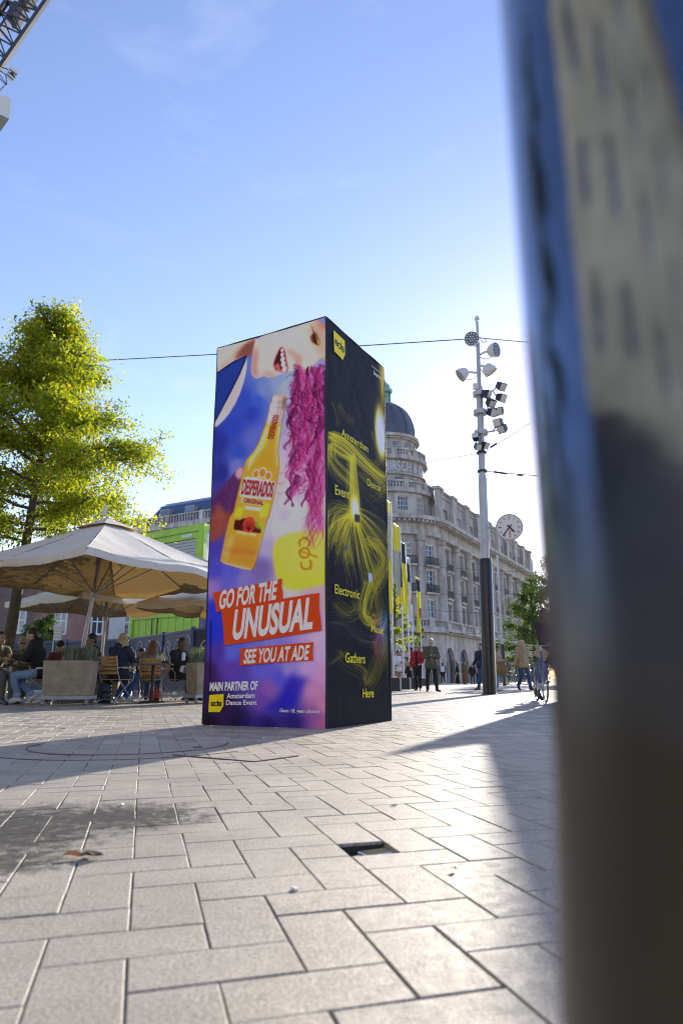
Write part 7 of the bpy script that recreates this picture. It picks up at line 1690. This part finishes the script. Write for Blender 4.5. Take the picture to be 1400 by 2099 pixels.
# --- seated ---
chair(92, 13.75, -75, 'folding chair of the man in the black hoodie, behind the long planter')
person('man in a black hooded sweater and rolled light jeans at the tree-side table', 80, 13.75, -78, pose(SIT, head=(0, -.20, 1.23), neck=(0, -.14, 1.09), chest=(0, -.08, .9), shL=(.19, -.12, 1.03), shR=(-.19, -.12, 1.03), elL=(.24, -.22, .80), elR=(-.24, -.22, .80), wrL=(.12, -.45, .85), wrR=(-.12, -.45, .85), knL=(.13, -.42, .50), knR=(-.12, -.42, .52), anL=(.13, -.30, .10), anR=(-.1, -.10, .12), toL=(.15, -.5, .04), toR=(-.1, -.30, .05)), 1.86, SK_L, BLK, 0, LJEAN, None, M_SHOEW, H_DK, 0, hood=True, bulk=1.15, nod=22, bare_ankle=True, roll_cuff=mat('cloth_cuff', (0.3, 0.42, 0.55), 0.8), group=TG, seed=2)
person('man in a khaki cap and dark sunglasses seated behind the tree-side table', 40, 15.3, 20, pose(SIT, head=(0, -.10, 1.235)), 1.76, SK_L, CAMO, 0, cloth('olive_trousers', (0.07, 0.07, 0.045)), None, M_SHOEBR, H_GR, 0, hat=CAPK, glasses=True, nod=14, group=TG, seed=3)
chair(40, 15.45, 20, 'folding chair of the man in the khaki cap')
person('young man in a black cap looking over between the hoodie and the parasol pole', 119, 16.3, 15, SIT, 1.74, SK_M, cloth('maroon', (0.10, 0.02, 0.02)), 0, JEAN, None, M_SHOEB, H_DK, 0, hat=cloth('cap_black', (0.015, 0.014, 0.013)), nod=16, group=TG, seed=4)
chair(119, 16.45, 15, 'folding chair of the young man in the black cap')
person('dark-haired man in a black sweater seated behind the parasol pole', 192, 15.0, -60, SIT, 1.84, SK_M, BLK, 0, JEAN, None, M_SHOEB, H_DK, 0, bulk=1.12, nod=18, group=TG, seed=5)
chair(198, 15.0, -60, 'folding chair of the dark-haired man in the black sweater')
person('blond woman in a navy quilted coat and jeans seated with her back turned', 240, 13.95, 158, pose(SIT, anL=(.10, -.16, .10), toL=(.12, -.36, .04), anR=(-.12, -.12, .11), toR=(-.14, -.32, .05), knL=(.13, -.44, .5), knR=(-.13, -.44, .5)), 1.76, SK_L, NAVY, 0.12, JEAN, None, M_SHOEW, H_BL, 0.10, hood=True, bulk=1.12, nod=12, look=20, group=TG, seed=6)
chair(240, 13.85, 158, 'wood-slatted folding chair of the blond woman in the navy coat')
person('dark-haired person seated facing the blond woman', 252, 16.8, 10, pose(SIT, head=(0, -.1, 1.25)), 1.8, SK_M, cloth('yellow_trim', (0.05, 0.045, 0.03)), 0, JEAN, None, M_SHOEB, H_DK, 0, nod=10, group=TG, seed=7)
chair(252, 16.95, 10, 'folding chair facing the blond woman')
person('auburn-haired woman in a brown plaid coat seated at the table by the square planter', 310, 15.3, 190, SIT, 1.66, SK_L, PLAID, 0.25, JEAN, None, M_SHOEB, H_AU, 0.13, bulk=1.12, nod=10, look=-25, group=TG, seed=8)
chair(310, 15.2, 190, 'folding chair of the woman in the plaid coat')
person('short-haired man in a black jacket seated in profile beside the square planter', 362, 15.3, 62, pose(SIT, head=(0, -.13, 1.23)), 1.72, SK_D, BLK, 0, BLK, None, M_SHOEB, H_DK, 0, bulk=1.1, nod=8, open_jacket=WHITET, group=TG, seed=9)
chair(359, 15.35, 62, 'folding chair of the man in the black jacket')
person('curly-haired boy seated behind the square planter', 410, 16.2, -15, SIT, 1.55, SK_M, cloth('olive_boy', (0.12, 0.1, 0.05)), 0, JEAN, None, M_SHOEB, hairm('curly', (0.12, 0.06, 0.03)), 0.02, nod=15, group=TG, seed=10)
person('seated person in a black knitted hat behind the plaid coat', 289, 18.0, 0, SIT, 1.62, SK_M, BLK, 0, BLK, None, M_SHOEB, H_DK, 0, hat=cloth('cap_black', (0.015, 0.014, 0.013)), group=TG, seed=11)
chair(410, 16.35, -15, 'folding chair of the curly-haired boy'); chair(289, 18.15, 0, 'folding chair of the person in the black knitted hat')
person('person in camouflage top and grey trousers at the end of the tree-side table', -14, 13.7, 60, SIT, 1.8, SK_M, CAMO, 0, cloth('grey_trousers', (0.09, 0.09, 0.075)), None, M_SHOEB, H_DK, 0, group=TG, seed=12)
chair(-18, 13.75, 60, 'folding chair at the end of the table by the tree')
# --- standing and walking ---
SG = 'people on the square'
person('bearded grey-haired man in an olive jacket reading his phone', 885, 24.6, 4, pose(PHONE, knL=(.12, -.05, .50), knR=(-.13, -.0, .50), anL=(.17, .0, .085), toL=(.23, -.17, .03), anR=(-.14, .05, .085), toR=(-.19, -.12, .03)), 1.84, SK_L, OLIVE, 0.25, BLK, None, M_SHOEB, H_GR, 0, beard=H_GR, nod=28, phone=True, open_jacket=cloth('green_shirt', (0.13, 0.14, 0.08)), bulk=1.18, group=SG, seed=20)
person('woman in a short red jacket and black trousers wearing sunglasses', 856, 27.6, -18, pose(elL=(.25, -.02, 1.13), wrL=(.17, -.2, 1.02), anR=(-.06, .06, .085), toR=(-.10, -.1, .03), knR=(-.08, 0, .5)), 1.78, SK_L, RED, 0, BLK, None, M_SHOEB, hairm('long_brown', (0.16, 0.09, 0.04)), 0.24, glasses=True, open_jacket=BLK, group=SG, seed=21)
person('young man in a white sports shirt and khaki shorts looking down at a phone', 815.5, 33.0, 38, PHONE, 1.78, SK_M, WHITET, 0.2, KHAKI, None, M_SHOEW, H_BR, 0, nod=25, phone=True, group=SG, seed=22)
person('fair-haired person in a black jacket sitting low behind the flagpole blocks', 840, 32.0, -70, pose(SIT), 1.62, SK_L, BLK, 0, BLK, None, M_SHOEB, H_BL, 0.04, group=SG, seed=23)
cr_ = MB(); q_ = XG(840, 32.0); cr_.box((q_.x, 32.1, 0.23), (0.45, 0.45, 0.44)); tag(cr_.build('crate', M_WGT, bevel=0.02), 'dark crate used as a seat by the fair-haired person', 'crate')
person('person with a white backpack walking to the arcade, seen from behind', 908, 55, 180, WALK, 1.72, SK_M, cloth('dark_grey', (0.03, 0.03, 0.035)), 0, BLK, None, M_SHOEW, H_DK, 0, voxel=0.024, group=SG, seed=24)
b = MB(); q_ = XG(908, 54.8); b.box((q_.x, 54.78, 1.2), (0.34, 0.16, 0.46)); b.box((q_.x, 54.68, 1.1), (0.26, 0.06, 0.2)); remesh_later(b, 'backpack', mat('pack_white', (0.55, 0.56, 0.58), 0.6), None, 0.03); tag(JOBS[-1][0], 'white backpack on the person walking to the arcade', 'backpack')
person('woman in a long black dress walking past the arcade', 938, 56, -100, WALK, 1.72, SK_L, dress=BLK, shoes=M_SHOEW, hair=H_BR, hair_len=0.2, voxel=0.024, group=SG, seed=25)
person('woman in a long brown dress standing before the arcade', 953, 56.5, 15, STAND, 1.72, SK_M, dress=BROWND, shoes=M_SHOEB, hair=H_DK, hair_len=0.26, voxel=0.024, group=SG, seed=26)
person('fair-haired person in dark clothes beside the woman in the brown dress', 969, 57, 170, STAND, 1.7, SK_L, BLK, 0.3, cloth('grey_jeans', (0.04, 0.045, 0.06)), None, M_SHOEB, H_BL, 0.1, voxel=0.024, group=SG, seed=27)
person('person in a pale top half hidden behind the mast before the arcade', 981, 58, 180, STAND, 1.6, SK_L, GREYT, 0, BLK, None, M_SHOEB, H_BR, 0, voxel=0.024, group=SG, seed=28)
person('person in a dark jacket and jeans walking behind the mast', 988, 26.6, -60, WALK, 1.76, SK_L, NAVY, 0.1, JEAN, None, M_SHOEBR, H_DK, 0, group=SG, seed=29)
person('woman in a beige jacket and light jeans holding out a phone beside the mast', 1019, 26.2, 70, pose(elR=(-.22, -.08, 1.14), wrR=(-.12, -.33, 1.16), elL=(.22, -.05, 1.14), wrL=(.1, -.3, 1.15), head=(0, -.05, 1.60)), 1.66, SK_M, BEIGE, 0.1, LJEAN, None, M_SHOEW, H_DK, 0, nod=20, bulk=1.15, group=SG, seed=30)
person('bald man in an open tan jacket and jeans walking with a shoulder strap', 1074, 25.6, 14, pose(WALK, wrR=(-.3, .02, .88)), 1.84, SK_L, TAN, 0.18, JEAN, None, M_SHOEB, None, 0, bald=True, open_jacket=GREYT, bulk=1.15, look=35, group=SG, seed=31)
person('tall person in a dark coat pushing a bicycle beside the steel pole', 1126, 14.3, 30, pose(WALK, elR=(-.25, -.1, 1.15), wrR=(-.3, -.32, 1.05)), 1.86, SK_D, DKB, 0.35, cloth('grey_blue_trousers', (0.09, 0.10, 0.16)), None, M_SHOEB, H_DK, 0, bulk=1.15, group=SG, seed=32)
# shoulder bag of the woman in beige, paper held by the tall person
q_ = XG(1031, 26.0); b = MB(); b.ball((q_.x, 26.0, 0.78), (0.2, 0.12, 0.24), 14, 10); b.box((q_.x, 26.0, 0.70), (0.32, 0.16, 0.28)); remesh_later(b, 'shoulder_bag', mat('tan_leather', (0.22, 0.12, 0.04), 0.5, var=0.3), None, 0.02, 0.012); tag(JOBS[-1][0], 'large tan leather bag hanging from the woman in beige', 'bag')
b = MB(); b.tube([(q_.x - 0.1, 26.0, 0.95), (q_.x - 0.12, 26.05, 1.3), (q_.x - 0.05, 26.0, 0.96)], 0.012, 5); tag(b.build('bag_strap', mat('tan_leather', (0.22, 0.12, 0.04)), None), 'thin strap of the tan leather bag', 'strap')
q_ = D(1110, 1340, 14.0); b = MB(); b.box(q_, (0.3, 0.02, 0.22), M=Euler((0.3, 0.5, 0.4)).to_matrix()); tag(b.build('paper_bag', mat('kraft_paper', (0.45, 0.31, 0.17), 0.7), bevel=0.005), 'flat brown paper bag held by the tall person in the dark coat', 'paper bag')
run_jobs()
# ================================================================== bicycles
def make_bike(m_frame):
    t = thing('bicycle', 'x', 'bicycle', (0, 0, 0), None, world_built=False)
    for x in (-0.53, 0.53):
        b = MB(); b.tube([(x + 0.335 * math.cos(a), 0, 0.345 + 0.335 * math.sin(a)) for a in np.linspace(0, 6.2832, 33)[:-1]], 0.018, 6, closed=True); wh = b.build('wheel', M_IRON, t, smooth=True)
        b = MB(); b.tube([(x + 0.312 * math.cos(a), 0, 0.345 + 0.312 * math.sin(a)) for a in np.linspace(0, 6.2832, 33)[:-1]], 0.010, 5, closed=True)
        b.build('rim', M_CHM, wh); b = MB()
        for k in range(14): a = 6.283 * k / 14; b.cyl((x, 0.02 if k % 2 else -0.02, 0.345), (x + 0.31 * math.cos(a), 0, 0.345 + 0.31 * math.sin(a)), 0.0025, n=3)
        b.cyl((x, -0.04, 0.345), (x, 0.04, 0.345), 0.025, n=8); b.build('spokes', M_CHM, wh)
        b = MB(); b.tube([(x + 0.37 * math.cos(a), 0, 0.345 + 0.37 * math.sin(a)) for a in np.linspace(0.1, 2.9, 14)], 0.016, 5); b.build('mudguard', m_frame, t)
    b = MB()
    for p, q, r in (((-0.53, 0, 0.345), (-0.1, 0, 0.3), 0.014), ((-0.1, 0, 0.3), (-0.2, 0, 0.86), 0.017), ((-0.53, 0, 0.345), (-0.19, 0, 0.8), 0.012), ((-0.1, 0, 0.3), (0.38, 0, 0.78), 0.02), ((-0.17, 0, 0.7), (0.37, 0, 0.86), 0.017), ((0.36, 0, 0.95), (0.44, 0, 0.62), 0.02), ((0.44, 0, 0.62), (0.53, 0, 0.345), 0.014)): b.cyl(p, q, r, n=8)
    b.build('frame', m_frame, t, smooth=True)
    b = MB(); b.tube([(0.2, -0.3, 1.06), (0.3, -0.24, 1.08), (0.35, -0.06, 1.05), (0.35, 0.06, 1.05), (0.3, 0.24, 1.08), (0.2, 0.3, 1.06)], 0.012, 6); b.cyl((0.36, 0, 0.94), (0.35, 0, 1.06), 0.013, n=6); b.build('handlebar', M_CHM, t)
    b = MB(); b.ball((-0.24, 0, 0.93), (0.14, 0.085, 0.04), 10, 6); b.cyl((-0.2, 0, 0.84), (-0.21, 0, 0.92), 0.013, n=6); b.build('saddle', M_IRON, t, smooth=True)
    b = MB(); b.cyl((-0.1, -0.05, 0.3), (-0.1, 0.05, 0.3), 0.085, n=16); b.bar((-0.1, 0.06, 0.3), (0.02, 0.06, 0.2), 0.02, 0.015); b.bar((-0.1, -0.06, 0.3), (-0.22, -0.06, 0.4), 0.02, 0.015); b.build('crank', M_CHM, t)
    b = MB(); b.box((-0.52, 0, 0.76), (0.36, 0.13, 0.02)); b.bar((-0.62, 0.05, 0.76), (-0.53, 0.05, 0.36), 0.012, 0.012); b.bar((-0.62, -0.05, 0.76), (-0.53, -0.05, 0.36), 0.012, 0.012); b.build('carrier', M_IRON, t)
    return t
BF = [mat('bike_blue', (0.03, 0.07, 0.25), 0.35), mat('bike_black', (0.015, 0.015, 0.016), 0.35), mat('bike_yellow', (0.45, 0.32, 0.03), 0.4), mat('bike_teal', (0.04, 0.2, 0.22), 0.4)]
bk = make_bike(BF[0]); bk.location = XG(1107, 13.9); bk.rotation_euler = (0, 0, R(-97)); bk['label'] = 'blue bicycle pushed by the tall person in the dark coat'; bk['group'] = 'bicycles on the square'
proto = [bk] + [None] * 3
for k, (px, Y, a, c) in enumerate(((1008, 52, 25, 0), (1017, 50, 160, 1), (1026, 53, 20, 2), (1040, 51, 170, 1), (1049, 50, 15, 3), (1060, 52, 160, 2), (1086, 50, 22, 0), (1096, 52, 165, 1))):
    if proto[c] is None: proto[c] = make_bike(BF[c]); o = proto[c]
    else: o = copy_tree(proto[c])
    o.location = XG(px, Y); o.rotation_euler = (R(4), 0, R(a)); o['group'] = 'bicycles on the square'
    o['label'] = ['blue', 'black', 'yellow', 'teal'][c] + ' bicycle parked in the row by the dark green trees'
